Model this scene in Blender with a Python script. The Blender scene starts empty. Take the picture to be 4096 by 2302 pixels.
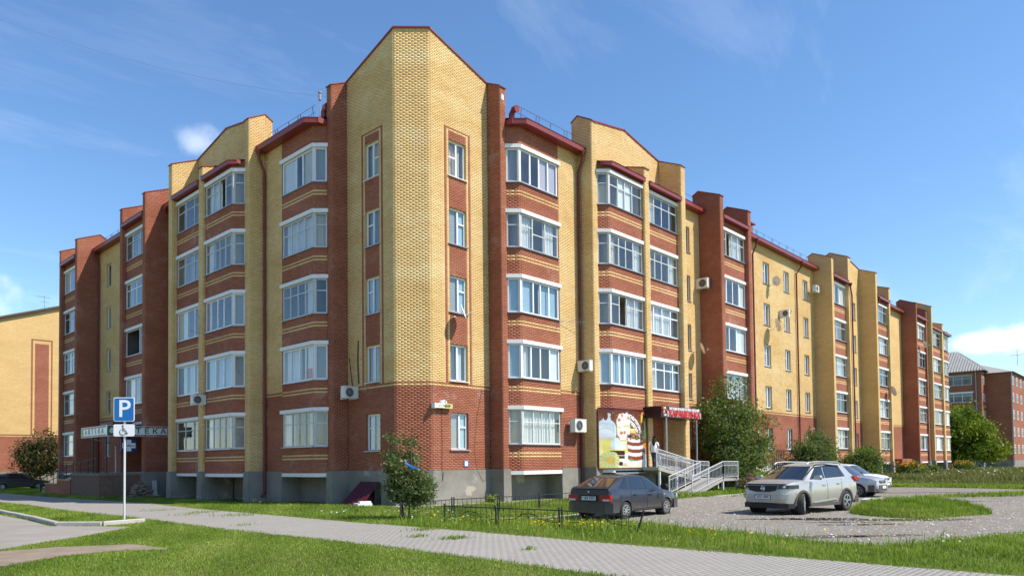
import bpy, bmesh, math, random
import numpy as np
from mathutils import Vector, Matrix
random.seed(7); RNG = np.random.default_rng(11)
SC = bpy.context.scene
COL = SC.collection
R = math.radians

# ------------------------------------------------------------------ camera
F_PX, YAW, PITCH, ROLL, CY = 2890.18, 0.750755, 0.0312494, -0.0114641, 1758.75
CAM = np.array([-19.076, -23.4593, 1.76])
def cam_axes():
    d = np.array([math.cos(YAW)*math.cos(PITCH), math.sin(YAW)*math.cos(PITCH), math.sin(PITCH)])
    r = np.array([math.sin(YAW), -math.cos(YAW), 0.0]); u = np.cross(r, d)
    c, s = math.cos(ROLL), math.sin(ROLL)
    return c*r+s*u, -s*r+c*u, d
AX_R, AX_U, AX_D = cam_axes()
cd = bpy.data.cameras.new('camera'); cam = bpy.data.objects.new('camera', cd); COL.objects.link(cam)
cd.sensor_fit = 'HORIZONTAL'; cd.sensor_width = 36.0; cd.lens = F_PX*36.0/4096
cd.shift_y = (CY-1151.0)/4096; cd.clip_start = 0.1; cd.clip_end = 3000
m = Matrix.Identity(4)
for i in range(3):
    m[i][0], m[i][1], m[i][2], m[i][3] = AX_R[i], AX_U[i], -AX_D[i], CAM[i]
cam.matrix_world = m
SC.camera = cam
# turning photo pixels (4096 wide) into points: a pixel gives a direction, the plane it lies on gives the distance
def ray(px, py): return AX_D*F_PX + AX_R*(px-2048) - AX_U*(py-CY)
def on_ground(px, py, z=0.0):
    r = ray(px, py); t = (z-CAM[2])/r[2]; p = CAM+t*r; return (p[0], p[1])
def on_y(px, py, y):
    r = ray(px, py); t = (y-CAM[1])/r[1]; p = CAM+t*r; return (p[0], p[2])
def on_x(px, py, x):
    r = ray(px, py); t = (x-CAM[0])/r[0]; p = CAM+t*r; return (p[1], p[2])

# ------------------------------------------------------------------ light: sky, sun, exposure
SUN_EL = R(50.0)
SUN_TO = np.array([0.434, -0.901])                 # horizontal direction towards the sun
SUN_AZ = math.atan2(SUN_TO[0], SUN_TO[1])          # clockwise from +Y
world = bpy.data.worlds.new('World'); SC.world = world; world.use_nodes = True
def build_world():
    nt = world.node_tree; N = nt.nodes; L = nt.links; N.clear()
    out = N.new('ShaderNodeOutputWorld'); bg = N.new('ShaderNodeBackground'); L.new(bg.outputs[0], out.inputs[0])
    sky = N.new('ShaderNodeTexSky'); sky.sky_type = 'NISHITA'; sky.sun_disc = False
    sky.sun_elevation = SUN_EL; sky.sun_rotation = SUN_AZ
    sky.air_density = 1.0; sky.dust_density = 0.15; sky.ozone_density = 3.2; sky.altitude = 100
    bg.inputs[1].default_value = 0.128
    tc = N.new('ShaderNodeTexCoord')
    # thin high cloud: noise on the sky vault flattened towards the horizon
    sep = N.new('ShaderNodeSeparateXYZ'); L.new(tc.outputs['Generated'], sep.inputs[0])
    mx = N.new('ShaderNodeMath'); mx.operation = 'MAXIMUM'; L.new(sep.outputs[2], mx.inputs[0]); mx.inputs[1].default_value = 0.03
    ad = N.new('ShaderNodeMath'); ad.operation = 'ADD'; L.new(mx.outputs[0], ad.inputs[0]); ad.inputs[1].default_value = 0.12
    dv = N.new('ShaderNodeVectorMath'); dv.operation = 'DIVIDE'; L.new(tc.outputs['Generated'], dv.inputs[0])
    cmb = N.new('ShaderNodeCombineXYZ')
    for i in range(3): L.new(ad.outputs[0], cmb.inputs[i])
    L.new(cmb.outputs[0], dv.inputs[1])
    mp = N.new('ShaderNodeMapping'); L.new(dv.outputs[0], mp.inputs[0])
    mp.inputs['Rotation'].default_value = (0, 0, R(-62)); mp.inputs['Scale'].default_value = (0.8, 2.0, 0.6); mp.inputs['Location'].default_value = (1.9, .35, 0.3)
    n1 = N.new('ShaderNodeTexNoise'); n1.inputs['Scale'].default_value = 1.35; n1.inputs['Detail'].default_value = 9; n1.inputs['Roughness'].default_value = 0.62; n1.inputs['Distortion'].default_value = 0.5
    L.new(mp.outputs[0], n1.inputs['Vector'])
    rmp = N.new('ShaderNodeValToRGB'); rmp.color_ramp.elements[0].position = 0.53; rmp.color_ramp.elements[1].position = 0.95
    rmp.color_ramp.elements[0].color = (0, 0, 0, 1); rmp.color_ramp.elements[1].color = (0.20, 0.20, 0.20, 1)
    L.new(n1.outputs['Fac'], rmp.inputs[0])
    fac = rmp.outputs[0]
    # two small heaped clouds
    n2 = N.new('ShaderNodeTexNoise'); n2.inputs['Scale'].default_value = 13; n2.inputs['Detail'].default_value = 8; n2.inputs['Roughness'].default_value = 0.6
    L.new(tc.outputs['Generated'], n2.inputs['Vector'])
    def puff(px, py, rx, rz, amt, prev):
        d = ray(px, py); d = d/np.linalg.norm(d)
        side = np.array([AX_R[0], AX_R[1], 0.0])
        sub = N.new('ShaderNodeVectorMath'); sub.operation = 'SUBTRACT'; L.new(tc.outputs['Generated'], sub.inputs[0]); sub.inputs[1].default_value = tuple(d)
        a = N.new('ShaderNodeVectorMath'); a.operation = 'DOT_PRODUCT'; L.new(sub.outputs[0], a.inputs[0]); a.inputs[1].default_value = tuple(side/rx)
        b = N.new('ShaderNodeSeparateXYZ'); L.new(sub.outputs[0], b.inputs[0])
        c = N.new('ShaderNodeMath'); c.operation = 'DIVIDE'; L.new(b.outputs[2], c.inputs[0]); c.inputs[1].default_value = rz
        e = N.new('ShaderNodeVectorMath'); e.operation = 'DOT_PRODUCT'; L.new(sub.outputs[0], e.inputs[0]); e.inputs[1].default_value = tuple(d/0.08)
        cv = N.new('ShaderNodeCombineXYZ'); L.new(a.outputs['Value'], cv.inputs[0]); L.new(c.outputs[0], cv.inputs[1]); L.new(e.outputs['Value'], cv.inputs[2])
        ln = N.new('ShaderNodeVectorMath'); ln.operation = 'LENGTH'; L.new(cv.outputs[0], ln.inputs[0])
        nn = N.new('ShaderNodeMath'); nn.operation = 'MULTIPLY_ADD'; L.new(n2.outputs['Fac'], nn.inputs[0]); nn.inputs[1].default_value = -2.6; nn.inputs[2].default_value = 1.3
        sm = N.new('ShaderNodeMath'); sm.operation = 'ADD'; L.new(ln.outputs['Value'], sm.inputs[0]); L.new(nn.outputs[0], sm.inputs[1])
        mr = N.new('ShaderNodeMapRange'); mr.interpolation_type = 'SMOOTHSTEP'; L.new(sm.outputs[0], mr.inputs[0])
        mr.inputs[1].default_value = 1.25; mr.inputs[2].default_value = 0.15; mr.inputs[3].default_value = 0.0; mr.inputs[4].default_value = amt
        mxx = N.new('ShaderNodeMath'); mxx.operation = 'MAXIMUM'; L.new(prev, mxx.inputs[0]); L.new(mr.outputs[0], mxx.inputs[1])
        return mxx.outputs[0]
    fac = puff(790, 575, 0.026, 0.018, 0.34, fac)
    fac = puff(3990, 1365, 0.040, 0.011, 0.75, fac)
    fac = puff(4240, 1350, 0.05, 0.018, 0.8, fac)
    fac = puff(-900, 1100, 0.13, 0.03, 0.7, fac)
    fac = puff(5600, 1150, 0.16, 0.04, 0.8, fac)
    mix = N.new('ShaderNodeMix'); mix.data_type = 'RGBA'
    hs = N.new('ShaderNodeHueSaturation'); hs.inputs['Saturation'].default_value = 1.12; hs.inputs['Value'].default_value = 1.08; L.new(sky.outputs[0], hs.inputs['Color'])
    L.new(fac, mix.inputs[0]); L.new(hs.outputs[0], mix.inputs[6]); mix.inputs[7].default_value = (8.3, 8.5, 8.9, 1)
    L.new(mix.outputs[2], bg.inputs[0])
build_world()
sd = bpy.data.lights.new('sun', 'SUN'); sun = bpy.data.objects.new('sun', sd); COL.objects.link(sun)
sd.energy = 4.15; sd.angle = R(0.53); sd.color = (1.0, 0.93, 0.82)
to_sun = Vector((SUN_TO[0]*math.cos(SUN_EL), SUN_TO[1]*math.cos(SUN_EL), math.sin(SUN_EL)))
sun.rotation_euler = to_sun.to_track_quat('Z', 'Y').to_euler()
sun.location = to_sun*80
SC.view_settings.view_transform = 'Standard'; SC.view_settings.look = 'None'
SC.view_settings.exposure = 0.62; SC.view_settings.gamma = 1.0
SC.render.engine = 'CYCLES'
SC.cycles.max_bounces = 7; SC.cycles.transparent_max_bounces = 14

# ------------------------------------------------------------------ materials
MATS = {}
class NT:
    def __init__(s, name):
        s.m = bpy.data.materials.new(name); s.m.use_nodes = True; s.t = s.m.node_tree; s.N = s.t.nodes; s.L = s.t.links
        s.b = s.N['Principled BSDF']; s.out = s.N['Material Output']; s._tc = None
    def n(s, t, **kw):
        x = s.N.new(t)
        for k, v in kw.items(): setattr(x, k, v)
        return x
    def tc(s, w='Object'):
        if not s._tc: s._tc = s.n('ShaderNodeTexCoord')
        return s._tc.outputs[w]
    def noise(s, scale, detail=4, rough=0.55, vec=None, mapscale=None):
        x = s.n('ShaderNodeTexNoise'); x.inputs['Scale'].default_value = scale; x.inputs['Detail'].default_value = detail; x.inputs['Roughness'].default_value = rough
        v = vec or s.tc()
        if mapscale:
            mp = s.n('ShaderNodeMapping'); mp.inputs['Scale'].default_value = mapscale; s.L.new(v, mp.inputs[0]); v = mp.outputs[0]
        s.L.new(v, x.inputs['Vector']); return x.outputs['Fac']
    def ramp(s, fac, stops):
        r = s.n('ShaderNodeValToRGB'); e = r.color_ramp.elements
        while len(e) < len(stops): e.new(0.5)
        for el, (p, c) in zip(e, stops): el.position = p; el.color = (c[0], c[1], c[2], 1)
        s.L.new(fac, r.inputs[0]); return r.outputs[0]
    def mr(s, fac, a, b, c, d):
        x = s.n('ShaderNodeMapRange'); s.L.new(fac, x.inputs[0])
        for i, v in enumerate((a, b, c, d)): x.inputs[i+1].default_value = v
        return x.outputs[0]
    def mix(s, fac, a, b, mode='MIX'):
        x = s.n('ShaderNodeMix', data_type='RGBA', blend_type=mode)
        for sock, v in ((0, fac), (6, a), (7, b)):
            if hasattr(v, 'links') or hasattr(v, 'is_linked'): s.L.new(v, x.inputs[sock])
            elif sock == 0: x.inputs[0].default_value = v
            else: x.inputs[sock].default_value = (v[0], v[1], v[2], 1)
        return x.outputs[2]
    def math(s, op, a, b=0.0):
        x = s.n('ShaderNodeMath', operation=op)
        for i, v in enumerate((a, b)):
            if hasattr(v, 'is_linked'): s.L.new(v, x.inputs[i])
            else: x.inputs[i].default_value = v
        return x.outputs[0]
    def attr(s, name, w='Fac'):
        x = s.n('ShaderNodeAttribute', attribute_name=name); return x.outputs[w]
    def bump(s, h, st=0.3, dist=0.02):
        x = s.n('ShaderNodeBump'); x.inputs['Strength'].default_value = st; x.inputs['Distance'].default_value = dist
        s.L.new(h, x.inputs['Height']); s.L.new(x.outputs[0], s.b.inputs['Normal'])
    def color(s, c):
        if hasattr(c, 'is_linked'): s.L.new(c, s.b.inputs['Base Color'])
        else: s.b.inputs['Base Color'].default_value = (c[0], c[1], c[2], 1)
    def p(s, rough=None, metal=None, spec=None, coat=None):
        for k, v in (('Roughness', rough), ('Metallic', metal), ('Specular IOR Level', spec), ('Coat Weight', coat)):
            if v is not None: s.b.inputs[k].default_value = v
def reg(nt, key): MATS[key] = nt.m; return nt.m
def simple(key, col, rough=0.6, metal=0.0, var=0.12, scale=6.0, bump=0.0, spec=0.4, coat=None):
    t = NT(key); f = t.noise(scale, 5, 0.6)
    t.color(t.mix(f, [c*(1-var) for c in col], [min(1, c*(1+var)) for c in col]))
    t.p(rough, metal, spec, coat)
    if bump: t.bump(t.noise(scale*6, 4), bump, 0.01)
    return reg(t, key)
def M(k): return MATS[k]

def brick_mat(key, c0, c1, c2, bloom):
    t = NT(key)
    tint = t.attr('tint'); big = t.noise(0.33, 3, 0.6, mapscale=(1, 1, 2.6)); fine = t.noise(34, 4, 0.6)
    oi = t.n('ShaderNodeObjectInfo')
    a = t.math('ADD', t.math('MULTIPLY', tint, 0.30), t.math('MULTIPLY', big, 0.88))
    a = t.math('ADD', a, t.math('MULTIPLY', fine, 0.16)); a = t.math('ADD', a, t.math('MULTIPLY', oi.outputs['Random'], 0.0))
    col = t.ramp(a, [(0.22, c0), (0.62, c1), (1.05, c2)])
    bl = t.noise(0.55, 6, 0.72)
    col = t.mix(t.mr(bl, 0.58, 0.76, 0.0, bloom), col, (0.62, 0.55, 0.48))
    stain = t.noise(1.3, 6, 0.7, mapscale=(1, 1, 0.22))
    col = t.mix(t.mr(stain, 0.58, 0.82, 0.0, 0.30), col, (0.10, 0.075, 0.055))
    t.color(col); t.p(0.82, 0, 0.25); t.bump(fine, 0.35, 0.006)
    return reg(t, key)
brick_mat('brick_yellow', (0.53, 0.315, 0.115), (0.70, 0.465, 0.195), (0.80, 0.62, 0.33), 0.35)
brick_mat('brick_red', (0.225, 0.070, 0.038), (0.335, 0.113, 0.064), (0.44, 0.175, 0.105), 0.5)
simple('mortar_dark', (0.60, 0.405, 0.175), 0.95, var=0.3, scale=3, bump=0.2)
simple('mortar_pale', (0.36, 0.16, 0.105), 0.95, var=0.35, scale=2, bump=0.2)

def brick_tex(key, c1, c2, mortar, scale=1.0):
    t = NT(key); b = t.n('ShaderNodeTexBrick'); uv = t.tc('UV')
    t.L.new(uv, b.inputs['Vector']); b.inputs['Scale'].default_value = 1.0
    b.inputs['Brick Width'].default_value = 0.26; b.inputs['Row Height'].default_value = 0.0758; b.inputs['Mortar Size'].default_value = 0.006
    b.inputs['Color1'].default_value = (*c1, 1); b.inputs['Color2'].default_value = (*c2, 1); b.inputs['Mortar'].default_value = (*mortar, 1)
    big = t.noise(0.35, 4, 0.6, mapscale=(1, 1, 2.4))
    col = t.mix(t.mr(big, 0.3, 0.7, 0, 0.55), b.outputs['Color'], [c*0.72 for c in c1], 'MIX')
    t.color(col); t.p(0.85, 0, 0.2); t.bump(t.math('SUBTRACT', 1.0, b.outputs['Fac']), 0.4, 0.008)
    return reg(t, key)
brick_tex('brick_yellow_far', (0.66, 0.435, 0.18), (0.74, 0.52, 0.245), (0.44, 0.28, 0.12))
brick_tex('brick_red_far', (0.30, 0.098, 0.054), (0.37, 0.135, 0.080), (0.36, 0.21, 0.155))

def render_mat():
    t = NT('plinth_render'); a = t.noise(0.8, 6, 0.65); b = t.noise(60, 3, 0.7); c = t.noise(0.5, 8, 0.7)
    col = t.ramp(a, [(0.3, (0.20, 0.185, 0.16)), (0.6, (0.31, 0.29, 0.25))])
    col = t.mix(t.mr(b, 0.35, 0.7, 0, 0.45), col, (0.14, 0.13, 0.115))
    col = t.mix(t.mr(c, 0.62, 0.66, 0, 0.8), col, (0.46, 0.41, 0.33))
    t.color(col); t.p(0.95, 0, 0.15); t.bump(b, 0.9, 0.015); reg(t, 'plinth')
render_mat()
def painted(key, col, dirt, amt, rough=0.6, sc=5.0):
    t = NT(key); a = t.noise(sc, 7, 0.72); b = t.noise(40, 3)
    c = t.mix(t.mr(a, 0.52, 0.72, 0, amt), col, dirt); c = t.mix(t.mr(b, 0.3, 0.9, 0, 0.12), c, dirt)
    t.color(c); t.p(rough, 0, 0.35); t.bump(a, 0.15, 0.01); return reg(t, key)
painted('white_paint', (0.80, 0.79, 0.77), (0.36, 0.33, 0.29), 0.4)
painted('pvc_white', (0.82, 0.83, 0.84), (0.55, 0.55, 0.53), 0.25, 0.3, 2.0)
painted('wood_white', (0.66, 0.67, 0.66), (0.27, 0.26, 0.23), 0.75, 0.7, 9.0)
simple('sill_metal', (0.40, 0.43, 0.46), 0.35, 0.6, 0.15, 3)
simple('roof_red', (0.235, 0.040, 0.036), 0.38, 0.0, 0.25, 2.0, spec=0.5)
simple('pipe_red', (0.165, 0.022, 0.020), 0.4, 0.0, 0.25, 2.0)
simple('metal_grey', (0.30, 0.31, 0.32), 0.4, 0.7, 0.2, 5)
simple('metal_dark', (0.045, 0.043, 0.04), 0.55, 0.3, 0.4, 7)
simple('rail_red', (0.12, 0.03, 0.03), 0.6, 0.2, 0.3, 8)
simple('white_rail', (0.56, 0.57, 0.58), 0.45, 0.0, 0.1, 9)
simple('zinc_post', (0.36, 0.38, 0.40), 0.4, 0.7, 0.2, 6)
simple('dish_white', (0.74, 0.74, 0.72), 0.4, 0.0, 0.06, 4)
simple('plastic_grey', (0.34, 0.34, 0.33), 0.6, 0.0, 0.1, 4)
simple('plastic_black', (0.018, 0.018, 0.019), 0.5, 0.0, 0.3, 6)
simple('ac_white', (0.66, 0.65, 0.61), 0.45, 0.0, 0.08, 3)
simple('room_wall', (0.46, 0.42, 0.36), 0.9, 0.0, 0.2, 1.2)
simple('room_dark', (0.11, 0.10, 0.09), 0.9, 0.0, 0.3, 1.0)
simple('curtain_white', (0.74, 0.74, 0.72), 0.9, 0.0, 0.06, 2)
simple('curtain_cream', (0.60, 0.54, 0.43), 0.9, 0.0, 0.10, 2)
simple('curtain_blue', (0.38, 0.52, 0.62), 0.9, 0.0, 0.10, 2)
simple('curtain_lilac', (0.50, 0.44, 0.52), 0.9, 0.0, 0.08, 2)
simple('curtain_grey', (0.32, 0.33, 0.34), 0.9, 0.0, 0.12, 2)
simple('curtain_green', (0.30, 0.34, 0.22), 0.9, 0.0, 0.15, 2)
simple('board_pale', (0.62, 0.55, 0.43), 0.8, 0.0, 0.2, 3)
simple('print_red', (0.60, 0.035, 0.03), 0.6)
simple('print_green', (0.05, 0.25, 0.06), 0.6)
simple('old_brick', (0.17, 0.105, 0.075), 0.95, 0.0, 0.45, 5, 0.7)
simple('rubble', (0.24, 0.175, 0.14), 0.95, 0.0, 0.4, 9, 0.5)
simple('concrete', (0.36, 0.34, 0.30), 0.9, 0.0, 0.25, 3, 0.4)
simple('concrete_pale', (0.47, 0.44, 0.38), 0.9, 0.0, 0.22, 3, 0.4)
simple('bark', (0.13, 0.10, 0.075), 0.95, 0.0, 0.4, 8, 0.6)
simple('skin', (0.50, 0.30, 0.22), 0.55)
simple('hair_black', (0.012, 0.010, 0.010), 0.45)
simple('cloth_white', (0.72, 0.72, 0.73), 0.9, var=0.06)
simple('denim', (0.045, 0.065, 0.13), 0.9, var=0.25, scale=14)
simple('bag_grey', (0.45, 0.47, 0.52), 0.6, var=0.3, scale=10)
simple('sign_blue', (0.010, 0.155, 0.46), 0.35, var=0.05)
simple('sign_white', (0.84, 0.85, 0.86), 0.35, var=0.05)
simple('sign_black', (0.015, 0.015, 0.015), 0.5)
simple('sign_green', (0.012, 0.21, 0.06), 0.4, var=0.06)
simple('sign_maroon', (0.26, 0.02, 0.035), 0.4, var=0.1)
simple('sign_brown', (0.028, 0.012, 0.010), 0.35, var=0.2)
simple('sign_red', (0.55, 0.010, 0.018), 0.35, var=0.08)
simple('sign_cream', (0.56, 0.48, 0.20), 0.5, var=0.08)
simple('sign_yellow', (0.72, 0.50, 0.03), 0.45, var=0.08)
simple('sign_orange', (0.70, 0.22, 0.03), 0.45, var=0.08)
simple('sign_purple', (0.16, 0.06, 0.30), 0.45, var=0.08)
simple('tile_blue', (0.02, 0.03, 0.17), 0.4, var=0.1)
simple('tarp_blue', (0.015, 0.12, 0.45), 0.5)
simple('sheet_maroon', (0.085, 0.008, 0.014), 0.4, 0.0, 0.25, 2.5)
def glass_mat():
    t = NT('window_glass'); t.N.remove(t.b)
    tr = t.n('ShaderNodeBsdfTransparent'); tr.inputs[0].default_value = (0.93, 0.95, 0.95, 1)
    gl = t.n('ShaderNodeBsdfGlossy'); gl.inputs['Roughness'].default_value = 0.015; gl.inputs[0].default_value = (0.95, 0.97, 1, 1)
    nz = t.noise(1.7, 2, 0.5); bp = t.n('ShaderNodeBump'); bp.inputs['Strength'].default_value = 0.06; bp.inputs['Distance'].default_value = 0.05
    t.L.new(nz, bp.inputs['Height']); t.L.new(bp.outputs[0], gl.inputs['Normal'])
    fr = t.n('ShaderNodeFresnel'); fr.inputs[0].default_value = 1.55
    f2 = t.mr(fr.outputs[0], 0.0, 1.0, 0.05, 1.0)
    gm = t.n('ShaderNodeNewGeometry'); f2 = t.math('MULTIPLY', f2, t.math('SUBTRACT', 1.0, gm.outputs['Backfacing']))
    ms = t.n('ShaderNodeMixShader'); t.L.new(f2, ms.inputs[0]); t.L.new(tr.outputs[0], ms.inputs[1]); t.L.new(gl.outputs[0], ms.inputs[2])
    t.L.new(ms.outputs[0], t.out.inputs[0]); reg(t, 'glass')
glass_mat()
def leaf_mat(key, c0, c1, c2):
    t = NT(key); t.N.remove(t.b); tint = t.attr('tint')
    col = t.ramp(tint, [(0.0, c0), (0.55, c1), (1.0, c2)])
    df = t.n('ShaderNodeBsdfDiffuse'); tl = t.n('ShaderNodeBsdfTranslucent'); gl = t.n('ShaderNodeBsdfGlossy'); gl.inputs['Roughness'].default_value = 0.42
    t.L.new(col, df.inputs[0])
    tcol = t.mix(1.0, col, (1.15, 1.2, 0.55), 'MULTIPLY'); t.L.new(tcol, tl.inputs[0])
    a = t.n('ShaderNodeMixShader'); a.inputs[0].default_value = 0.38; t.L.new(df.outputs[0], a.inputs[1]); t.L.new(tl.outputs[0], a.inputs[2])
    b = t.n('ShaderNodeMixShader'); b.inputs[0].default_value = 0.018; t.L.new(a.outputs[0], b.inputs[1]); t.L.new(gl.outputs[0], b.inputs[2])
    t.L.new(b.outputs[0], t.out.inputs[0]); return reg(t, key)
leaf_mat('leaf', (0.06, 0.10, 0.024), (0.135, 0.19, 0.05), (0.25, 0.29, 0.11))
leaf_mat('leaf_silver', (0.06, 0.095, 0.028), (0.13, 0.175, 0.06), (0.25, 0.28, 0.13))
leaf_mat('leaf_maple', (0.055, 0.10, 0.014), (0.125, 0.19, 0.022), (0.27, 0.30, 0.03))
leaf_mat('leaf_dark', (0.025, 0.034, 0.012), (0.05, 0.062, 0.02), (0.11, 0.095, 0.035))
leaf_mat('grass', (0.10, 0.165, 0.018), (0.20, 0.295, 0.034), (0.36, 0.41, 0.095))
leaf_mat('grass_dry', (0.085, 0.105, 0.035), (0.165, 0.175, 0.065), (0.30, 0.27, 0.13))
leaf_mat('petal_yellow', (0.60, 0.36, 0.01), (0.75, 0.50, 0.01), (0.85, 0.62, 0.03))
leaf_mat('petal_orange', (0.55, 0.20, 0.01), (0.72, 0.30, 0.01), (0.80, 0.42, 0.02))
leaf_mat('petal_white', (0.60, 0.60, 0.56), (0.75, 0.75, 0.72), (0.85, 0.85, 0.82))
leaf_mat('petal_pink', (0.30, 0.05, 0.25), (0.45, 0.10, 0.35), (0.6, 0.2, 0.5))
leaf_mat('berry_red', (0.45, 0.02, 0.01), (0.62, 0.05, 0.02), (0.72, 0.10, 0.03))
# ------------------------------------------------------------------ mesh helpers
def ident(x, y, z): return (x, y, z)
class MB:
    def __init__(s, T=None, flip=False):
        s.v = []; s.f = []; s.mi = []; s.uv = []; s.T = T or ident; s.flip = flip; s.has_uv = False
    def add(s, vs, fs, mi=0, uvs=None):
        o = len(s.v); s.v += [s.T(*p) for p in vs]
        for k, f in enumerate(fs):
            f = [i+o for i in f]; u = uvs[k] if uvs else None
            if s.flip: f = f[::-1]; u = u[::-1] if u else None
            s.f.append(f); s.mi.append(mi); s.uv.append(u)
            if u: s.has_uv = True
    def quad(s, a, b, c, d, mi=0, uv=None): s.add([a, b, c, d], [(0, 1, 2, 3)], mi, [uv] if uv else None)
    def box(s, x0, x1, y0, y1, z0, z1, mi=0):
        if x0 > x1: x0, x1 = x1, x0
        if y0 > y1: y0, y1 = y1, y0
        if z0 > z1: z0, z1 = z1, z0
        v = [(x, y, z) for z in (z0, z1) for x, y in ((x0, y0), (x1, y0), (x1, y1), (x0, y1))]
        s.add(v, [(3, 2, 1, 0), (4, 5, 6, 7), (0, 1, 5, 4), (1, 2, 6, 5), (2, 3, 7, 6), (3, 0, 4, 7)], mi)
    def prism(s, poly, h0, h1, axes='xyz', mi=0):
        # poly in the plane of the first two axes, extruded along the third
        n = len(poly); idx = {'x': 0, 'y': 1, 'z': 2}; ii = [idx[a] for a in axes]
        def P(a, b, c):
            q = [0, 0, 0]; q[ii[0]] = a; q[ii[1]] = b; q[ii[2]] = c; return tuple(q)
        v = [P(a, b, h0) for a, b in poly]+[P(a, b, h1) for a, b in poly]
        area = sum(poly[i][0]*poly[(i+1) % n][1]-poly[(i+1) % n][0]*poly[i][1] for i in range(n))
        par = 1 if axes in ('xyz', 'yzx', 'zxy') else -1
        rev = (area*par < 0) != (h1 < h0)
        fs = [tuple(range(n-1, -1, -1)), tuple(range(n, 2*n))]+[(i, (i+1) % n, n+(i+1) % n, n+i) for i in range(n)]
        if rev: fs = [tuple(reversed(f)) for f in fs]
        s.add(v, fs, mi)
    def ring(s, c, ax, r, n, up=None):
        ax = Vector(ax).normalized(); up = Vector(up) if up else (Vector((0, 0, 1)) if abs(ax.z) < 0.9 else Vector((1, 0, 0)))
        a = ax.cross(up).normalized(); b = ax.cross(a).normalized()
        return [tuple(Vector(c)+a*(r*math.cos(2*math.pi*k/n))+b*(r*math.sin(2*math.pi*k/n))) for k in range(n)]
    def tube(s, pts, r, n=6, mi=0, cap=True):
        rs = r if isinstance(r, (list, tuple)) else [r]*len(pts)
        vs = []; fs = []
        for i, p in enumerate(pts):
            d = Vector(pts[min(i+1, len(pts)-1)])-Vector(pts[max(i-1, 0)])
            if d.length < 1e-9: d = Vector((0, 0, 1))
            vs += s.ring(p, d, rs[i], n)
        for i in range(len(pts)-1):
            for k in range(n):
                a = i*n+k; b = i*n+(k+1) % n
                fs.append((a, b, b+n, a+n))
        if cap: fs.append(tuple(range(n-1, -1, -1))); fs.append(tuple(range((len(pts)-1)*n, len(pts)*n)))
        s.add(vs, fs, mi)
    def bar(s, a, b, w, h=None, mi=0):
        h = h or w; a = Vector(a); b = Vector(b); d = (b-a).normalized()
        up = Vector((0, 0, 1)) if abs(d.z) < 0.95 else Vector((0, 1, 0))
        x = d.cross(up).normalized()*w/2; y = x.cross(d).normalized()*h/2
        vs = [tuple(p+i*x+j*y) for p in (a, b) for i, j in ((-1, -1), (1, -1), (1, 1), (-1, 1))]
        s.add(vs, [(0, 1, 2, 3), (7, 6, 5, 4), (0, 4, 5, 1), (1, 5, 6, 2), (2, 6, 7, 3), (3, 7, 4, 0)], mi)
    def lathe(s, prof, c, ax, n=16, mi=0, up=None, close=False):
        # prof: (radius, offset along ax)
        ax = Vector(ax).normalized(); vs = []; fs = []
        for r, o in prof: vs += s.ring(Vector(c)+ax*o, ax, max(r, 1e-4), n, up)
        for i in range(len(prof)-1):
            for k in range(n):
                a = i*n+k; b = i*n+(k+1) % n; fs.append((a, b, b+n, a+n))
        if close: fs.append(tuple(range(n-1, -1, -1))); fs.append(tuple(range((len(prof)-1)*n, len(prof)*n)))
        s.add(vs, fs, mi)
    def mesh(s, name, mats, smooth=False, sharp=40, fix=False):
        me = bpy.data.meshes.new(name); me.from_pydata(s.v, [], s.f)
        for k in (mats if isinstance(mats, (list, tuple)) else [mats]): me.materials.append(MATS[k])
        if len(me.materials) > 1: me.polygons.foreach_set('material_index', s.mi)
        if s.has_uv:
            uvl = me.uv_layers.new(name='UVMap'); flat = []
            for f, u in zip(s.f, s.uv): flat += [c for q in (u or [(0, 0)]*len(f)) for c in q]
            uvl.data.foreach_set('uv', flat)
        if fix:
            bm = bmesh.new(); bm.from_mesh(me); bmesh.ops.recalc_face_normals(bm, faces=bm.faces); bm.to_mesh(me); bm.free()
        if smooth:
            me.polygons.foreach_set('use_smooth', [True]*len(me.polygons)); me.set_sharp_from_angle(angle=R(sharp))
        me.update(); return me
    def build(s, name, mats, parent=None, **kw): return link(name, s.mesh(name, mats, **kw), parent)
def link(name, me, parent=None, loc=None, rotz=None):
    o = bpy.data.objects.new(name, me); COL.objects.link(o)
    if parent: o.parent = parent
    if loc: o.location = loc
    if rotz is not None: o.rotation_euler = (0, 0, rotz)
    return o
def tag(o, label, cat, group=None):
    o['label'] = label; o['category'] = cat
    if group: o['group'] = group
    return o
def empty(name, label=None, cat=None, loc=(0, 0, 0), rotz=0.0, group=None):
    o = bpy.data.objects.new(name, None); COL.objects.link(o); o.location = loc; o.rotation_euler = (0, 0, rotz); o.empty_display_size = 0.3
    if label: tag(o, label, cat, group)
    return o
def kind(o, k): o['kind'] = k; return o
def np_mesh(name, V, Fq, mats, mi=None, tint=None, nper=4, smooth=False):
    me = bpy.data.meshes.new(name); V = np.asarray(V, np.float32); Fq = np.asarray(Fq, np.int32)
    me.vertices.add(len(V)); me.vertices.foreach_set('co', V.ravel())
    nf = len(Fq); me.loops.add(nf*nper); me.loops.foreach_set('vertex_index', Fq.ravel())
    me.polygons.add(nf); me.polygons.foreach_set('loop_start', np.arange(nf, dtype=np.int32)*nper)
    for k in (mats if isinstance(mats, (list, tuple)) else [mats]): me.materials.append(MATS[k])
    if mi is not None: me.polygons.foreach_set('material_index', np.asarray(mi, np.int32))
    me.update(calc_edges=True)
    if tint is not None:
        a = me.attributes.new('tint', 'FLOAT', 'FACE'); a.data.foreach_set('value', np.asarray(tint, np.float32))
    if smooth: me.polygons.foreach_set('use_smooth', np.ones(nf, bool))
    me.validate(); return me
FONT = None
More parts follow.
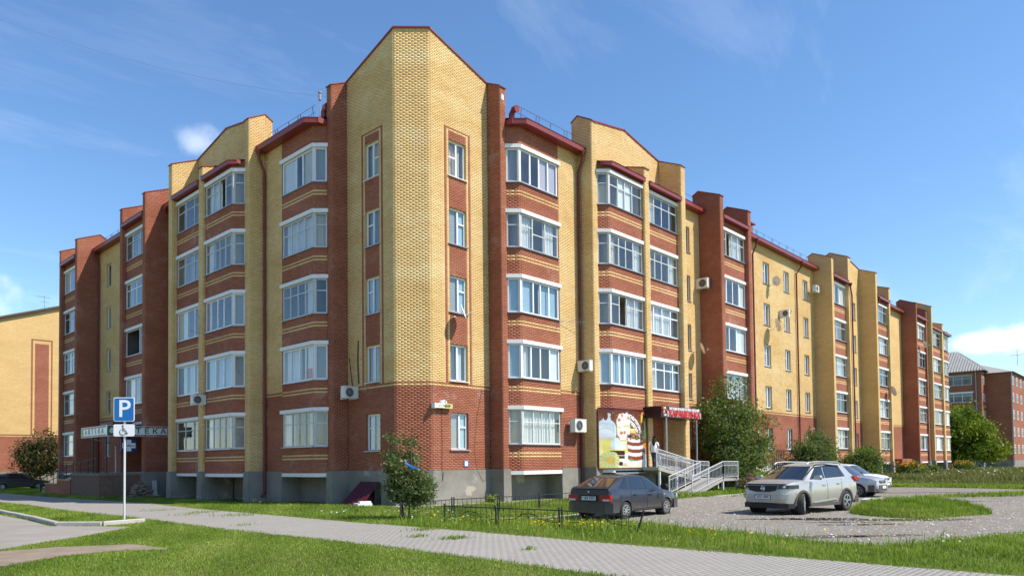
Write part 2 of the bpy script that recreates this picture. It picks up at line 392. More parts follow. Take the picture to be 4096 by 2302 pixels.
def text_mesh(name, s, size, mat, extrude=0.004, align='CENTER', width=1.0, bold=0.0, shear=0.0):
    cu = bpy.data.curves.new('t', 'FONT'); cu.body = s; cu.size = size; cu.extrude = extrude; cu.align_x = align; cu.align_y = 'CENTER'; cu.offset = bold; cu.shear = shear
    cu.resolution_u = 3
    ob = bpy.data.objects.new('t', cu); me = bpy.data.meshes.new_from_object(ob)
    bpy.data.objects.remove(ob); bpy.data.curves.remove(cu)
    me.name = name; me.materials.clear(); me.materials.append(MATS[mat])
    if width != 1.0: me.transform(Matrix.Diagonal((width, 1, 1, 1)))
    return me
def put_text(name, s, size, mat, origin, right, parent, normal=None, up=(0, 0, 1), **kw):
    """text standing in the plane of right and up, centred on origin"""
    me = text_mesh(name, s, size, mat, **kw)
    r = Vector(right).normalized(); u = Vector(up).normalized(); n = r.cross(u)
    m = Matrix.Identity(4)
    for i in range(3): m[i][0], m[i][1], m[i][2], m[i][3] = r[i], u[i], n[i], origin[i]
    me.transform(m); return link(name, me, parent)

# ------------------------------------------------------------------ brick walls
CH = 0.0758; BL = 0.26; Z0B = 1.475
class Wing:
    """wing coordinates u (along the facade, away from the corner), v (negative = out towards the street), z"""
    def __init__(s, left):
        s.left = left; s.T = (lambda u, v, z: (v, u, z)) if left else (lambda u, v, z: (u, v, z))
    def mb(s): return MB(s.T, s.left)
class Part:
    """one piece of masonry: a backing of mortar with real bricks standing 9 mm proud"""
    def __init__(s, wing, name, parent, far=False):
        s.w = wing; s.name = name; s.parent = parent; s.far = far
        s.mb = wing.mb(); s.bricks = []; s.mats = ['mortar_dark', 'mortar_pale', 'brick_yellow_far', 'brick_red_far', 'roof_red', 'plinth']
    def panel(s, p0, p1, z0, top, default='y', zones=(), holes=(), reveal=0.13, plain=False):
        p0 = np.array(p0, float); p1 = np.array(p1, float); Ln = np.linalg.norm(p1-p0); U = (p1-p0)/Ln; Nn = np.array([U[1], -U[0]])
        tp = [(0, top), (Ln, top)] if not isinstance(top, (list, tuple)) else list(top)
        def topz(q):
            for (a, za), (b, zb) in zip(tp, tp[1:]):
                if a <= q <= b: return za+(zb-za)*(q-a)/(b-a)
            return tp[-1][1]
        def P(q, z, d): c = p0+U*q+Nn*d; return (c[0], c[1], z)
        zmin = min(z for _, z in tp); zmax = max(z for _, z in tp)
        def colour(q, z):
            c = default
            for (a, b, za, zb, cc) in zones:
                if a <= q <= b and za <= z <= zb: c = cc
            return c
        far = s.far or plain
        qs = sorted({0, Ln}|{min(max(x, 0), Ln) for h in holes for x in h[:2]}|{min(max(x, 0), Ln) for h in zones for x in h[:2]})
        zs = sorted({z0, zmin}|{min(max(x, z0), zmin) for h in holes for x in h[2:4]}|{min(max(x, z0), zmin) for h in zones for x in h[2:4]})
        def matid(q, z): c = colour(q, z); return (2 if c == 'y' else 3) if far else (0 if c == 'y' else 1)
        for a, b in zip(qs, qs[1:]):
            if b-a < 1e-6: continue
            for c, d in zip(zs, zs[1:]):
                if d-c < 1e-6: continue
                qm, zm = (a+b)/2, (c+d)/2
                if any(h[0] < qm < h[1] and h[2] < zm < h[3] for h in holes): continue
                s.mb.quad(P(a, c, 0), P(b, c, 0), P(b, d, 0), P(a, d, 0), matid(qm, zm), [(a, c), (b, c), (b, d), (a, d)])
        if zmax > zmin+1e-6:
            for (a, za), (b, zb) in zip(tp, tp[1:]):
                pts = [(a, zmin), (b, zmin)]
                if zb > zmin+1e-6: pts.append((b, zb))
                if za > zmin+1e-6: pts.append((a, za))
                s.mb.add([P(q, z, 0) for q, z in pts], [tuple(range(len(pts)))], matid((a+b)/2, zmin+.05), [pts])
        for h in holes:
            a, b, c, d = h[:4]; cc = colour((a+b)/2, (c+d)/2) if len(h) < 5 else h[4]; mid = 2 if cc == 'y' else 3
            e = 0.009 if not far else 0
            for A, B, uv in (((a, c), (a, d), 0), ((b, d), (b, c), 0), ((a, d), (b, d), 1), ((b, c), (a, c), 1)):
                L1 = abs(A[0]-B[0])+abs(A[1]-B[1])
                s.mb.quad(P(*A, e), P(*B, e), P(*B, -reveal), P(*A, -reveal), mid, [(0, 0), (L1, 0), (L1, reveal), (0, reveal)])
        if far: return
        k0 = int(math.ceil((z0-Z0B)/CH-1e-6)); k1 = int(math.floor((zmax-Z0B)/CH+1e-6))
        for k in range(k0, k1):
            za = Z0B+k*CH; zb = za+CH; zm = (za+zb)/2
            if zb <= zmin+1e-6: ivs = [(0.0, Ln)]
            else:
                ivs = []
                for (a, ta), (b, tb) in zip(tp, tp[1:]):
                    if max(ta, tb) < zb: continue
                    lo, hi = a, b
                    if ta < zb: lo = a+(b-a)*(zb-ta)/(tb-ta)
                    if tb < zb: hi = a+(b-a)*(zb-ta)/(tb-ta)
                    ivs.append((lo, hi))
            for h in holes:
                if h[2] < zm < h[3]:
                    nv = []
                    for a, b in ivs:
                        if h[1] <= a or h[0] >= b: nv.append((a, b)); continue
                        if h[0] > a: nv.append((a, h[0]))
                        if h[1] < b: nv.append((h[1], b))
                    ivs = nv
            cuts = sorted({x for zn in zones if zn[2] <= zm <= zn[3] for x in zn[:2]})
            for a, b in ivs:
                xs = [a]+[x for x in cuts if a < x < b]+[b]
                for i in range(len(xs)-1):
                    lo, hi = xs[i], xs[i+1]; c = colour((lo+hi)/2, zm); off = (k % 2)*BL/2
                    j = math.floor((lo-off)/BL)
                    while off+j*BL < hi:
                        x0 = max(lo, off+j*BL)+0.004; x1 = min(hi, off+(j+1)*BL)-0.004; j += 1
                        if x1-x0 < 0.02: continue
                        s.bricks.append((p0[0], p0[1], U[0], U[1], x0, x1, za+0.004, zb-0.004, 0 if c == 'y' else 1))
    def plain_box(s, u0, u1, v0, v1, z0, z1, mi): s.mb.box(u0, u1, v0, v1, z0, z1, mi)
    def finish(s):
        o = s.mb.build(s.name, s.mats, s.parent)
        if s.bricks: brick_object('bricks', s.bricks, s.w.left, o)
        return o
def brick_arrays(B, left):
    A = np.array(B, float); n = len(A)
    p0 = A[:, 0:2]; U = A[:, 2:4]; N2 = np.stack([U[:, 1], -U[:, 0]], 1)
    jit = RNG.normal(0, 0.0016, n); d = 0.0028+jit*.35
    V = np.zeros((n, 8, 3))
    for i, (sx, sz, dd) in enumerate(((0, 0, 1), (1, 0, 1), (1, 1, 1), (0, 1, 1), (0, 0, 0), (1, 0, 0), (1, 1, 0), (0, 1, 0))):
        q = A[:, 4+sx]; z = A[:, 6+sz]; dep = d if dd else np.full(n, -0.004)
        xy = p0+U*q[:, None]+N2*dep[:, None]
        V[:, i, 0], V[:, i, 1], V[:, i, 2] = xy[:, 0], xy[:, 1], z
    if left: V[:, :, [0, 1]] = V[:, :, [1, 0]]
    F = np.array([(0, 1, 2, 3), (1, 5, 6, 2), (4, 0, 3, 7), (3, 2, 6, 7), (4, 5, 1, 0)])
    if left: F = F[:, ::-1]
    FF = (F[None]+(np.arange(n)*8)[:, None, None]).reshape(-1, 4)
    tint = np.repeat(np.clip(RNG.normal(0.5, 0.22, n), 0, 1), 5)
    return V.reshape(-1, 3), FF, np.repeat(A[:, 8].astype(int), 5), tint
NBRICK = 0
def brick_object(name, B, left, parent):
    global NBRICK; NBRICK += len(B)
    V, F, mi, tint = brick_arrays(B, left)
    o = link(name, np_mesh(name, V, F, ['brick_yellow', 'brick_red'], mi, tint), parent); return kind(o, 'stuff')
# ------------------------------------------------------------------ the apartment building
FP = 3.0326
W = -1.25                      # facade plane of both wings; the corner tower stands back at v = 0
KCH = 1.108
SILL, HEAD, LINT = Z0B+15*CH, Z0B+36*CH, Z0B+38.3*CH
BLD = empty('apartment_building', 'five-storey yellow and red brick apartment block with a chamfered corner tower', 'building', (0.55, 0.55, 0))
BLD_INV = Matrix.Translation((-0.55, -0.55, 0))
RW, LW = Wing(False), Wing(True)
def attach(o):
    o.matrix_parent_inverse = BLD_INV; return o
_oldlink = link
def link(name, me, parent=None, loc=None, rotz=None):
    o = _oldlink(name, me, parent, loc, rotz)
    if parent is BLD: attach(o)
    return o
RED_BASE = lambda L: [(0, L, 0, Z0B+48*CH, 'r'), (0, L, Z0B+49*CH, Z0B+50*CH, 'r')]
def stripes(L, k0=0, k1=5, a=0.0):
    z = []
    for k in range(k0, k1):
        b = Z0B+40*CH*k; z += [(a, L, b+9*CH, b+10*CH, 'y'), (a, L, b+7*CH, b+8*CH, 'y')]
    return z
class Seg:
    """a stretch of facade between two plan points; bars and boxes placed by distance, height and depth"""
    def __init__(s, wing, p0, p1):
        s.w = wing; s.p0 = np.array(p0, float); s.p1 = np.array(p1, float); s.L = float(np.linalg.norm(s.p1-s.p0)); s.U = (s.p1-s.p0)/s.L; s.N = np.array([s.U[1], -s.U[0]])
    def P(s, q, z, d): c = s.p0+s.U*q+s.N*d; return (float(c[0]), float(c[1]), z)
    def box(s, mb, q0, q1, z0, z1, d0, d1, mi=0, lean0=0.0, lean1=0.0):
        v = [s.P(q0+(lean0 if d == d1 else 0), z, d) if q == q0 else s.P(q1+(lean1 if d == d1 else 0), z, d) for z in (z0, z1) for q, d in ((q0, d1), (q1, d1), (q1, d0), (q0, d0))]
        mb.add(v, [(3, 2, 1, 0), (4, 5, 6, 7), (0, 1, 5, 4), (1, 2, 6, 5), (2, 3, 7, 6), (3, 0, 4, 7)], mi)
WCACHE = {}
def window(wing, key, p0, p1, z0, z1, st, k, depth=1.0, dface=-0.02, parent=None):
    """frame with panes, curtains and the room behind; st = (material, mullions, transom, curtains, extras)"""
    mat, mull, trans, curt = st[:4]; ex = st[4] if len(st) > 4 else {}
    sg = Seg(wing, p0, p1); L = sg.L; H = z1-z0
    ck = (key, str(st), wing.left)
    if ck not in WCACHE:
        fw = 0.075 if mat == 'pvc_white' else 0.06; mw = ex.get('mw', 0.075 if mat == 'pvc_white' else 0.05)
        mb = wing.mb(); d0, d1 = dface-0.06, dface
        sg.box(mb, 0, L, z0, z0+fw, d0, d1); sg.box(mb, 0, L, z1-fw, z1, d0, d1)
        sg.box(mb, 0, fw, z0+fw, z1-fw, d0, d1); sg.box(mb, L-fw, L, z0+fw, z1-fw, d0, d1)
        xs = [fw]+[fw+(L-2*fw)*m for m in mull]+[L-fw]
        cells = []
        for i in range(len(xs)-1):
            a = xs[i]+(mw/2 if i else 0); b = xs[i+1]-(mw/2 if i < len(xs)-2 else 0)
            if i: sg.box(mb, xs[i]-mw/2, xs[i]+mw/2, z0+fw, z1-fw, d0+0.004, d1+(0.012 if i % 2 else 0.003))
            t = trans[i] if isinstance(trans, (list, tuple)) else trans
            if i in ex.get('open', ()): continue
            if t:
                zt = z0+H*t; tw = 0.04 if mat == 'wood_white' else 0.06
                sg.box(mb, a, b, zt-tw/2, zt+tw/2, d0+0.008, d1-0.004)
                cells += [(a, b, z0+fw, zt-tw/2), (a, b, zt+tw/2, z1-fw)]
            else: cells.append((a, b, z0+fw, z1-fw))
        if ex.get('sash'):
            i, ang = ex['sash']; a, b = xs[i], xs[i+1]
            w_ = b-a
            for (za, zb) in ((z0+fw, z0+fw+0.05), (z1-fw-0.05, z1-fw)):
                pass
            q = Seg(wing, sg.P(b, 0, dface)[:2], sg.P(b-w_*math.cos(ang), 0, dface+w_*math.sin(ang)*ex.get('dir', -1))[:2])
            q.box(mb, 0, w_, z0+fw, z0+fw+0.05, -0.02, 0.02); q.box(mb, 0, w_, z1-fw-0.05, z1-fw, -0.02, 0.02); q.box(mb, w_-0.05, w_, z0+fw, z1-fw, -0.02, 0.02)
        frame = mb.mesh('window', mat)
        panes = []
        for (a, b, za, zb) in cells:
            pm = wing.mb(); sg.box(pm, a-0.006, b+0.006, za-0.006, zb+0.006, (d0+d1)/2-0.004, (d0+d1)/2+0.004); panes.append(pm.mesh('pane', 'glass'))
        cm = []
        for (f0, f1, cmat, ck2) in curt:
            pm = wing.mb(); a = fw+(L-2*fw)*f0; b = fw+(L-2*fw)*f1
            if ck2 == 'b':      # roller or slat blind
                n = 14; zt = z0+fw*0.5
                for i in range(n):
                    za = zt+(z1-zt)*i/n; sg.box(pm, a, b, za+0.006, zt+(z1-zt)*(i+1)/n-0.006, dface-0.155, dface-0.14)
            elif ck2 == 'f':    # flat board, film or sheet
                sg.box(pm, a, b, z0+fw, z1-0.35*H if cmat == 'board_pale' else z1, dface-0.095, dface-0.085)
            elif ck2 == 'l':    # low film on the glass
                sg.box(pm, a, b, z0+fw, z0+0.35*H, dface-0.085, dface-0.08)
            else:
                n = max(6, int((b-a)/0.035)); ph = random.uniform(0, 6)
                for i in range(n):
                    xa, xb = a+(b-a)*i/n, a+(b-a)*(i+1)/n
                    da = dface-0.18+0.035*math.sin(i*1.25+ph)+0.012*math.sin(i*2.9+ph); db = dface-0.18+0.035*math.sin((i+1)*1.25+ph)+0.012*math.sin((i+1)*2.9+ph)
                    pm.quad(sg.P(xa, z0, da), sg.P(xb, z0, db), sg.P(xb, z1+0.02, db), sg.P(xa, z1+0.02, da))
            cm.append(pm.mesh('curtain', cmat, smooth=(ck2 == 'c')))
        rm = wing.mb(); a, b, c, d, e = -0.0, L, z0-0.12, z1+0.1, -depth; d1 = dface-0.065
        for q in ([(a, c, e), (b, c, e), (b, d, e), (a, d, e)], [(a, c, d1), (a, c, e), (a, d, e), (a, d, d1)], [(b, c, e), (b, c, d1), (b, d, d1), (b, d, e)], [(a, d, e), (b, d, e), (b, d, d1), (a, d, d1)], [(a, c, d1), (b, c, d1), (b, c, e), (a, c, e)]):
            rm.quad(*[sg.P(x, z, y) for x, z, y in q])
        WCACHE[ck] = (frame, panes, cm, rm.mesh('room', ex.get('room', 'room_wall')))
    frame, panes, cm, rm = WCACHE[ck]
    o = link('window', frame, parent or BLD); o.location.z += k*FP
    for p in panes: link('pane', p, o)
    for c in cm: link('curtain', c, o)
    link('room', rm, o)
    return o
def lintel(wing, segs, k, mat='white_paint', z0=HEAD, z1=LINT, d=0.085, name='lintel'):
    mb = wing.mb()
    for i, (p0, p1, e0, e1) in enumerate(segs):
        sg = Seg(wing, p0, p1); l0 = -0.414*d if i == 1 and len(segs) == 2 else 0; 
        sg.box(mb, -e0, sg.L+e1, z0, z1, -0.05, d, lean0=0, lean1=(0.414*d if i == 0 and len(segs) == 2 else 0))
    o = mb.build(name, mat, BLD); o.location.z += k*FP; return o
def sill(wing, p0, p1, z, k, e=0.05, mat='sill_metal', d=0.09):
    sg = Seg(wing, p0, p1); mb = wing.mb(); sg.box(mb, -e, sg.L+e, z-0.035, z, -0.09, d); o = mb.build('sill', mat, BLD); o.location.z += k*FP; return o

def cap_strip(wing, a, za, b, zb, w=0.34, t=0.05, name='coping'):
    """sloping metal coping over a wall top from plan point a to b"""
    sg = Seg(wing, a, b); mb = wing.mb(); L = sg.L
    vs = [sg.P(q, z+dz, d) for dz in (-0.02, t) for q, z in ((-0.03, za), (L+0.03, zb)) for d in (0.055, -w)]
    mb.add(vs, [(0, 1, 3, 2), (4, 6, 7, 5), (0, 2, 6, 4), (1, 5, 7, 3), (0, 4, 5, 1), (2, 3, 7, 6)])
    return mb.build(name, 'roof_red', BLD, fix=True)
def pier(wing, u0, u1, vb, vf, zf, zb, col, far=False, plinth=True, zback=None):
    p = Part(wing, 'pier', BLD, far); e = 0.40; L = vb+e-vf
    tp = [(0, zb-0.22), (e, zb), (L, zf)]
    p.panel((u0, vb+e), (u0, vf), Z0B, tp, col)
    p.panel((u0, vf), (u1, vf), Z0B, zf, col)
    p.panel((u1, vf), (u1, vb+e), Z0B, [(0, zf), (L-e, zb), (L, zb-0.22)], col, plain=True)
    mi = 2 if col == 'y' else 3
    p.panel((u1, vb+e), (u0, vb+e), 17.0, zb-0.22, col, plain=True)
    o = p.finish()
    mb = wing.mb(); x0, x1 = u0-0.04, u1+0.04
    for (va, za), (vc, zc) in (((vf-0.05, zf-0.02), (vb, zb)), ((vb, zb), (vb+e+0.03, zb-0.24))):
        mb.add([(x0, va, za), (x1, va, za), (x1, vc, zc), (x0, vc, zc), (x0, va, za+0.05), (x1, va, za+0.05), (x1, vc, zc+0.05), (x0, vc, zc+0.05)], [(0, 3, 2, 1), (4, 5, 6, 7), (0, 1, 5, 4), (1, 2, 6, 5), (2, 3, 7, 6), (3, 0, 4, 7)])
    link('coping', mb.mesh('coping', 'roof_red', fix=True), o)
    if plinth:
        mb = wing.mb(); x0, x1, y0, y1 = u0-0.05, u1+0.05, vf-0.05, vb+0.2
        mb.add([(x0-.02, y0-.02, -.1), (x1+.02, y0-.02, -.1), (x1+.02, y1, -.1), (x0-.02, y1, -.1), (x0, y0, Z0B+.01), (x1, y0, Z0B+.01), (x1, y1, Z0B+.01), (x0, y1, Z0B+.01)], [(3, 2, 1, 0), (4, 5, 6, 7), (0, 1, 5, 4), (1, 2, 6, 5), (2, 3, 7, 6), (3, 0, 4, 7)])
        link('plinth', mb.mesh('plinth', 'plinth'), o)
    return o
def eave(wing, u0, u1, vf, vw, zb, zt, slope=0.34, back=None, cham=None):
    """red fascia, soffit and roof sheet; cham = length of the chamfered first stretch"""
    mb = wing.mb()
    line = [(u0, vf), (u1, vf)] if not cham else [(u0, vf+cham), (u0+cham*0.9, vf+0.02), (u0+cham*2.2, vf), (u1, vf)]
    for (a, va), (b, vb_) in zip(line, line[1:]):
        mb.add([(a, va, zb), (b, vb_, zb), (b, vb_, zt), (a, va, zt)], [(0, 1, 2, 3)])
        mb.add([(a, va, zt), (b, vb_, zt), (b, vb_-0.03, zt+0.025), (a, va-0.03, zt+0.025)], [(0, 1, 2, 3)])
        mb.add([(a, va, zb), (b, vb_, zb), (b, vw+0.05, zb+0.02), (a, vw+0.05, zb+0.02)], [(0, 3, 2, 1)])
        bk = back if back is not None else vw+0.3
        mb.add([(a, va-0.03, zt+0.025), (b, vb_-0.03, zt+0.025), (b, bk, zt+0.025+slope*(bk-vb_)), (a, bk, zt+0.025+slope*(bk-va))], [(0, 1, 2, 3)])
    a, va = line[0]; mb.add([(a, va, zb), (a, va, zt), (a, vw, zt), (a, vw, zb)], [(0, 1, 2, 3)])
    b, vb_ = line[-1]; mb.add([(b, vb_, zb), (b, vw, zb), (b, vw, zt), (b, vb_, zt)], [(0, 1, 2, 3)])
    return mb.build('eave', 'roof_red', BLD, fix=False)
def downpipe(wing, u, v, zt, zb=0.25, ue=None, r=0.065, ve=None):
    """ue, ve: where the funnel hangs under the eave"""
    ue = u if ue is None else ue; ve = v-0.4 if ve is None else ve
    mb = wing.mb()
    mb.lathe([(0.07, -0.22), (0.15, -0.02), (0.16, 0.08), (0.13, 0.08)], (ue, ve, zt), (0, 0, 1), 10)
    mb.tube([(ue, ve, zt-0.1), (ue, ve, zt-0.3), (u, v, zt-0.95), (u, v, zt-1.2), (u, v, zb+0.25), (u, v-0.02, zb+0.12), (u, v-0.16, zb)], r, 8)
    for z in np.arange(2.6, zt-1.5, 2.2): mb.lathe([(r+0.004, -0.03), (r+0.014, -0.025), (r+0.014, 0.025), (r+0.004, 0.03)], (u, v, float(z)), (0, 0, 1), 8)
    return mb.build('downpipe', 'pipe_red', BLD, smooth=True, fix=True)
def roof_rail(wing, u0, u1, v, zb, h=0.62, step=1.05):
    mb = wing.mb(); n = max(2, int((u1-u0)/step))
    for z in (0.28, h): mb.tube([(u0-0.25, v, zb+z), (u1+0.25, v, zb+z)], 0.011, 4)
    for i in range(n+1):
        u = u0+(u1-u0)*i/n
        for q in range(2 if i % 2 else 1):
            a = u+q*0.22; mb.tube([(a-0.10, v-0.12, zb-0.05), (a, v, zb+h), (a+0.10, v+0.16, zb+0.02)], 0.010, 4)
    return mb.build('roof_guard_rail', 'rail_red', BLD)

# window styles: (frame, mullions, transom, curtains, extras)
PV, WD = 'pvc_white', 'wood_white'
S = dict(
 pvc4=(PV, (.25, .5, .75), None, [(.5, 1, 'curtain_lilac', 'f')]),
 pvc4b=(PV, (.3, .5, .74), None, [(0, .3, 'curtain_blue', 'b'), (.5, 1, 'curtain_blue', 'b')]),
 pvc4c=(PV, (.22, .48, .74), None, [(.74, 1, 'curtain_white', 'f'), (0, .2, 'curtain_white', 'c')]),
 pvc5=(PV, (.2, .38, .57, .76), None, [(0, .35, 'curtain_blue', 'c'), (.4, .8, 'curtain_blue', 'c')]),
 pvc3=(PV, (.32, .55), None, [(0, .3, 'curtain_cream', 'f'), (.55, 1, 'curtain_white', 'f')]),
 pvc3b=(PV, (.3, .6), None, [(0, .3, 'curtain_grey', 'c'), (.6, 1, 'curtain_white', 'f')]),
 pvc4r=(PV, (.24, .44, .74), None, [(0, .22, 'curtain_white', 'f'), (0, .22, 'print_red', 'l'), (.46, .97, 'curtain_white', 'c')]),
 pvc4t=(PV, (.22, .5, .78), .7, [(0, .3, 'curtain_white', 'c'), (.8, 1, 'curtain_blue', 'c')]),
 pvc4l=(PV, (.18, .46, .74), [None, .68, .68, .68], [(0, .8, 'curtain_white', 'c')]),
 pvcd=(PV, (.3, .55, .8), None, [(.8, 1, 'curtain_lilac', 'f')], {'room': 'room_dark'}),
 pvcm=(PV, (.3, .62), None, [(.1, .6, 'curtain_blue', 'b'), (.62, 1, 'curtain_blue', 'f')]),
 wood4=(WD, (.25, .47, .7), .67, [(0, .2, 'curtain_cream', 'c'), (.75, 1, 'curtain_white', 'c')]),
 wood4c=(WD, (.26, .5, .72), .64, [(0, .95, 'curtain_white', 'c')]),
 wood4w=(WD, (.3, .65), [.66, .5, .66], [(0, .3, 'curtain_white', 'c'), (.66, .95, 'curtain_white', 'c')]),
 wood4d=(WD, (.25, .5, .75), .68, [(0, .3, 'curtain_white', 'c')], {'room': 'room_dark'}),
 wood4p=(WD, (.25, .47, .7), .66, [(.25, .7, 'curtain_white', 'f')]),
 wood3=(WD, (.33, .68), .68, [(.1, .6, 'curtain_grey', 'c')]),
 wood3c=(WD, (.36, .7), .66, [(0, 1, 'curtain_white', 'c')]),
 wood3d=(WD, (.33, .68), .68, [], {'room': 'room_dark'}),
 wood4o=(WD, (.24, .48, .72), [.66, 0, .66, .66], [(.5, .95, 'curtain_white', 'c')], {'open': (1,), 'room': 'room_wall'}),
 wood3o=(WD, (.34,), .68, [(0, .3, 'curtain_grey', 'c')], {'open': (1,), 'room': 'room_dark', 'mw': .12}),
 one_p=(PV, (), None, [(0, 1, 'curtain_grey', 'f')]),
 one_b=(PV, (), None, [(0, 1, 'curtain_blue', 'f')]),
 one_w=(WD, (), .66, []),
 one_c=(WD, (), .66, [(0, 1, 'curtain_cream', 'c')]),
 one_bd=(WD, (), .68, [(0, 1, 'board_pale', 'f')]),
 tw1=(PV, (.55,), [None, .62], [(0, .5, 'curtain_grey', 'f'), (.58, 1, 'curtain_blue', 'f')]),
 tw2=(PV, (.45,), None, [(0, .45, 'curtain_grey', 'c'), (.5, .9, 'curtain_white', 'c')]),
 tw3=(PV, (.5,), [.55, None], [(.1, .9, 'curtain_cream', 'c')]),
 tw4=(PV, (.5,), [None, .6], [(0, 1, 'curtain_grey', 'c')]),
 st1=(PV, (.45,), [None, None], [(.5, 1, 'curtain_white', 'c')]),
 st2=(PV, (.45,), [.6, None], [(0, .4, 'curtain_grey', 'f'), (.5, 1, 'curtain_blue', 'c')]),
 st3=(WD, (.5,), [.68, None], [(.3, 1, 'curtain_cream', 'c')]),
 nar=(WD, (), None, [], {'room': 'room_dark'}),
)
def bay(wing, us, vs, t, ue, vf, styles, cstyles, key, far=False, top=17.36, k0=0, ue_hole=None, zlow=Z0B-0.09):
    """chamfered first face then a long front, one glazed opening per storey"""
    p = Part(wing, 'bay_wall', BLD, far)
    a, b, c = (us, vs), (us+t, vf), (ue, vf); Lc = Seg(wing, a, b).L; Lf = ue-us-t
    hl = []; hf = []
    for k in range(k0, 5):
        o = k*FP; hl.append((0.03, Lc, SILL+o, HEAD+o, 'r')); hf.append((0.0, Lf-0.05, SILL+o, HEAD+o, 'r'))
    p.panel(a, b, zlow, top, 'r', stripes(Lc), hl, reveal=0.10); p.panel(b, c, zlow, top, 'r', stripes(Lf), hf, reveal=0.10)
    o = p.finish()
    for k in range(k0, 5):
        sg = Seg(wing, a, b); pa = sg.P(0.03, 0, 0)[:2]
        window(wing, key+'c', pa, b, SILL, HEAD, cstyles[k], k, depth=0.62)
        window(wing, key+'f', b, (ue-0.05, vf), SILL, HEAD, styles[k], k, depth=1.15)
        lintel(wing, [(a, b, 0.07, 0.0), (b, c, 0.0, 0.10)], k)
        sill(wing, b, (ue-0.05, vf), SILL, k, 0.02); sill(wing, pa, b, SILL, k, 0.0)
        mb = wing.mb(); q = Seg(wing, (b[0]-0.05, b[1]), (b[0]+0.05, b[1])); q.box(mb, -0.02, 0.12, SILL, HEAD, -0.12, 0.0); pst = mb.build('corner_post', 'pvc_white' if styles[k][0] == PV else 'wood_white', BLD); pst.location.z += k*FP
    # slab under the lowest storey and the dark gap below it
    lintel(wing, [(a, b, 0.0, 0.0), (b, c, 0.0, 0.10)], 0, z0=zlow-0.17, z1=zlow, d=0.03, name='bay_slab')
    mb = wing.mb(); mb.add([(us, vs, zlow-0.02), (us+t, vf, zlow-0.02), (ue, vf, zlow-0.02), (ue, W+0.6, zlow-0.02), (us, W+0.6, zlow-0.02)], [(4, 3, 2, 1, 0)]); mb.build('bay_underside', 'concrete', BLD)
    return o
def loggia(wing, u0, u1, v, styles, key, far=False, top=17.1, k0=0, lint=True):
    p = Part(wing, 'loggia_wall', BLD, far); L = u1-u0
    hs = [(0.04, L-0.04, SILL+k*FP, HEAD+k*FP, 'r') for k in range(k0, 5)]
    zb = Z0B-0.09 if k0 == 0 else SILL+FP-1.14
    p.panel((u0, v), (u1, v), zb, top, 'r', stripes(L), hs, reveal=0.10)
    o = p.finish()
    for k in range(k0, 5):
        window(wing, key, (u0+0.04, v), (u1-0.04, v), SILL, HEAD, styles[k], k, depth=1.1)
        lintel(wing, [((u0, v), (u1, v), -0.01, -0.01)], k); sill(wing, (u0, v), (u1, v), SILL, k, 0)
    lintel(wing, [((u0, v), (u1, v), -0.03, -0.03)], 0, z0=zb-0.15, z1=zb, d=0.03, name='loggia_slab')
    mb = wing.mb(); mb.add([(u0, v, zb-0.02), (u1, v, zb-0.02), (u1, W+0.3, zb-0.02), (u0, W+0.3, zb-0.02)], [(3, 2, 1, 0)]); mb.build('loggia_underside', 'concrete', BLD)
    return o
def wallsec(wing, u0, u1, v, top, cols=(), far=False, name='facade_wall', wins=None, extra=(), zl=None, plinth=True, door=None):
    """yellow wall over a red base; cols = (u0, u1, sill, head, styles by storey, reveal)"""
    p = Part(wing, name, BLD, far); L = u1-u0; holes = []
    for (a, b, zs, zh, sty) in cols:
        for k in range(5):
            if sty[k] is not None: holes.append((a-u0, b-u0, zs+k*FP, zh+k*FP, 'y' if k else 'r'))
    if door: holes.append((door[0]-u0, door[1]-u0, Z0B, door[2], 'r'))
    p.panel((u0, v), (u1, v), Z0B if zl is None else zl, top, 'y', RED_BASE(L)+list(extra), holes, reveal=0.16)
    o = p.finish()
    for ci, (a, b, zs, zh, sty) in enumerate(cols):
        for k in range(5):
            if sty[k] is None: continue
            window(wing, name+str(round(u0, 1))+str(ci), (a, v), (b, v), zs, zh, sty[k], k, depth=1.1, dface=-0.10)
            sill(wing, (a, v), (b, v), zs, k, 0.06, d=0.06)
    if plinth:
        mb = wing.mb(); mb.add([(u0, v-0.05, -.1), (u1, v-0.05, -.1), (u1, v-0.03, Z0B), (u0, v-0.03, Z0B), (u1, v+0.1, Z0B+.004), (u0, v+0.1, Z0B+.004)], [(0, 1, 2, 3), (3, 2, 4, 5)])
        mb.build('plinth', 'plinth', BLD)
    return o

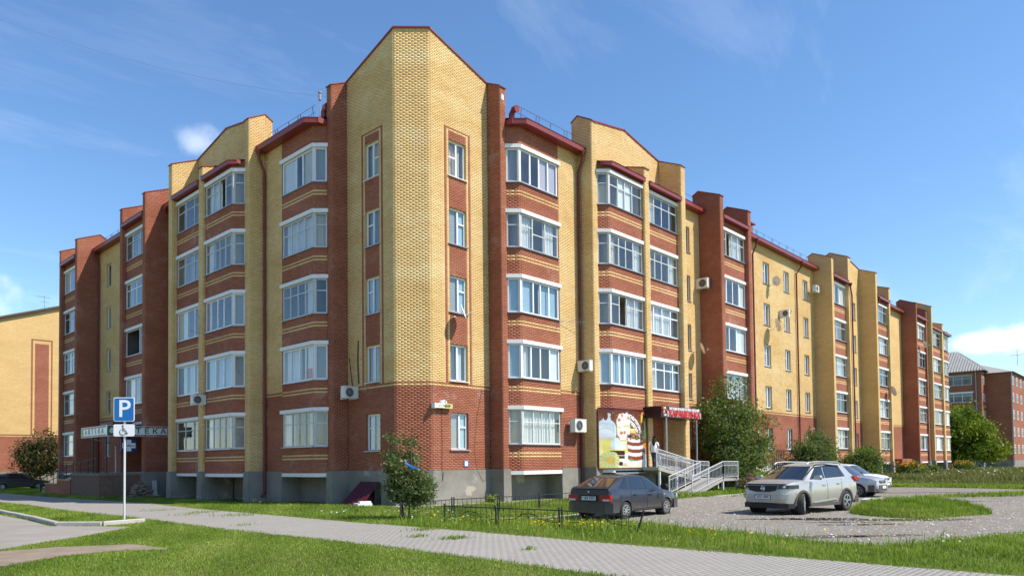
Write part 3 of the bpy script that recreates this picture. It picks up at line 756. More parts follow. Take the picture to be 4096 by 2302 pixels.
# --- corner tower
p = Part(RW, 'tower_wall', BLD)
Lch = KCH*math.sqrt(2); TOPZ = 20.60; SIDEZ = 19.48
p.panel((0, KCH), (KCH, 0), Z0B, TOPZ, 'y', RED_BASE(Lch))
def tower_face(wing, sty):
    p = Part(wing, 'tower_wall', BLD); u0, u1 = KCH, 4.62; L = u1-u0; q = lambda u: u-u0
    zn = RED_BASE(L)+[(q(1.895), q(3.475), Z0B+50*CH, Z0B+200*CH, 'r'), (q(2.025), q(3.345), Z0B+50*CH, Z0B+199*CH, 'y'), (q(2.16), q(3.21), Z0B+50*CH, Z0B+198*CH, 'r')]
    TS, TH = Z0B+11.5*CH, Z0B+33*CH
    holes = [(q(2.16), q(3.21), TS+k*FP, TH+k*FP, 'y' if k else 'r') for k in range(5)]
    p.panel((u0, 0), (u1, 0), Z0B, [(0, TOPZ), (L, SIDEZ)], 'y', zn, holes, reveal=0.16)
    p.finish()
    for k in range(5):
        window(wing, 'tower', (2.16, 0), (3.21, 0), TS, TH, sty[k], k, depth=1.2, dface=-0.10)
        sill(wing, (2.16, 0), (3.21, 0), TS, k, 0.07, 'sill_metal' if k in (0, 2, 3) else 'white_paint', d=0.08)
    cap_strip(wing, (u0, 0), TOPZ, (u1, 0), SIDEZ)
    mb = wing.mb(); mb.add([(u0, -0.05, -.1), (u1, -0.05, -.1), (u1, -0.03, Z0B), (u0, -0.03, Z0B), (u1, 0.1, Z0B+.004), (u0, 0.1, Z0B+.004)], [(0, 1, 2, 3), (3, 2, 4, 5)]); mb.build('plinth', 'plinth', BLD)
tower_face(RW, [S['tw1'], S['tw2'], S['tw1'], S['tw1'], S['tw3']])
tower_face(LW, [S['tw1'], S['tw2'], S['tw1'], S['tw4'], S['tw3']])
# chamfer: the three hundred largest bricks stand as single pieces, the others are one field
B = p.bricks; low = [b for b in B if b[6] < Z0B+43*CH]; rest = [b for b in B if b[6] >= Z0B+43*CH]
if len(low) > 296: rest += low[296:]; low = low[:296]
p.bricks = rest; ch_wall = p.mb.build('tower_wall', p.mats, BLD); brick_object('bricks', rest, False, ch_wall)
SB = {}
for b in low:
    wkey = (round(b[5]-b[4], 3), random.randrange(6))
    if wkey not in SB:
        V, F, mi, tint = brick_arrays([(0, 0, 1, 0, 0, wkey[0], 0, b[7]-b[6], 1)], False)
        SB[wkey] = np_mesh('brick', V, F, ['brick_yellow', 'brick_red'], mi, np.full(5, 0.12+0.15*wkey[1]))
    x, y = b[0]+b[2]*b[4], b[1]+b[3]*b[4]
    o = _oldlink('brick', SB[wkey], ch_wall, (x, y, b[6]), math.atan2(b[3], b[2]))
cap_strip(RW, (0, KCH), TOPZ+0.02, (KCH, 0), TOPZ+0.02)
mb = RW.mb(); e = 0.036; mb.add([(-e, KCH-e*.42, -.1), (KCH-e*.42, -e, -.1), (KCH-e*.42, -e, Z0B), (-e, KCH-e*.42, Z0B), (KCH, .1, Z0B+.004), (.1, KCH, Z0B+.004)], [(0, 1, 2, 3), (3, 2, 4, 5)]); mb.build('plinth', 'plinth', BLD)
mb = MB(); mb.add([(0, 4.7, SIDEZ), (0, KCH, TOPZ), (KCH, 0, TOPZ), (4.7, 0, SIDEZ), (5.4, 5.4, 20.0)], [(4, 1, 0), (4, 2, 1), (4, 3, 2)]); mb.build('tower_roof', 'roof_red', BLD)
# --- the two wings
EZ0, EZ1 = 17.33, 17.55
def near_wing(wing, left):
    st = S
    pier(wing, 4.62, 5.0, 0, -0.82, 19.10, 19.50, 'r')
    # first bay, flush with the facade plane
    if not left:
        b1 = [st['wood4c'], st['pvc4c'], st['pvc4b'], st['wood4w'], st['pvc4']]; c1 = [st['one_c'], st['one_b'], st['one_b'], st['one_w'], st['one_p']]
        b2 = [None, st['pvc5'], st['wood4o'], st['wood4'], st['wood4p']]; c2 = [None, st['one_b'], st['one_w'], st['one_w'], st['one_bd']]
        l3 = [None, st['pvc4t'], st['pvc4l'], st['wood4'], st['wood4d']]
        l4 = [st['wood4'], st['wood3c'], st['pvc3b'], st['pvc4c'], st['wood4o']]
    else:
        b1 = [st['wood4'], st['pvc4r'], st['wood4d'], st['wood4c'], st['pvc3']]; c1 = [st['one_w'], st['one_p'], st['one_w'], st['one_c'], st['one_p']]
        b2 = [st['wood4'], st['pvcm'], st['pvcd'], st['wood4'], st['wood4o']]; c2 = [st['one_w'], st['one_p'], st['one_p'], st['one_w'], st['one_w']]
        l3 = [st['wood3d'], st['pvcm'], st['pvc3b'], st['wood3'], st['wood3d']]
        l4 = [None, st['pvc3'], st['wood3o'], st['pvc4t'], st['wood3']]
    bay(wing, 5.0, -0.78, 0.47, 8.25, W, b1, c1, 'b1')
    wallsec(wing, 8.25, 9.95, W, 17.36)
    eave(wing, 4.99, 9.93, -1.75, W, EZ0, EZ1, cham=0.5, back=0.5)
    mb = wing.mb(); mb.box(4.98, 5.9, -1.28, -0.4, EZ0+0.012, EZ1+0.05); mb.build('eave_return', 'roof_red', BLD)
    downpipe(wing, 9.73, W-0.12, EZ0-0.02, ue=9.72, ve=-1.66)
    roof_rail(wing, 5.9, 10.2, -1.0, 17.85)
    # second block: piers, chamfered bay, loggia, gable behind
    pier(wing, 9.9, 10.31, W, -2.11, 18.88, 19.36, 'y')
    bay(wing, 10.31, -2.06, 0.46, 13.82, -2.52, b2, c2, 'b2', top=16.9, k0=0 if left else 1)
    eave(wing, 10.31, 13.80, -2.78, -2.52, 16.66, 16.84, cham=0.45, back=W)
    pier(wing, 13.80, 14.25, W, -2.68, 17.44, 17.88, 'y')
    loggia(wing, 14.25, 17.62, -2.42, l3, 'l3', top=16.9, k0=0 if left else 1)
    eave(wing, 14.25, 17.60, -2.78, -2.42, 16.62, 16.80, back=W)
    pier(wing, 17.60, 18.05, W, -2.72, 18.68, 19.34, 'y')
    g = Part(wing, 'gable_wall', BLD); g.panel((10.31, W), (17.62, W), 16.9, [(0, 19.40), (3.75, 20.02), (7.31, 19.34)], 'y'); g.finish()
    cap_strip(wing, (10.31, W), 19.40, (14.06, W), 20.02); cap_strip(wing, (14.06, W), 20.02, (17.62, W), 19.34)
    # recess wall behind loggias at ground level
    mb = wing.mb(); mb.add([(10.2, W+0.3, -.1), (18.1, W+0.3, -.1), (18.1, W+0.3, 1.5), (10.2, W+0.3, 1.5)], [(0, 1, 2, 3)]); mb.add([(5.0, -0.25, -.1), (8.3, -0.25, -.1), (8.3, -0.25, 1.5), (5.0, -0.25, 1.5)], [(0, 1, 2, 3)])
    mb.add([(8.25, -0.25, -.1), (8.25, W-0.04, -.1), (8.25, W-0.04, 1.45), (8.25, -0.25, 1.45)], [(0, 1, 2, 3)])
    mb.build('plinth', 'plinth', BLD)
    return l4
nar = [S['nar']]*5
l4 = near_wing(RW, False)
wallsec(RW, 18.05, 22.33, W, 17.36, [(20.62, 21.10, 2.50, 4.10, nar)])
eave(RW, 18.05, 22.32, -1.75, W, EZ0, EZ1, back=0.5); roof_rail(RW, 18.3, 22.4, -1.0, 17.85)
pier(RW, 22.33, 22.75, W, -2.73, 18.23, 18.82, 'r')
loggia(RW, 22.75, 26.32, -2.42, l4, 'l4', top=17.1); eave(RW, 22.75, 26.30, -2.80, -2.42, 16.92, 17.12, back=W)
pier(RW, 26.30, 26.73, W, -2.70, 18.22, 18.82, 'r')
g = Part(RW, 'parapet_wall', BLD, True); g.panel((22.75, W), (26.3, W), 17.0, 17.9, 'r'); g.finish()
stw = [S['st3'], S['st1'], S['st2'], S['tw2'], S['st2']]; stw2 = [S['st1'], S['st2'], S['st2'], S['tw2'], S['st1']]
wallsec(RW, 26.73, 41.55, W, 17.36, [(31.75, 32.85, 2.52, 4.10, stw), (35.45, 36.45, 2.52, 4.10, stw2), (39.25, 40.25, 2.52, 4.10, stw), (28.0, 29.0, 2.52, 4.10, [S['tw2'], S['st1'], S['st2'], S['st1'], S['st2']])])
eave(RW, 26.73, 41.53, -1.75, W, EZ0, EZ1, back=0.5); roof_rail(RW, 27.2, 40.9, -1.0, 17.85, step=1.25)
downpipe(RW, 29.85, W-0.12, EZ0-0.02, ve=-1.68); downpipe(RW, 37.7, W-0.12, EZ0-0.02, ue=38.0, ve=-1.68)
# farther right, where single bricks can no longer be told apart
FAR = True
pier(RW, 41.53, 41.98, W, -2.74, 18.20, 18.80, 'y', FAR)
far_styles = [S['wood4c'], S['pvc3'], S['wood3c'], S['wood4'], S['pvc3b'], S['wood4d'], S['pvc4c'], S['wood3']]
def pick(i): return [far_styles[(i*3+k*5) % len(far_styles)] for k in range(5)]
loggia(RW, 41.98, 45.58, -2.42, pick(0), 'l5', FAR, 16.95); eave(RW, 41.98, 45.6, -2.80, -2.42, 16.75, 16.95, back=W)
pier(RW, 45.55, 46.20, W, -2.72, 19.05, 19.66, 'y', FAR)
wallsec(RW, 46.20, 53.08, W, [(0, 19.75), (3.7, 20.12), (6.88, 19.68)], [(46.9, 47.9, 2.52, 4.10, stw2), (50.8, 51.9, 2.52, 4.1, stw)], FAR)
cap_strip(RW, (46.2, W), 19.75, (49.9, W), 20.12); cap_strip(RW, (49.9, W), 20.12, (53.08, W), 19.68)
downpipe(RW, 46.05, -2.84, 16.7, ue=45.7, ve=-2.85)
pier(RW, 53.05, 53.52, W, -2.72, 19.08, 19.64, 'y', FAR)
loggia(RW, 53.52, 57.36, -2.42, pick(1), 'l6', FAR, 17.0); eave(RW, 53.52, 57.35, -2.80, -2.42, 16.85, 17.05, back=W)
downpipe(RW, 53.75, -2.55, 16.85, ve=-2.75)
pier(RW, 57.33, 57.72, W, -2.66, 18.37, 18.80, 'y', FAR)
wallsec(RW, 57.72, 66.68, W, 17.36, [(61.7, 62.3, 2.5, 4.1, nar), (58.8, 59.8, 2.5, 4.1, stw)], FAR); eave(RW, 57.72, 66.65, -1.75, W, EZ0, EZ1, back=0.5); roof_rail(RW, 58, 66, -1.0, 17.85, step=1.5)
pier(RW, 66.65, 67.0, W, -2.75, 18.30, 18.90, 'r', FAR)
loggia(RW, 67.0, 71.27, -2.42, pick(2), 'l7', FAR, 17.0); eave(RW, 67.0, 71.24, -2.80, -2.42, 16.95, 17.15, back=W)
pier(RW, 71.24, 71.60, W, -2.62, 18.20, 18.8, 'r', FAR); pier(RW, 71.9, 72.27, W, -3.0, 18.70, 19.45, 'y', FAR)
loggia(RW, 72.27, 78.27, -2.42, pick(3), 'l8', FAR, 16.9); eave(RW, 72.27, 78.25, -2.80, -2.42, 16.55, 16.75, back=W)
pier(RW, 78.25, 78.80, W, -2.66, 17.60, 18.0, 'y', FAR)
loggia(RW, 78.80, 82.0, -2.42, pick(4), 'l9', FAR, 16.9); eave(RW, 78.80, 82.4, -2.80, -2.42, 16.55, 16.75, back=W)
pier(RW, 79.4, 79.85, -0.9, W-0.05, 18.9, 19.3, 'y', FAR, plinth=False)
g = Part(RW, 'gable_wall', BLD, FAR); g.panel((72.27, W), (79.4, W), 16.8, [(0, 19.5), (3.4, 20.0), (7.13, 19.3)], 'y'); g.panel((82.0, -2.42), (82.0, 11), 0, 17.2, 'y', plain=True); g.finish()
mb = RW.mb(); mb.add([(18, W+0.3, -.1), (82.0, W+0.3, -.1), (82.0, W+0.3, 1.5), (18, W+0.3, 1.5)], [(0, 1, 2, 3)]); mb.build('plinth', 'plinth', BLD)
mb = RW.mb(); mb.box(32.4, 33.7, 0.3, 1.0, 18.0, 19.55, 0); mb.box(32.2, 33.9, 0.15, 1.15, 19.72, 19.80, 1); mb.box(32.5, 32.6, .4, .5, 19.5, 19.75, 1); mb.box(33.5, 33.6, .4, .5, 19.5, 19.75, 1); mb.build('chimney', ['brick_red', 'roof_red'], BLD)
# left wing
near_wing(LW, True)
pier(LW, 21.47, 21.87, W, -2.73, 18.10, 18.72, 'r')
wallsec(LW, 18.05, 21.47, W, 17.36); eave(LW, 18.05, 21.46, -1.75, W, EZ0, EZ1, back=0.5); downpipe(LW, 21.25, W-0.12, EZ0-.02, ve=-1.68)
l4L = [None, S['pvc3'], S['wood3o'], S['pvc4t'], S['wood3']]
loggia(LW, 21.87, 25.45, -2.42, l4L, 'l4', top=17.0, k0=1); eave(LW, 21.87, 25.42, -2.80, -2.42, 16.85, 17.05, back=W); roof_rail(LW, 22, 25.3, -1.0, 17.6)
pier(LW, 25.42, 25.80, W, -2.67, 18.10, 18.70, 'r')
wallsec(LW, 25.80, 34.16, W, 17.36, [(31.75, 32.65, 2.50, 4.10, [S['one_p'], S['one_w'], S['one_p'], S['one_p'], S['nar']])]); eave(LW, 25.8, 34.13, -1.75, W, EZ0, EZ1, back=0.5); roof_rail(LW, 26.3, 33.6, -1.0, 17.85)
downpipe(LW, 33.95, W-0.12, EZ0-.02, ve=-1.68)
pier(LW, 34.13, 34.57, W, -2.73, 18.10, 18.72, 'r')
loggia(LW, 34.57, 38.10, -2.42, [S['wood3c'], S['wood3'], S['pvc4t'], S['wood3d'], S['pvc3b']], 'l5', top=17.0); eave(LW, 34.57, 38.07, -2.80, -2.42, 16.85, 17.05, back=W)
pier(LW, 38.07, 38.42, W, -2.69, 18.05, 18.65, 'r')
g = Part(LW, 'end_wall', BLD, True); g.panel((38.42, W), (38.42, 11), 0, 17.4, 'y', plain=True); g.panel((21.87, W), (25.42, W), 16.9, 17.9, 'r'); g.panel((34.57, W), (38.1, W), 16.9, 17.9, 'r'); g.finish()
mb = LW.mb(); mb.add([(18, W+0.3, -.1), (38.4, W+0.3, -.1), (38.4, W+0.3, 1.5), (18, W+0.3, 1.5)], [(0, 1, 2, 3)]); mb.build('plinth', 'plinth', BLD)
# back walls and main roofs
for wing, end in ((RW, 82.0), (LW, 38.42)):
    mb = wing.mb(); mb.add([(end, 11.5, 0), (11.5, 11.5, 0), (11.5, 11.5, 17.4), (end, 11.5, 17.4)], [(0, 1, 2, 3)], 0, [[(0, 0), (end-11.5, 0), (end-11.5, 17.4), (0, 17.4)]]); mb.build('back_wall', 'brick_yellow_far', BLD)
    mb = wing.mb(); z = lambda v: 17.60+0.36*(v+1.75)
    mb.add([(5.0, 0.3, z(.3)), (end+.3, 0.3, z(.3)), (end+.3, 5.2, z(5.2)), (5.0, 5.2, z(5.2)), (end+.3, 12.1, 17.5), (11, 12.1, 17.5)], [(0, 1, 2, 3), (3, 2, 4, 5)])
    mb.add([(end+.02, W, 17.3), (end+.02, 11.5, 17.3), (end+.02, 5.2, z(5.2)-.05)], [(0, 1, 2)])
    mb.build('main_roof', 'roof_red', BLD)
print('bricks', NBRICK)
# entrance recess under the right-hand loggia (shop porch)
p = Part(RW, 'porch_wall', BLD)
p.panel((14.25, W), (17.6, W), Z0B, 4.5, 'r', holes=[(0.35, 1.45, Z0B+0.02, 3.65, 'r')], reveal=0.1)
p.panel((17.58, W), (17.58, -2.66), Z0B, 4.4, 'y'); p.finish()
mb = RW.mb(); mb.box(14.62, 15.68, W+.06, W+.10, 1.5, 3.63, 0); mb.box(14.60, 14.66, W+.0, W+.12, 1.5, 3.65, 1); mb.box(15.64, 15.70, W, W+.12, 1.5, 3.65, 1); mb.box(14.6, 15.7, W, W+.12, 3.6, 3.66, 1); mb.box(15.5, 15.56, W-.04, W+.06, 2.4, 2.6, 1); mb.build('entrance_door', ['sign_brown', 'metal_grey'], BLD)
mb = RW.mb(); mb.box(14.25, 17.6, -2.45, W+.02, 1.28, 1.47, 0); mb.box(14.25, 17.6, -2.42, W, 4.36, 4.46, 0); mb.build('porch_slab', 'concrete', BLD)
# pharmacy entrance recess on the left wing
p = Part(LW, 'porch_wall', BLD); p.panel((21.87, W), (25.42, W), Z0B, 4.5, 'r', holes=[(.5, 1.7, Z0B+.02, 3.7, 'r')]); p.finish()
mb = LW.mb(); mb.box(22.4, 23.55, W+.06, W+.10, 1.5, 3.7, 0); mb.box(21.87, 25.42, -2.45, W+.02, 1.2, 1.46, 1); mb.box(21.87, 25.42, -2.42, W, 4.36, 4.46, 1); mb.build('entrance_door', ['sign_brown', 'concrete'], BLD)
# ------------------------------------------------------------------ ground
def ground_mat():
    t = NT('lawn_soil'); a = t.noise(0.22, 6, 0.65); b = t.noise(3.2, 6, 0.7); f = t.noise(45, 3, 0.7)
    col = t.ramp(a, [(0.3, (0.095, 0.135, 0.022)), (0.5, (0.13, 0.165, 0.032)), (0.72, (0.19, 0.175, 0.07))])
    col = t.mix(t.mr(b, 0.60, 0.75, 0, 0.7), col, (0.15, 0.125, 0.075)); col = t.mix(t.mr(f, 0.4, 0.8, 0, 0.35), col, (0.05, 0.08, 0.012))
    t.color(col); t.p(0.95, 0, 0.1); t.bump(f, 0.8, 0.03); reg(t, 'lawn_soil')
    t = NT('gravel'); v = t.n('ShaderNodeTexVoronoi'); v.inputs['Scale'].default_value = 30; t.L.new(t.tc(), v.inputs['Vector'])
    v2 = t.n('ShaderNodeTexVoronoi'); v2.inputs['Scale'].default_value = 52; t.L.new(t.tc(), v2.inputs['Vector'])
    big = t.noise(0.35, 6, 0.65); mid = t.noise(2.2, 5, 0.65)
    col = t.ramp(v.outputs['Color'], [(0.1, (0.205, 0.178, 0.148)), (0.5, (0.315, 0.28, 0.238)), (0.9, (0.44, 0.40, 0.345))])
    col = t.mix(0.4, col, t.ramp(v2.outputs['Color'], [(0.1, (0.17, 0.153, 0.13)), (0.9, (0.42, 0.388, 0.34))]))
    col = t.mix(t.mr(big, 0.40, 0.66, 0, 0.75), col, (0.315, 0.285, 0.245)); col = t.mix(t.mr(mid, 0.56, 0.74, 0, 0.6), col, (0.115, 0.090, 0.070))
    t.color(col); t.p(0.95, 0, 0.15); t.bump(t.math('ADD', v.outputs['Distance'], t.math('MULTIPLY', v2.outputs['Distance'], 0.6)), 1.0, 0.035); reg(t, 'gravel')
    t = NT('asphalt'); a = t.noise(0.7, 6, 0.65); f = t.noise(120, 2, 0.8)
    col = t.ramp(a, [(0.3, (0.26, 0.235, 0.205)), (0.7, (0.36, 0.325, 0.285))]); col = t.mix(t.mr(f, 0.3, 0.8, 0, 0.4), col, (0.17, 0.155, 0.135))
    t.color(col); t.p(0.92, 0, 0.2); t.bump(f, 0.5, 0.006); reg(t, 'asphalt')
    t = NT('dirt'); a = t.noise(1.5, 6, 0.65); f = t.noise(50, 4, 0.8)
    col = t.ramp(a, [(0.3, (0.24, 0.185, 0.135)), (0.7, (0.35, 0.285, 0.215))]); col = t.mix(t.mr(f, 0.4, 0.8, 0, 0.4), col, (0.16, 0.12, 0.085))
    t.color(col); t.p(0.95, 0, 0.1); t.bump(f, 0.8, 0.02); reg(t, 'dirt')
    t = NT('mud'); f = t.noise(9, 5, 0.7); t.color(t.ramp(f, [(0.3, (0.055, 0.042, 0.032)), (0.7, (0.12, 0.095, 0.072))])); t.p(0.75, 0, 0.3); t.bump(f, 0.8, 0.04); reg(t, 'mud')
    t = NT('water'); t.color((0.055, 0.042, 0.028)); t.p(0.04, 0, 0.5); reg(t, 'water')
    t = NT('paver'); tint = t.attr('tint'); oi = t.n('ShaderNodeObjectInfo'); a = t.noise(0.5, 5, 0.65); f = t.noise(70, 3, 0.7)
    x = t.math('ADD', t.math('MULTIPLY', tint, 0.25), t.math('MULTIPLY', a, 0.8))
    col = t.ramp(x, [(0.15, (0.27, 0.25, 0.225)), (0.55, (0.31, 0.288, 0.258)), (1.0, (0.355, 0.33, 0.298))]); col = t.mix(t.mr(f, 0.35, 0.8, 0, 0.25), col, (0.20, 0.185, 0.165))
    t.color(col); t.p(0.9, 0, 0.2); t.bump(f, 0.3, 0.004); reg(t, 'paver')
    simple('joint_sand', (0.265, 0.245, 0.215), 0.95, 0, 0.3, 4); simple('kerb', (0.42, 0.395, 0.345), 0.9, 0, 0.22, 3, 0.5)
ground_mat()
def sheet(name, pts, z, mat, k='structure', sub=None, rough=0.0):
    mb = MB(); n = len(pts); mb.add([(x, y, z) for x, y in pts], [tuple(range(n))]); o = mb.build(name, mat)
    if sum(pts[i][0]*pts[(i+1) % n][1]-pts[(i+1) % n][0]*pts[i][1] for i in range(n)) < 0: o.data.flip_normals()
    return kind(o, k)
def wobble(pts, amp=0.25, step=0.7, seed=1, closed=True):
    rg = random.Random(seed); out = []; n = len(pts)
    for i in range(n if closed else n-1):
        a = Vector(pts[i]).to_2d() if False else np.array(pts[i], float); b = np.array(pts[(i+1) % n], float); L = np.linalg.norm(b-a); m_ = max(1, int(L/step)); nrm = np.array([-(b-a)[1], (b-a)[0]])/max(L, 1e-6)
        for j in range(m_): out.append(tuple(a+(b-a)*j/m_+nrm*rg.uniform(-amp, amp)*(1 if j else 0.4)))
    return out
def inside(px, py, poly):
    x, y = px, py; c = np.zeros(len(x), bool); n = len(poly); j = n-1
    for i in range(n):
        xi, yi = poly[i]; xj, yj = poly[j]
        t = ((yi > y) != (yj > y)) & (x < (xj-xi)*(y-yi)/(yj-yi+1e-12)+xi); c ^= t; j = i
    return c
mb = MB(); mb.add([(-700, -700, 0), (1100, -700, 0), (1100, 1100, 0), (-700, 1100, 0)], [(0, 1, 2, 3)]); kind(mb.build('ground', 'lawn_soil'), 'structure')
PAV_X0, PAV_X1 = -9.75, -6.15
def pav_edges(y): return PAV_X0+0.10*math.sin(y*0.45)-0.02*max(0, -14-y), PAV_X1+0.05*math.sin(y*0.6+1)+0.25*math.exp(-((y-15)/9.0)**2)*2.2
pav_poly = [(pav_edges(y)[1], y) for y in np.arange(-34, 62, 1.5)]+[(pav_edges(y)[0], y) for y in np.arange(61, -34.1, -1.5)]
pav = sheet('pavement', pav_poly, 0.004, 'joint_sand')
# single paving bricks (long side across the path)
def pavers():
    B = []
    PL, PW = 0.20, 0.10
    for r in range(int((34+26)/PW)):
        y = -34+r*PW
        for j in range(24):
            x = PAV_X0-0.3+(j+(r % 2)*0.5)*PL
            a, b = pav_edges(y)
            if x < a or x+PL > b+0.02: continue
            B.append((x, y))
    B = np.array(B); d = (B[:, 0]-CAM[0])*AX_D[0]+(B[:, 1]-CAM[1])*AX_D[1]; lat = (B[:, 0]-CAM[0])*AX_R[0]+(B[:, 1]-CAM[1])*AX_R[1]
    vis = (d > 4) & (abs(lat) < d*0.76+0.5); row = CY+F_PX*CAM[2]/np.maximum(d, .1)
    vis &= row < 2340
    B = B[vis]; d = d[vis]; order = np.argsort(d); B = B[order]
    one = []
    for t in range(8):
        V = [(0.004, 0.004, 0), (PL-.004, .004, 0), (PL-.004, PW-.004, 0), (.004, PW-.004, 0)]; V = V+[(.006, .006, .0032), (PL-.006, .006, .0032), (PL-.006, PW-.006, .0032), (.006, PW-.006, .0032)]
        F = [(4, 5, 6, 7), (0, 1, 5, 4), (1, 2, 6, 5), (2, 3, 7, 6), (3, 0, 4, 7)]; one.append(np_mesh('paver', V, F, ['paver'], None, np.full(5, t/7.0)))
    for x, y in B[:290]: link('paver', one[random.randrange(8)], pav, (x, y, 0.0045+random.uniform(0, 0.0015)))
    rest = B[290:]; n = len(rest); base = np.array([(0.004, 0.004, 0), (PL-.004, .004, 0), (PL-.004, PW-.004, 0), (.004, PW-.004, 0), (.006, .006, .0032), (PL-.006, .006, .0032), (PL-.006, PW-.006, .0032), (.006, PW-.006, .0032)])
    off = np.concatenate([rest, RNG.uniform(0.0045, 0.0060, (n, 1))], 1); V = (base[None]+off[:, None]).reshape(-1, 3)
    F = (np.array([(4, 5, 6, 7), (0, 1, 5, 4), (1, 2, 6, 5), (2, 3, 7, 6), (3, 0, 4, 7)])[None]+(np.arange(n)*8)[:, None, None]).reshape(-1, 4)
    kind(link('pavers', np_mesh('pavers', V, F, ['paver'], None, np.repeat(RNG.uniform(0, 1, n), 5)), pav), 'stuff')
pavers()
# gravel yard, its puddles and the bare patches
YARD = wobble([(-1.6, -9.2), (1.5, -8.4), (6.5, -7.2), (10.5, -6.2), (12.6, -5.9), (13.4, -7.2), (16.5, -7.0), (20, -6.0), (24, -5.6), (29, -6.5), (29.2, -13.5), (28.5, -17), (27.0, -30), (14, -32), (3.2, -24), (1.4, -20.9), (-1.8, -19.5), (-3.3, -19.0), (-3.5, -17.7), (-2.7, -16.0), (-2.2, -14.2), (-1.3, -11.4)], 0.22, 0.6, 3)
sheet('gravel_yard', YARD, 0.006, 'gravel')
def blob(cx, cy, rx, ry, rot, seed, n=26, amp=0.22):
    rg = random.Random(seed); ph = [rg.uniform(0, 6.28) for _ in range(4)]; out = []
    for i in range(n):
        a = 2*math.pi*i/n; r = 1+amp*(math.sin(2*a+ph[0])*0.5+math.sin(3*a+ph[1])*0.5+math.sin(5*a+ph[2])*0.3)
        x, y = rx*r*math.cos(a), ry*r*math.sin(a); out.append((cx+x*math.cos(rot)-y*math.sin(rot), cy+x*math.sin(rot)+y*math.cos(rot)))
    return out
PUD = [blob(2.5, -15.25, 1.45, 0.30, -0.9, 5), blob(3.55, -17.35, 1.9, 0.26, -0.9, 6), blob(1.4, -17.0, .8, .2, -0.8, 7), blob(1.9, -16.4, 0.7, 0.14, -0.85, 12)]
for i, pd in enumerate(PUD):
    c = np.mean(pd, 0); kind(sheet('mud', [tuple(c+(np.array(q)-c)*1.35) for q in pd], 0.0085, 'mud'), 'structure'); kind(sheet('puddle', pd, 0.011, 'water'), 'structure')
for i, (x, y, rx, ry, ro) in enumerate(((-2.3, -17.4, 1.2, 0.3, -0.75), (-1.2, -18.4, 0.9, 0.22, -0.7), (14, -16.5, 2.2, .35, -.8), (22, -13.5, 2.6, .3, -.9))): sheet('mud', blob(x, y, rx, ry, ro, 20+i), 0.0085, 'mud')
# concrete apron and little path near the corner
sheet('apron', [(1.3, -0.06), (7.5, -1.3), (7.4, -1.9), (1.2, -0.95), (-0.55, -0.75), (-0.75, 0.35), (-0.04, 1.2)], 0.012, 'concrete_pale')
sheet('path', wobble([(-3.4, -7.3), (-1.5, -9.1), (1.2, -8.8), (1.6, -8.3), (-1.4, -8.3), (-2.9, -6.9)], 0.05, 0.6, 9), 0.008, 'concrete')
sheet('path', wobble([(13.4, -5.9), (18.6, -5.9), (21, -5.0), (21, -6.6), (17, -7.1), (13.2, -7.2)], 0.08, 0.6, 10), 0.010, 'concrete')
# parking bay at the left with its kerb, dirt patch
sheet('parking_bay', [(-12.2, 11.5), (-12.35, 5.5), (-12.6, 1.75), (-11.75, 0.55), (-11.1, -0.75), (-12.2, -1.9), (-13.1, -2.85), (-14.2, -3.7), (-15.4, -4.9), (-19, -7), (-32, -4), (-30, 18), (-14, 18)], 0.006, 'asphalt')
sheet('dirt_patch', wobble([(-15.2, -4.95), (-14.16, -5.05), (-12.95, -5.75), (-12.75, -7.6), (-13.5, -7.0), (-14.76, -7.1), (-15.9, -7.9), (-19, -9), (-19, -6)], 0.10, 0.4, 4), 0.008, 'dirt')
KP = [(-11.95, 11.2), (-12.05, 8.4), (-12.15, 5.6), (-12.3, 3.3), (-12.42, 1.62), (-11.55, 0.50), (-10.25, 0.78)]
kerb = empty('kerb', 'pale concrete kerb round the corner of the parking bay', 'kerb', (-12.3, 3, 0))
for a, b in zip(KP, KP[1:]):
    L = math.dist(a, b); n = max(1, round(L/1.5)); U = ((b[0]-a[0])/L, (b[1]-a[1])/L)
    for i in range(n):
        s0, s1 = L*i/n+0.008, L*(i+1)/n-0.008; mb = MB(); nx, ny = -U[1], U[0]
        P = lambda s_, d, z: (a[0]+U[0]*s_+nx*d, a[1]+U[1]*s_+ny*d, z)
        h = 0.13+random.uniform(-.008, .008)
        prof = [(-.08, 0), (-.08, h-.02), (-.06, h), (.06, h), (.075, h-.02), (.075, 0)]
        vs = [P(s_, d, z) for s_ in (s0, s1) for d, z in prof]; k_ = len(prof)
        mb.add(vs, [tuple(range(k_-1, -1, -1)), tuple(range(k_, 2*k_))]+[(i_, (i_+1) % k_, k_+(i_+1) % k_, k_+i_) for i_ in range(k_)])
        o = mb.build('kerbstone', 'kerb', None, fix=True); o.parent = kerb; o.matrix_parent_inverse = Matrix.Translation((12.3, -3, 0))
# grassy hump in the yard
def hump():
    P_ = blob(7.0, -16.95, 2.05, 2.7, -1.27, 31, 40, 0.13); c = np.mean(P_, 0); mb = MB(); rings = [(1.0, -0.03), (0.9, 0.09), (0.72, 0.22), (0.45, 0.30), (0.2, 0.33)]
    vs = [(c[0]+(q[0]-c[0])*s_, c[1]+(q[1]-c[1])*s_, z+0.02*math.sin(q[0]*3)*(z > 0)) for s_, z in rings for q in P_]+[(c[0], c[1], 0.33)]; n = len(P_)
    fs = [(r*n+i, r*n+(i+1) % n, (r+1)*n+(i+1) % n, (r+1)*n+i) for r in range(len(rings)-1) for i in range(n)]+[((len(rings)-1)*n+i, (len(rings)-1)*n+(i+1) % n, len(rings)*n) for i in range(n)]
    mb.add(vs, fs); o = mb.build('grass_hump', 'lawn_soil', smooth=True, fix=True); kind(o, 'structure'); return P_, c
HUMP, HUMP_C = hump()
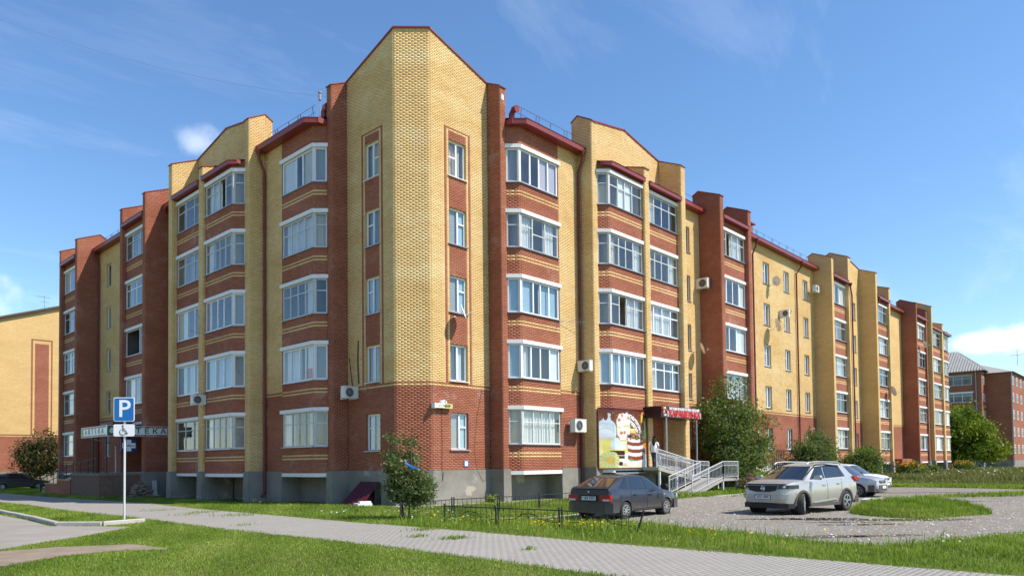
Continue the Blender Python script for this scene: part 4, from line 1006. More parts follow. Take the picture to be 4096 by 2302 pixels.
mb = MB(); mb.prism([(8.3, -14.9), (9.9, -14.6), (10.0, -15.6), (8.6, -15.9)], 0.10, 0.30); tag(mb.build('concrete_slab', 'concrete_pale'), 'pale concrete slab lying on the grassy hump in the yard', 'slab')
# loose stones of the yard
simple('stone', (0.33, 0.305, 0.265), 0.95, 0, 0.35, 14)
def stones():
    n = 26000; x = RNG.uniform(-4, 16, n); y = RNG.uniform(-24, -6, n); ok = inside(x, y, YARD); x, y = x[ok], y[ok]; n = len(x); r = np.clip(RNG.lognormal(-4.2, 0.5, n), 0.006, 0.06)
    base = np.array([(1, 0, 0), (0.2, 1, 0), (-1, 0.1, 0), (-.1, -1, 0), (.1, .1, 1)], float); ang = RNG.uniform(0, 6.28, n); ca, sa = np.cos(ang), np.sin(ang)
    V = base[None]*r[:, None, None]*np.array([1, .8, .7]); X = V[:, :, 0]*ca[:, None]-V[:, :, 1]*sa[:, None]; Y = V[:, :, 0]*sa[:, None]+V[:, :, 1]*ca[:, None]
    VV = np.stack([X+x[:, None], Y+y[:, None], V[:, :, 2]+0.006], 2).reshape(-1, 3); F = (np.array([(0, 1, 4), (1, 2, 4), (2, 3, 4), (3, 0, 4)])[None]+(np.arange(n)*5)[:, None, None]).reshape(-1, 3)
    o = link('gravel_stones', np_mesh('gravel_stones', VV, F, ['stone'], None, np.repeat(RNG.uniform(0, 1, n), 4), 3)); kind(o, 'stuff'); tag(o, 'loose grey gravel stones scattered over the yard', 'gravel')
stones()

# ------------------------------------------------------------------ grass and weeds
def blades(name, x, y, h, mat, label, cat, lean=0.5, w=0.010, z0=None, tint=None, seg=1):
    n = len(x); a = RNG.uniform(0, 6.28, n); l = RNG.uniform(0.1, 1, n)*lean*h; b = RNG.uniform(0, 6.28, n)
    wv = w*RNG.uniform(0.7, 1.5, n); z = np.zeros(n) if z0 is None else z0
    dx, dy = np.cos(a)*wv/2, np.sin(a)*wv/2; lx, ly = np.cos(b)*l, np.sin(b)*l
    V = np.zeros((n, 5, 3)); 
    V[:, 0] = np.stack([x-dx, y-dy, z], 1); V[:, 1] = np.stack([x+dx, y+dy, z], 1)
    V[:, 2] = np.stack([x+dx*.8+lx*.35, y+dy*.8+ly*.35, z+h*.6], 1); V[:, 3] = np.stack([x-dx*.8+lx*.35, y-dy*.8+ly*.35, z+h*.6], 1); V[:, 4] = np.stack([x+lx, y+ly, z+h*np.sqrt(np.clip(1-(l/h)**2*.5, .2, 1))], 1)
    F = np.array([(0, 1, 2), (0, 2, 3), (3, 2, 4)]); FF = (F[None]+(np.arange(n)*5)[:, None, None]).reshape(-1, 3)
    t = np.clip(RNG.normal(0.5, 0.2, n) if tint is None else tint+RNG.normal(0, .12, n), 0, 1)
    o = link(name, np_mesh(name, V.reshape(-1, 3), FF, [mat], None, np.repeat(t, 3), 3)); kind(o, 'stuff'); tag(o, label, cat); return o
def vis_filter(x, y):
    d = (x-CAM[0])*AX_D[0]+(y-CAM[1])*AX_D[1]; lat = (x-CAM[0])*AX_R[0]+(y-CAM[1])*AX_R[1]
    return (d > 6) & (abs(lat) < d*0.80+1.5)
def scatter(n, box, poly=None, excl=(), patch=0.0, seed=0):
    x = RNG.uniform(box[0], box[1], n); y = RNG.uniform(box[2], box[3], n); ok = vis_filter(x, y)
    if poly is not None: ok &= inside(x, y, poly)
    for e in excl: ok &= ~inside(x, y, e)
    if patch: 
        f = np.sin(x*1.3+seed)*np.cos(y*1.1-seed*2)+0.6*np.sin(x*3.1-y*2.3+seed); ok &= RNG.uniform(-1.6, 1.6, n) < f+patch
    return x[ok], y[ok]
def soft(x, y, s): return 0.5+0.22*np.sin(x*0.9+s)*np.cos(y*0.8-s)+0.15*np.sin(x*2.7-y*1.9)
PB = [(-12.2, 11.5), (-12.35, 5.5), (-12.6, 1.75), (-11.75, 0.55), (-11.1, -0.75), (-12.2, -1.9), (-13.1, -2.85), (-14.2, -3.7), (-15.4, -4.9), (-19, -7), (-32, -4), (-30, 18), (-14, 18)]
DP = [(-15.2, -4.95), (-14.16, -5.05), (-12.95, -5.75), (-12.75, -7.6), (-13.5, -7.0), (-14.76, -7.1), (-15.9, -7.9), (-19, -9), (-19, -6)]
pavx = [(a-0.06, b) if a < -8 else (a+0.05, b) for a, b in pav_poly]
x, y = scatter(190000, (-17.5, -9.6, -24, 3), None, [PB, DP, pav_poly]); blades('foreground_lawn', x, y, RNG.uniform(0.02, 0.06, len(x)), 'grass', 'short bright green lawn on the near side of the paved path', 'lawn', 0.8, 0.010, tint=soft(x, y, 0)+0.06)
x, y = scatter(26000, (-12.3, -9.6, 0.6, 30), None, [PB, pav_poly]); blades('wedge_lawn', x, y, RNG.uniform(0.04, 0.10, len(x)), 'grass', 'thin lawn wedge between the kerb and the paved path', 'lawn', 0.8, 0.014, tint=soft(x, y, 3)+.08)
NEARL = [(-6.05, -9), (-1.6, -9.3), (4, -7.9), (12.4, -5.8), (13.2, -4.4), (10, -2.4), (6, -1.4), (1.2, -0.7), (-0.8, 0.2), (-1.4, 6), (-2.8, 10), (-2.8, 21), (-4.4, 21), (-4.9, 12), (-6.0, 6)]
x, y = scatter(150000, (-6.3, 13.5, -9.5, 22), NEARL, [pav_poly, [(-3.4, -7.3), (-1.5, -9.1), (1.2, -8.8), (1.6, -8.3), (-1.4, -8.3), (-2.9, -6.9)]]); blades('facade_lawn', x, y, RNG.uniform(0.04, 0.11, len(x)), 'grass', 'lawn growing between the paved path and the building foot', 'lawn', 0.7, 0.014, tint=soft(x, y, 1))
VERGE = [(-6.05, -6), (-3.6, -6.6), (-1.6, -9.2), (-1.3, -11.4), (-2.2, -14.2), (-2.7, -16.0), (-3.4, -17.7), (-3.2, -19.0), (-1.8, -19.5), (1.4, -20.9), (3.2, -24), (8, -29), (-6.0, -31)]
x, y = scatter(130000, (-6.3, 6, -30, -6), VERGE, [pav_poly], 1.3, 2); blades('verge_grass', x, y, RNG.uniform(0.03, 0.11, len(x)), 'grass', 'rough grass verge between the gravel yard and the paved path', 'grass', 0.8, 0.012, tint=soft(x, y, 2))
x, y = scatter(2600, (-6.1, -2, -20, -6), VERGE, [pav_poly], -0.2, 5); blades('tall_weeds', x, y, RNG.uniform(0.18, 0.38, len(x)), 'grass', 'tall weed stems standing in the verge by the low fence', 'weeds', 0.6, 0.016, tint=np.full(len(x), .6))
HP = [tuple(HUMP_C+(np.array(q)-HUMP_C)*0.97) for q in HUMP]
x, y = scatter(60000, (2, 12, -21, -13), HP); d = np.hypot(x-HUMP_C[0], y-HUMP_C[1])
hz = np.zeros(len(x))
for s_, zz in ((0.97, 0.0), (0.88, 0.10), (0.70, 0.22), (0.45, 0.30)): hz = np.where(inside(x, y, [tuple(HUMP_C+(np.array(q)-HUMP_C)*s_) for q in HUMP]), zz, hz)
blades('hump_grass', x, y, RNG.uniform(0.08, 0.28, len(x)), 'grass', 'dense green grass growing over the hump in the gravel yard', 'grass', 0.6, 0.016, z0=hz-0.02, tint=soft(x, y, 4)+0.05)
FIELD = [(28.8, -5.5), (29.4, -13.5), (28.6, -17), (27, -32), (60, -45), (110, -30), (118, -3.2), (83, -3.2), (60, -3.4), (29, -3.6)]
x, y = scatter(120000, (27, 95, -34, -3.2), FIELD, (), 1.5, 7); m_ = x < 40; blades('field_weeds', x, y, RNG.uniform(0.15, 0.55, len(x))*np.where(m_, .6, 1.2)*np.where(x > 34, 1, .45), 'grass_dry', 'overgrown dry grass and weeds on the plot beside the far facade', 'weeds', 0.8, 0.05, tint=soft(x, y, 6))
x, y = scatter(26000, (28.6, 34, -28, -4), FIELD); blades('yard_edge_grass', x, y, RNG.uniform(0.08, 0.2, len(x)), 'grass', 'mown green grass along the far edge of the gravel yard', 'grass', 0.7, 0.04, tint=soft(x, y, 8)+.1)
x, y = scatter(15000, (13, 30, -6.3, -3.0), None, [YARD]); blades('far_facade_lawn', x, y, RNG.uniform(0.1, 0.3, len(x)), 'grass', 'grass strip along the foot of the right-hand facade', 'grass', 0.7, 0.03, tint=soft(x, y, 8))
PATCH = blob(22.5, -18.2, 6.2, 1.3, -0.45, 40)
x, y = scatter(30000, (12, 32, -26, -12), PATCH); blades('yard_grass', x, y, RNG.uniform(0.08, 0.22, len(x)), 'grass', 'grass island at the right side of the gravel yard', 'grass', 0.7, 0.03, tint=soft(x, y, 9)+.08)
x, y = scatter(16000, (-6, -2.6, 21, 60)); blades('left_lawn', x, y, RNG.uniform(0.08, 0.2, len(x)), 'grass', 'grass strip beside the pharmacy porch', 'grass', 0.7, 0.03, tint=soft(x, y, 9))
x, y = scatter(22000, (-17.5, -9.6, -24, 3), None, [PB, DP, pav_poly], -0.5, 11); blades('dry_lawn_patches', x, y, RNG.uniform(0.02, 0.07, len(x)), 'grass_dry', 'dry straw-coloured patches in the near lawn', 'grass', 0.9, 0.010, tint=np.full(len(x), .6))
x, y = scatter(14000, (-6.1, 6, -24, 6), None, [pav_poly, YARD], -0.7, 12); blades('dry_verge_patches', x, y, RNG.uniform(0.03, 0.12, len(x)), 'grass_dry', 'dry straw-coloured stalks mixed into the verge', 'grass', 0.9, 0.012, tint=np.full(len(x), .6))
ye = RNG.uniform(-22, 14, 9000); sd_ = RNG.integers(0, 2, 9000); xe_ = np.array([pav_edges(v)[s_] for v, s_ in zip(ye, sd_)])+np.where(sd_ == 0, 1, -1)*RNG.exponential(.05, 9000); k_ = vis_filter(xe_, ye) & ((np.sin(ye*2.1)+np.sin(ye*5.3+1)) > RNG.uniform(-2, 1.2, 9000)); k_ &= (sd_ == 1) | (ye < .6)
blades('path_edge_grass', xe_[k_], ye[k_], RNG.uniform(.02, .07, k_.sum()), 'grass', 'ragged grass creeping over both edges of the paved path', 'grass', 1.0, .012, tint=np.full(k_.sum(), .5))
ang = RNG.uniform(0, 1, 9000); yi = RNG.integers(0, len(YARD), 9000); YA = np.array(YARD); xe_ = YA[yi, 0]*(1-ang)+YA[(yi+1) % len(YARD), 0]*ang+RNG.normal(0, .16, 9000); ye = YA[yi, 1]*(1-ang)+YA[(yi+1) % len(YARD), 1]*ang+RNG.normal(0, .16, 9000)
blades('yard_fringe_grass', xe_, ye, RNG.uniform(.03, .10, 9000), 'grass', 'sparse grass fringe straggling into the gravel', 'grass', 1.0, .014, tint=np.full(9000, .45))
# wheel tracks pressed into the gravel
def track(pts, w_, sd2):
    P_ = np.array(pts, float); d_ = np.gradient(P_, axis=0); nn = np.stack([-d_[:, 1], d_[:, 0]], 1); nn /= np.linalg.norm(nn, axis=1)[:, None]; rg_ = np.random.default_rng(sd2)
    a_ = P_+nn*(w_+rg_.normal(0, .04, len(P_)))[:, None]; b_ = P_-nn*(w_+rg_.normal(0, .04, len(P_)))[:, None]
    mb = MB(); n_ = len(P_); mb.add([(x_, y_, .0075) for x_, y_ in a_]+[(x_, y_, .0075) for x_, y_ in b_], [(n_+i, n_+i+1, i+1, i) for i in range(n_-1)]); kind(mb.build('wheel_track', 'track_dirt'), 'structure')
t = NT('track_dirt'); f_ = t.noise(3.0, 6, .7); f2_ = t.noise(60, 3, .7); c_ = t.ramp(f_, [(.3, (.20, .172, .14)), (.7, (.30, .265, .22))]); t.color(t.mix(t.mr(f2_, .35, .8, 0, .5), c_, (.15, .13, .105))); t.p(.95, 0, .1); t.bump(f2_, .8, .02); reg(t, 'track_dirt')
for i_, (y_, w_) in enumerate(((-18.7, .20), (-20.2, .22), (-15.9, .16))): track([(x_, y_+1.1*math.sin((x_+4)*.16)+.5*(i_ == 2)*math.sin(x_*.5)) for x_ in np.arange(-2.2+1.2*i_, 27, .8)], w_, i_)
# tufts in the paving joints
tx, ty = [], []
for cx, cy, s_, n in ((-7.6, -10.9, .20, 260), (-7.9, -9.9, .16, 90), (-8.15, -13.7, .10, 60), (-7.0, 1.2, .5, 200), (-6.9, 4.0, .4, 160), (-7.8, 3.2, .35, 90), (-8.8, -3.0, .2, 60), (-7.6, 6.8, .4, 120), (-6.6, -8.6, .25, 200)):
    tx.append(RNG.normal(cx, s_, n)); ty.append(RNG.normal(cy, s_*0.7, n))
x, y = np.concatenate(tx), np.concatenate(ty); blades('paving_tufts', x, y, RNG.uniform(0.03, 0.11, len(x)), 'grass', 'little grass tufts sprouting from the paving joints', 'grass', 0.9, 0.014, tint=np.full(len(x), .45))
def flowers(name, x, y, z, size, mat, label, cat='flowers'):
    n = len(x); V = np.zeros((n, 5, 3)); a0 = RNG.uniform(0, 6.28, n); tilt = RNG.normal(0, .35, (n, 2))
    for k in range(5):
        a = a0+k*2*math.pi/5; dx, dy = np.cos(a)*size, np.sin(a)*size; V[:, k] = np.stack([x+dx, y+dy, z+dx*tilt[:, 0]+dy*tilt[:, 1]+size*.4], 1)
    V = np.concatenate([V, np.stack([x, y, z], 1)[:, None]], 1); F = (np.array([(k, (k+1) % 5, 5) for k in range(5)])[None]+(np.arange(n)*6)[:, None, None]).reshape(-1, 3)
    o = link(name, np_mesh(name, V.reshape(-1, 3), F, [mat], None, np.repeat(RNG.uniform(0, 1, n), 5), 3)); kind(o, 'stuff'); tag(o, label, cat)
fx = np.concatenate([RNG.normal(-4.6, .5, 45), RNG.normal(-4.9, .35, 30), RNG.normal(-5.1, .5, 20), RNG.uniform(-5.8, -2.5, 60)]); fy = np.concatenate([RNG.normal(-12.4, .6, 45), RNG.normal(-11.2, .4, 30), RNG.normal(-9.6, .5, 20), RNG.uniform(-18, -6.5, 60)])
flowers('dandelions', fx, fy, RNG.uniform(.16, .26, len(fx)), 0.026, 'petal_yellow', 'yellow dandelion heads dotted through the verge by the fence')
fx = np.concatenate([RNG.normal(-4.9, .25, 14), RNG.normal(-3.6, .9, 30), RNG.normal(-5.3, .25, 10), RNG.uniform(-3.4, -2.2, 60), RNG.uniform(-4, 2, 50)]); fy = np.concatenate([RNG.normal(-7.9, .25, 14), RNG.normal(-4.4, .7, 30), RNG.normal(-2.2, .3, 10), RNG.uniform(7, 20, 60), RNG.uniform(-21, -17, 50)])
flowers('white_clover', fx, fy, RNG.uniform(.12, .22, len(fx)), 0.03, 'petal_white', 'small white flower heads scattered in the grass')
fx = RNG.uniform(44, 80, 110); fy = -RNG.uniform(4, 16, 110); flowers('yarrow', fx, fy, RNG.uniform(.4, .7, 110), 0.06, 'petal_white', 'pale flower heads among the weeds of the right-hand plot')
# ------------------------------------------------------------------ trees and shrubs
def leaves_mesh(name, C, size, mat, clump_t, aspect=0.55):
    n = len(C); d = RNG.normal(size=(n, 3)); d /= np.linalg.norm(d, axis=1)[:, None]
    u = RNG.normal(size=(n, 3)); u -= d*(u*d).sum(1)[:, None]; u /= np.linalg.norm(u, axis=1)[:, None]; v = np.cross(d, u)
    s = size*np.clip(RNG.lognormal(0, .38, n), .4, 2.0)[:, None]
    V = np.stack([C-u*s, C+v*s*aspect+d*s*.15, C+u*s, C-v*s*aspect+d*s*.15], 1); F = np.arange(n*4).reshape(-1, 4)
    t = np.clip(clump_t+RNG.normal(0, .17, n), 0, 1)
    return np_mesh(name, V.reshape(-1, 3), F, [mat], None, t)
def tree(name, label, cat, base, blobs, n, leaf, mat, stems=1, r0=0.08, seed=1, clumps=60, group=None, spread=0.16, extra=None, htrunk=0.35, bare=0.0, sunny=1.0):
    """blobs: (dx, dy, z, rx, ry, rz) ellipsoids that together make the crown; leaves sit in clumps on limb ends"""
    rg = random.Random(seed); root = empty(name, label, cat, (base[0], base[1], 0), 0, group)
    inv = Matrix.Identity(4)
    vol = [b[3]*b[4]*b[5] for b in blobs]; tips = []
    for _ in range(clumps):
        b = rg.choices(blobs, vol)[0]
        th, ph = rg.uniform(0, 6.28), math.acos(rg.uniform(-1, 1)); r = rg.uniform(0.45, 1.0)**0.5
        tips.append((b[0]+b[3]*r*math.sin(ph)*math.cos(th), b[1]+b[4]*r*math.sin(ph)*math.sin(th), b[2]+b[5]*r*math.cos(ph)))
    mb = MB(); zt = max(b[2]+b[5]*0.7 for b in blobs); st = []
    for i in range(stems):
        a = 6.28*i/stems+rg.uniform(-.4, .4); sp = 0.0 if stems == 1 else spread*rg.uniform(.6, 1.3)
        x0, y0 = (0, 0) if stems == 1 else (math.cos(a)*0.12, math.sin(a)*0.12)
        pts = [(x0+math.cos(a)*sp*zt*q**1.3+rg.uniform(-.04, .04)*zt*q, y0+math.sin(a)*sp*zt*q**1.3+rg.uniform(-.04, .04)*zt*q, zt*q-0.1*(q == 0)) for q in (0, .2, .4, .6, .8, 1)]
        mb.tube(pts, [r0*(1-q*.85) for q in (0, .2, .4, .6, .8, 1)], 6); st.append(pts)
    for t in tips:
        s_ = min(st, key=lambda p_: min(math.dist(t, q) for q in p_)); zmax = t[2]*0.8; cand = [q for q in s_ if q[2] <= max(zmax, s_[1][2])] or [s_[1]]
        q = min(cand, key=lambda q: abs(q[2]-t[2]*0.62)); mid = tuple((q[k]+t[k])/2+rg.uniform(-.05, .05) for k in range(3))
        mb.tube([q, mid, t], [r0*.33, r0*.2, r0*.06], 4, cap=False)
    o = mb.build('trunk', 'bark', None, smooth=True); o.parent = root
    T = np.array(tips); per = n//len(tips); cs = np.array([min(b[3:6]) for b in blobs]).mean()*0.30
    C = []; ct = []
    for t in T:
        m_ = max(3, int(per*rg.uniform(.5, 1.5))); s3 = cs*rg.uniform(.55, 1.35)
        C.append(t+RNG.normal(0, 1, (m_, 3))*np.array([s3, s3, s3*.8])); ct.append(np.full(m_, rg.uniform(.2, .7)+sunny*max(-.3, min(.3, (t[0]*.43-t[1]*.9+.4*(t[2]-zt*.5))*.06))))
    C = np.concatenate(C); ct = np.concatenate(ct); k_ = C[:, 2] > 0.05; C, ct = C[k_], ct[k_]
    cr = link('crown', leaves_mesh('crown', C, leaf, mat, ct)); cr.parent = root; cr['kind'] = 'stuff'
    if extra:
        emat, en, es, sel, en_name = extra; E = C[sel(C)]
        if len(E):
            E = E[RNG.integers(0, len(E), en)]+RNG.normal(0, .05, (en, 3)); eo = link(en_name, leaves_mesh(en_name, E, es, emat, np.full(en, .5), .9)); eo.parent = root; eo['kind'] = 'stuff'
    return root
def X(px, y, py=1850): return on_y(px, py, y)[0]
tree('young_tree', 'slender young tree with small olive leaves beside the tower plinth', 'tree', (-4.35, -5.0), [(0.05, 0, 1.0, .62, .62, .62), (-.12, .08, 1.75, .48, .48, .55), (-.38, .30, 2.35, .16, .16, .42), (.05, -.05, 2.3, .22, .22, .42), (.3, -.25, .95, .5, .5, .5)], 11000, 0.038, 'leaf_silver', 4, 0.035, 3, 130, None, 0.10)
bx_ = X(2935, -3.5)
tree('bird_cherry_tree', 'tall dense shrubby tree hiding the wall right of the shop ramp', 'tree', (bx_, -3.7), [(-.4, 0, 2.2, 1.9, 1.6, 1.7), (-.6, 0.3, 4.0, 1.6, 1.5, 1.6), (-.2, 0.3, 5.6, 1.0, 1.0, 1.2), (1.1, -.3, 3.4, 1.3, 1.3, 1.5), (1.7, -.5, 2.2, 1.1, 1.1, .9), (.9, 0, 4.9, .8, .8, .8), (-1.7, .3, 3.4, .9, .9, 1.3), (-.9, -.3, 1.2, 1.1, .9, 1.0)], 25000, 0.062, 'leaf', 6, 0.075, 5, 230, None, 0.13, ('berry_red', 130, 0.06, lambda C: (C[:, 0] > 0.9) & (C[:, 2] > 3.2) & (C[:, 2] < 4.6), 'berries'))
tree('lilac_bush', 'round leafy bush by the entrance steps behind the parked silver cars', 'bush', (X(3252, -4.9), -4.9), [(0, 0, 1.5, 1.7, 1.4, 1.3), (.9, 0, 1.9, 1.1, 1.1, 1.2), (-1.0, 0, 1.7, 1.0, 1.0, 1.1), (.2, .2, 2.7, .9, .9, .8)], 17000, 0.068, 'leaf_silver', 7, 0.05, 8, 150, None, 0.2)
tree('hawthorn_bush', 'low dark round bush beside the far downpipe', 'bush', (X(3450, -5.2), -5.2), [(0, 0, 1.2, 1.5, 1.3, 1.1), (.7, 0, 1.5, .9, .9, 1.0), (-.7, 0, 1.5, .9, .9, .9)], 15000, 0.07, 'leaf', 7, 0.05, 9, 130, None, 0.2)
tree('maple_tree', 'broad yellow-green maple in front of the distant red brick block', 'tree', (X(3905, -2.0)-0.0 if False else 106.0, 1.2), [(0, 0, 4.2, 4.2, 4.2, 3.0), (-1.5, 1, 6.2, 2.8, 2.8, 2.4), (1.8, -1.2, 5.6, 2.8, 2.8, 2.4), (2.6, -2.6, 3.2, 2.2, 2.2, 2.0), (-2.8, 2.4, 3.6, 2.2, 2.2, 2.2), (.2, 0, 8.0, 1.6, 1.6, 1.3)], 36000, 0.17, 'leaf_maple', 3, 0.16, 12, 190, None, 0.10)
tree('plum_tree', 'small dark reddish tree in front of the sunlit end wall', 'tree', (on_y(150, 1850, 56.0)[0], 56.0), [(0, 0, 2.6, 1.9, 1.9, 1.6), (.4, 0, 4.1, 1.3, 1.3, 1.2), (-.9, 0, 3.2, 1.2, 1.2, 1.2), (1.2, 0, 2.4, 1.2, 1.2, 1.2)], 9000, 0.085, 'leaf_dark', 3, 0.09, 14, 120)
tree('currant_bush', 'small bright green bush at the foot of the shop ramp', 'bush', (X(3040, -6.3), -6.3), [(0, 0, .5, .6, .5, .5), (.3, 0, .7, .4, .4, .4)], 2600, 0.05, 'grass', 6, 0.02, 15, 60, None, 0.25)
tree('aster_clump', 'clump of purple asters between the ramp and the steps', 'flowers', (X(2985, -5.9), -5.9), [(0, 0, .45, .5, .4, .45)], 1500, 0.045, 'leaf', 6, 0.02, 16, 50, None, 0.25, ('petal_pink', 130, .05, lambda C: C[:, 2] > .5, 'petals'))
for i, (px, y_, h_, w_, lab) in enumerate(((3640, -5.2, 1.5, 1.3, 'tall clump of yellow coneflowers against the far facade'), (3720, -5.0, 1.1, 1.1, 'lower green clump beside the yellow coneflowers'), (3850, -5.0, 1.5, 1.5, 'yellow coneflower clump past the end of the facade'))):
    tree('coneflower_clump', lab, 'flowers', (X(px, y_), y_), [(0, 0, h_*.45, w_, w_*.8, h_*.45), (w_*.5, 0, h_*.45, w_*.8, w_*.7, h_*.42)], 2200, 0.09, 'leaf', 6, 0.03, 30+i, 60, None, 0.3, ('petal_orange', 0 if i == 1 else 170, .085, lambda C, h_=h_: C[:, 2] > h_*.68, 'petals') if i != 1 else None)
tree('burdock_clump', 'green burdock clump against the sunlit plinth of the tower', 'plant', (3.9, -0.75), [(0, 0, .18, .35, .25, .2)], 500, 0.05, 'grass', 5, 0.01, 41, 24, None, 0.3)
tree('willow_bush', 'greyish willow shrub left of the maple trunk', 'bush', (100, 3.5), [(0, 0, 1.4, 1.8, 1.8, 1.4)], 3000, 0.13, 'leaf_silver', 6, 0.05, 42, 60, None, 0.25)
# ------------------------------------------------------------------ neighbouring buildings
def far_block(name, label, faces, parts_fn=None):
    root = empty(name, label, 'building', (faces[0][0][0], faces[0][0][1], 0)); inv = Matrix.Translation((-faces[0][0][0], -faces[0][0][1], 0))
    def add(o): o.parent = root; o.matrix_parent_inverse = inv; return o
    return root, add
def face_wall(add, p0, p1, z0, tops, mat, zones=(), name='wall'):
    sg = Seg(RW, p0, p1); mb = MB(); L = sg.L; mats = [mat]+[z[4] for z in zones]
    tp = tops if isinstance(tops, list) else [(0, tops), (L, tops)]
    qs = [q for q, _ in tp]
    for (a, za), (b, zb) in zip(tp, tp[1:]): mb.add([sg.P(a, z0, 0), sg.P(b, z0, 0), sg.P(b, zb, 0), sg.P(a, za, 0)], [(0, 1, 2, 3)], 0, [[(a, z0), (b, z0), (b, zb), (a, za)]])
    for i, (a, b, c, d, m_) in enumerate(zones): mb.add([sg.P(a, c, .012+.004*i), sg.P(b, c, .012+.004*i), sg.P(b, d, .012+.004*i), sg.P(a, d, .012+.004*i)], [(0, 1, 2, 3)], 1+i, [[(a, c), (b, c), (b, d), (a, d)]])
    return add(mb.build(name, mats)), sg
def far_window(add, sg, q0, q1, z0, z1, mull=(.5,), trans=None, mat='pvc_white', curtain='curtain_grey'):
    mb = MB(); fw = 0.08; d0, d1 = 0.01, 0.05
    for a, b, c, d in ((q0, q1, z0, z0+fw), (q0, q1, z1-fw, z1), (q0, q0+fw, z0+fw, z1-fw), (q1-fw, q1, z0+fw, z1-fw)): sg.box(mb, a, b, c, d, d0, d1)
    for m_ in mull: x = q0+(q1-q0)*m_; sg.box(mb, x-.04, x+.04, z0+fw, z1-fw, d0, d1-.005)
    if trans: z = z0+(z1-z0)*trans; sg.box(mb, q0+fw, q1-fw, z-.03, z+.03, d0, d1-.01)
    o = add(mb.build('window', mat)); pm = MB(); sg.box(pm, q0+.02, q1-.02, z0+.02, z1-.02, 0.012, 0.02); p_ = pm.build('pane', 'far_glass'); p_.parent = o
    return o
t = NT('far_glass'); a_ = t.noise(0.8, 3, .6); t.color(t.ramp(a_, [(.3, (.03, .035, .04)), (.7, (.14, .15, .16))])); t.p(0.05, 0, .5); reg(t, 'far_glass')
simple('roof_corrugated', (0.40, 0.385, 0.36), 0.9, 0, 0.15, 1.0); simple('roof_brown', (0.10, 0.055, 0.045), 0.7, 0, 0.2, 1.0)
# left: sunlit end wall of a similar block
Y0 = 60.0; xl = on_y(-200, 1850, Y0)[0]; xr = xl+16
root, add = far_block('yellow_end_block', 'sunlit yellow brick end wall with a tall red brick panel', [((xl, Y0), (xr, Y0))])
xe = on_y(2, 1850, Y0)[0]
q = lambda px: on_y(px, 1850, Y0)[0]-xl; zz = lambda py, px=110: on_y(px, py, Y0)[1]
zl, zr = zz(1272, 0), zz(1228, 238); x0_, x1_ = q(0), q(238); sl = (zr-zl)/(x1_-x0_); pk = 9.5
tops = [(0, zl-sl*x0_), (pk, zl+sl*(pk-x0_)), (16, zl+sl*(pk-x0_)-sl*(16-pk))]
pa, pb = q(136), q(192)
band = zz(1745)
o_, sg = face_wall(add, (xl, Y0), (xr, Y0), 0, tops, 'brick_yellow_far', [(0, 16, 1.45, band, 'brick_red_far'), (pa-.32, pb+.32, band+.25, zz(1352), 'brick_red_far'), (pa-.18, pb+.18, band+.25, zz(1352)-.15, 'brick_yellow_far'), (pa, pb, band+.25, zz(1352)-.45, 'brick_red_far'), (0, 16, band+.12, band+.2, 'brick_red_far'), (0, 16, 0, 1.45, 'plinth')])
face_wall(add, (xl, Y0+40), (xl, Y0), 0, zl-sl*x0_, 'brick_yellow_far')
mb = MB()
for (a, za), (b, zb) in zip(tops, tops[1:]): mb.add([(xl+a-.3*(a == 0), Y0-.35, za-.03), (xl+b, Y0-.35, zb-.03), (xl+b, Y0+40, zb-.03), (xl+a-.3*(a == 0), Y0+40, za-.03), (xl+a-.3*(a == 0), Y0-.35, za+.16), (xl+b, Y0-.35, zb+.16), (xl+b, Y0+40, zb+.16), (xl+a-.3*(a == 0), Y0+40, za+.16)], [(3, 2, 1, 0), (4, 5, 6, 7), (0, 1, 5, 4), (1, 2, 6, 5), (2, 3, 7, 6), (3, 0, 4, 7)])
add(mb.build('roof', 'roof_brown', fix=True))
mb = MB(); ax_, az_ = on_y(178, 1195, Y0+3)[0], tops[1][1]-1
mb.tube([(ax_, Y0+3, az_-1), (ax_, Y0+3, az_+2.4)], .03, 5); mb.tube([(ax_-.7, Y0+3, az_+2.2), (ax_+.5, Y0+3, az_+2.2)], .02, 4); mb.tube([(ax_-.4, Y0+3, az_+1.7), (ax_+.4, Y0+3, az_+1.7)], .02, 4); add(mb.build('antenna', 'metal_grey'))
mb = MB(); cx_ = xl-.2; mb.box(cx_, cx_+1.2, Y0+3, Y0+4, zl-.8, zl+.9, 0); mb.tube([(cx_+.2, Y0+3.2, zl+.8), (cx_+.5, Y0+3.5, zl+2.2), (cx_+.9, Y0+3.2, zl+.8)], .04, 4, 1); add(mb.build('chimney', ['brick_red_far', 'roof_brown']))
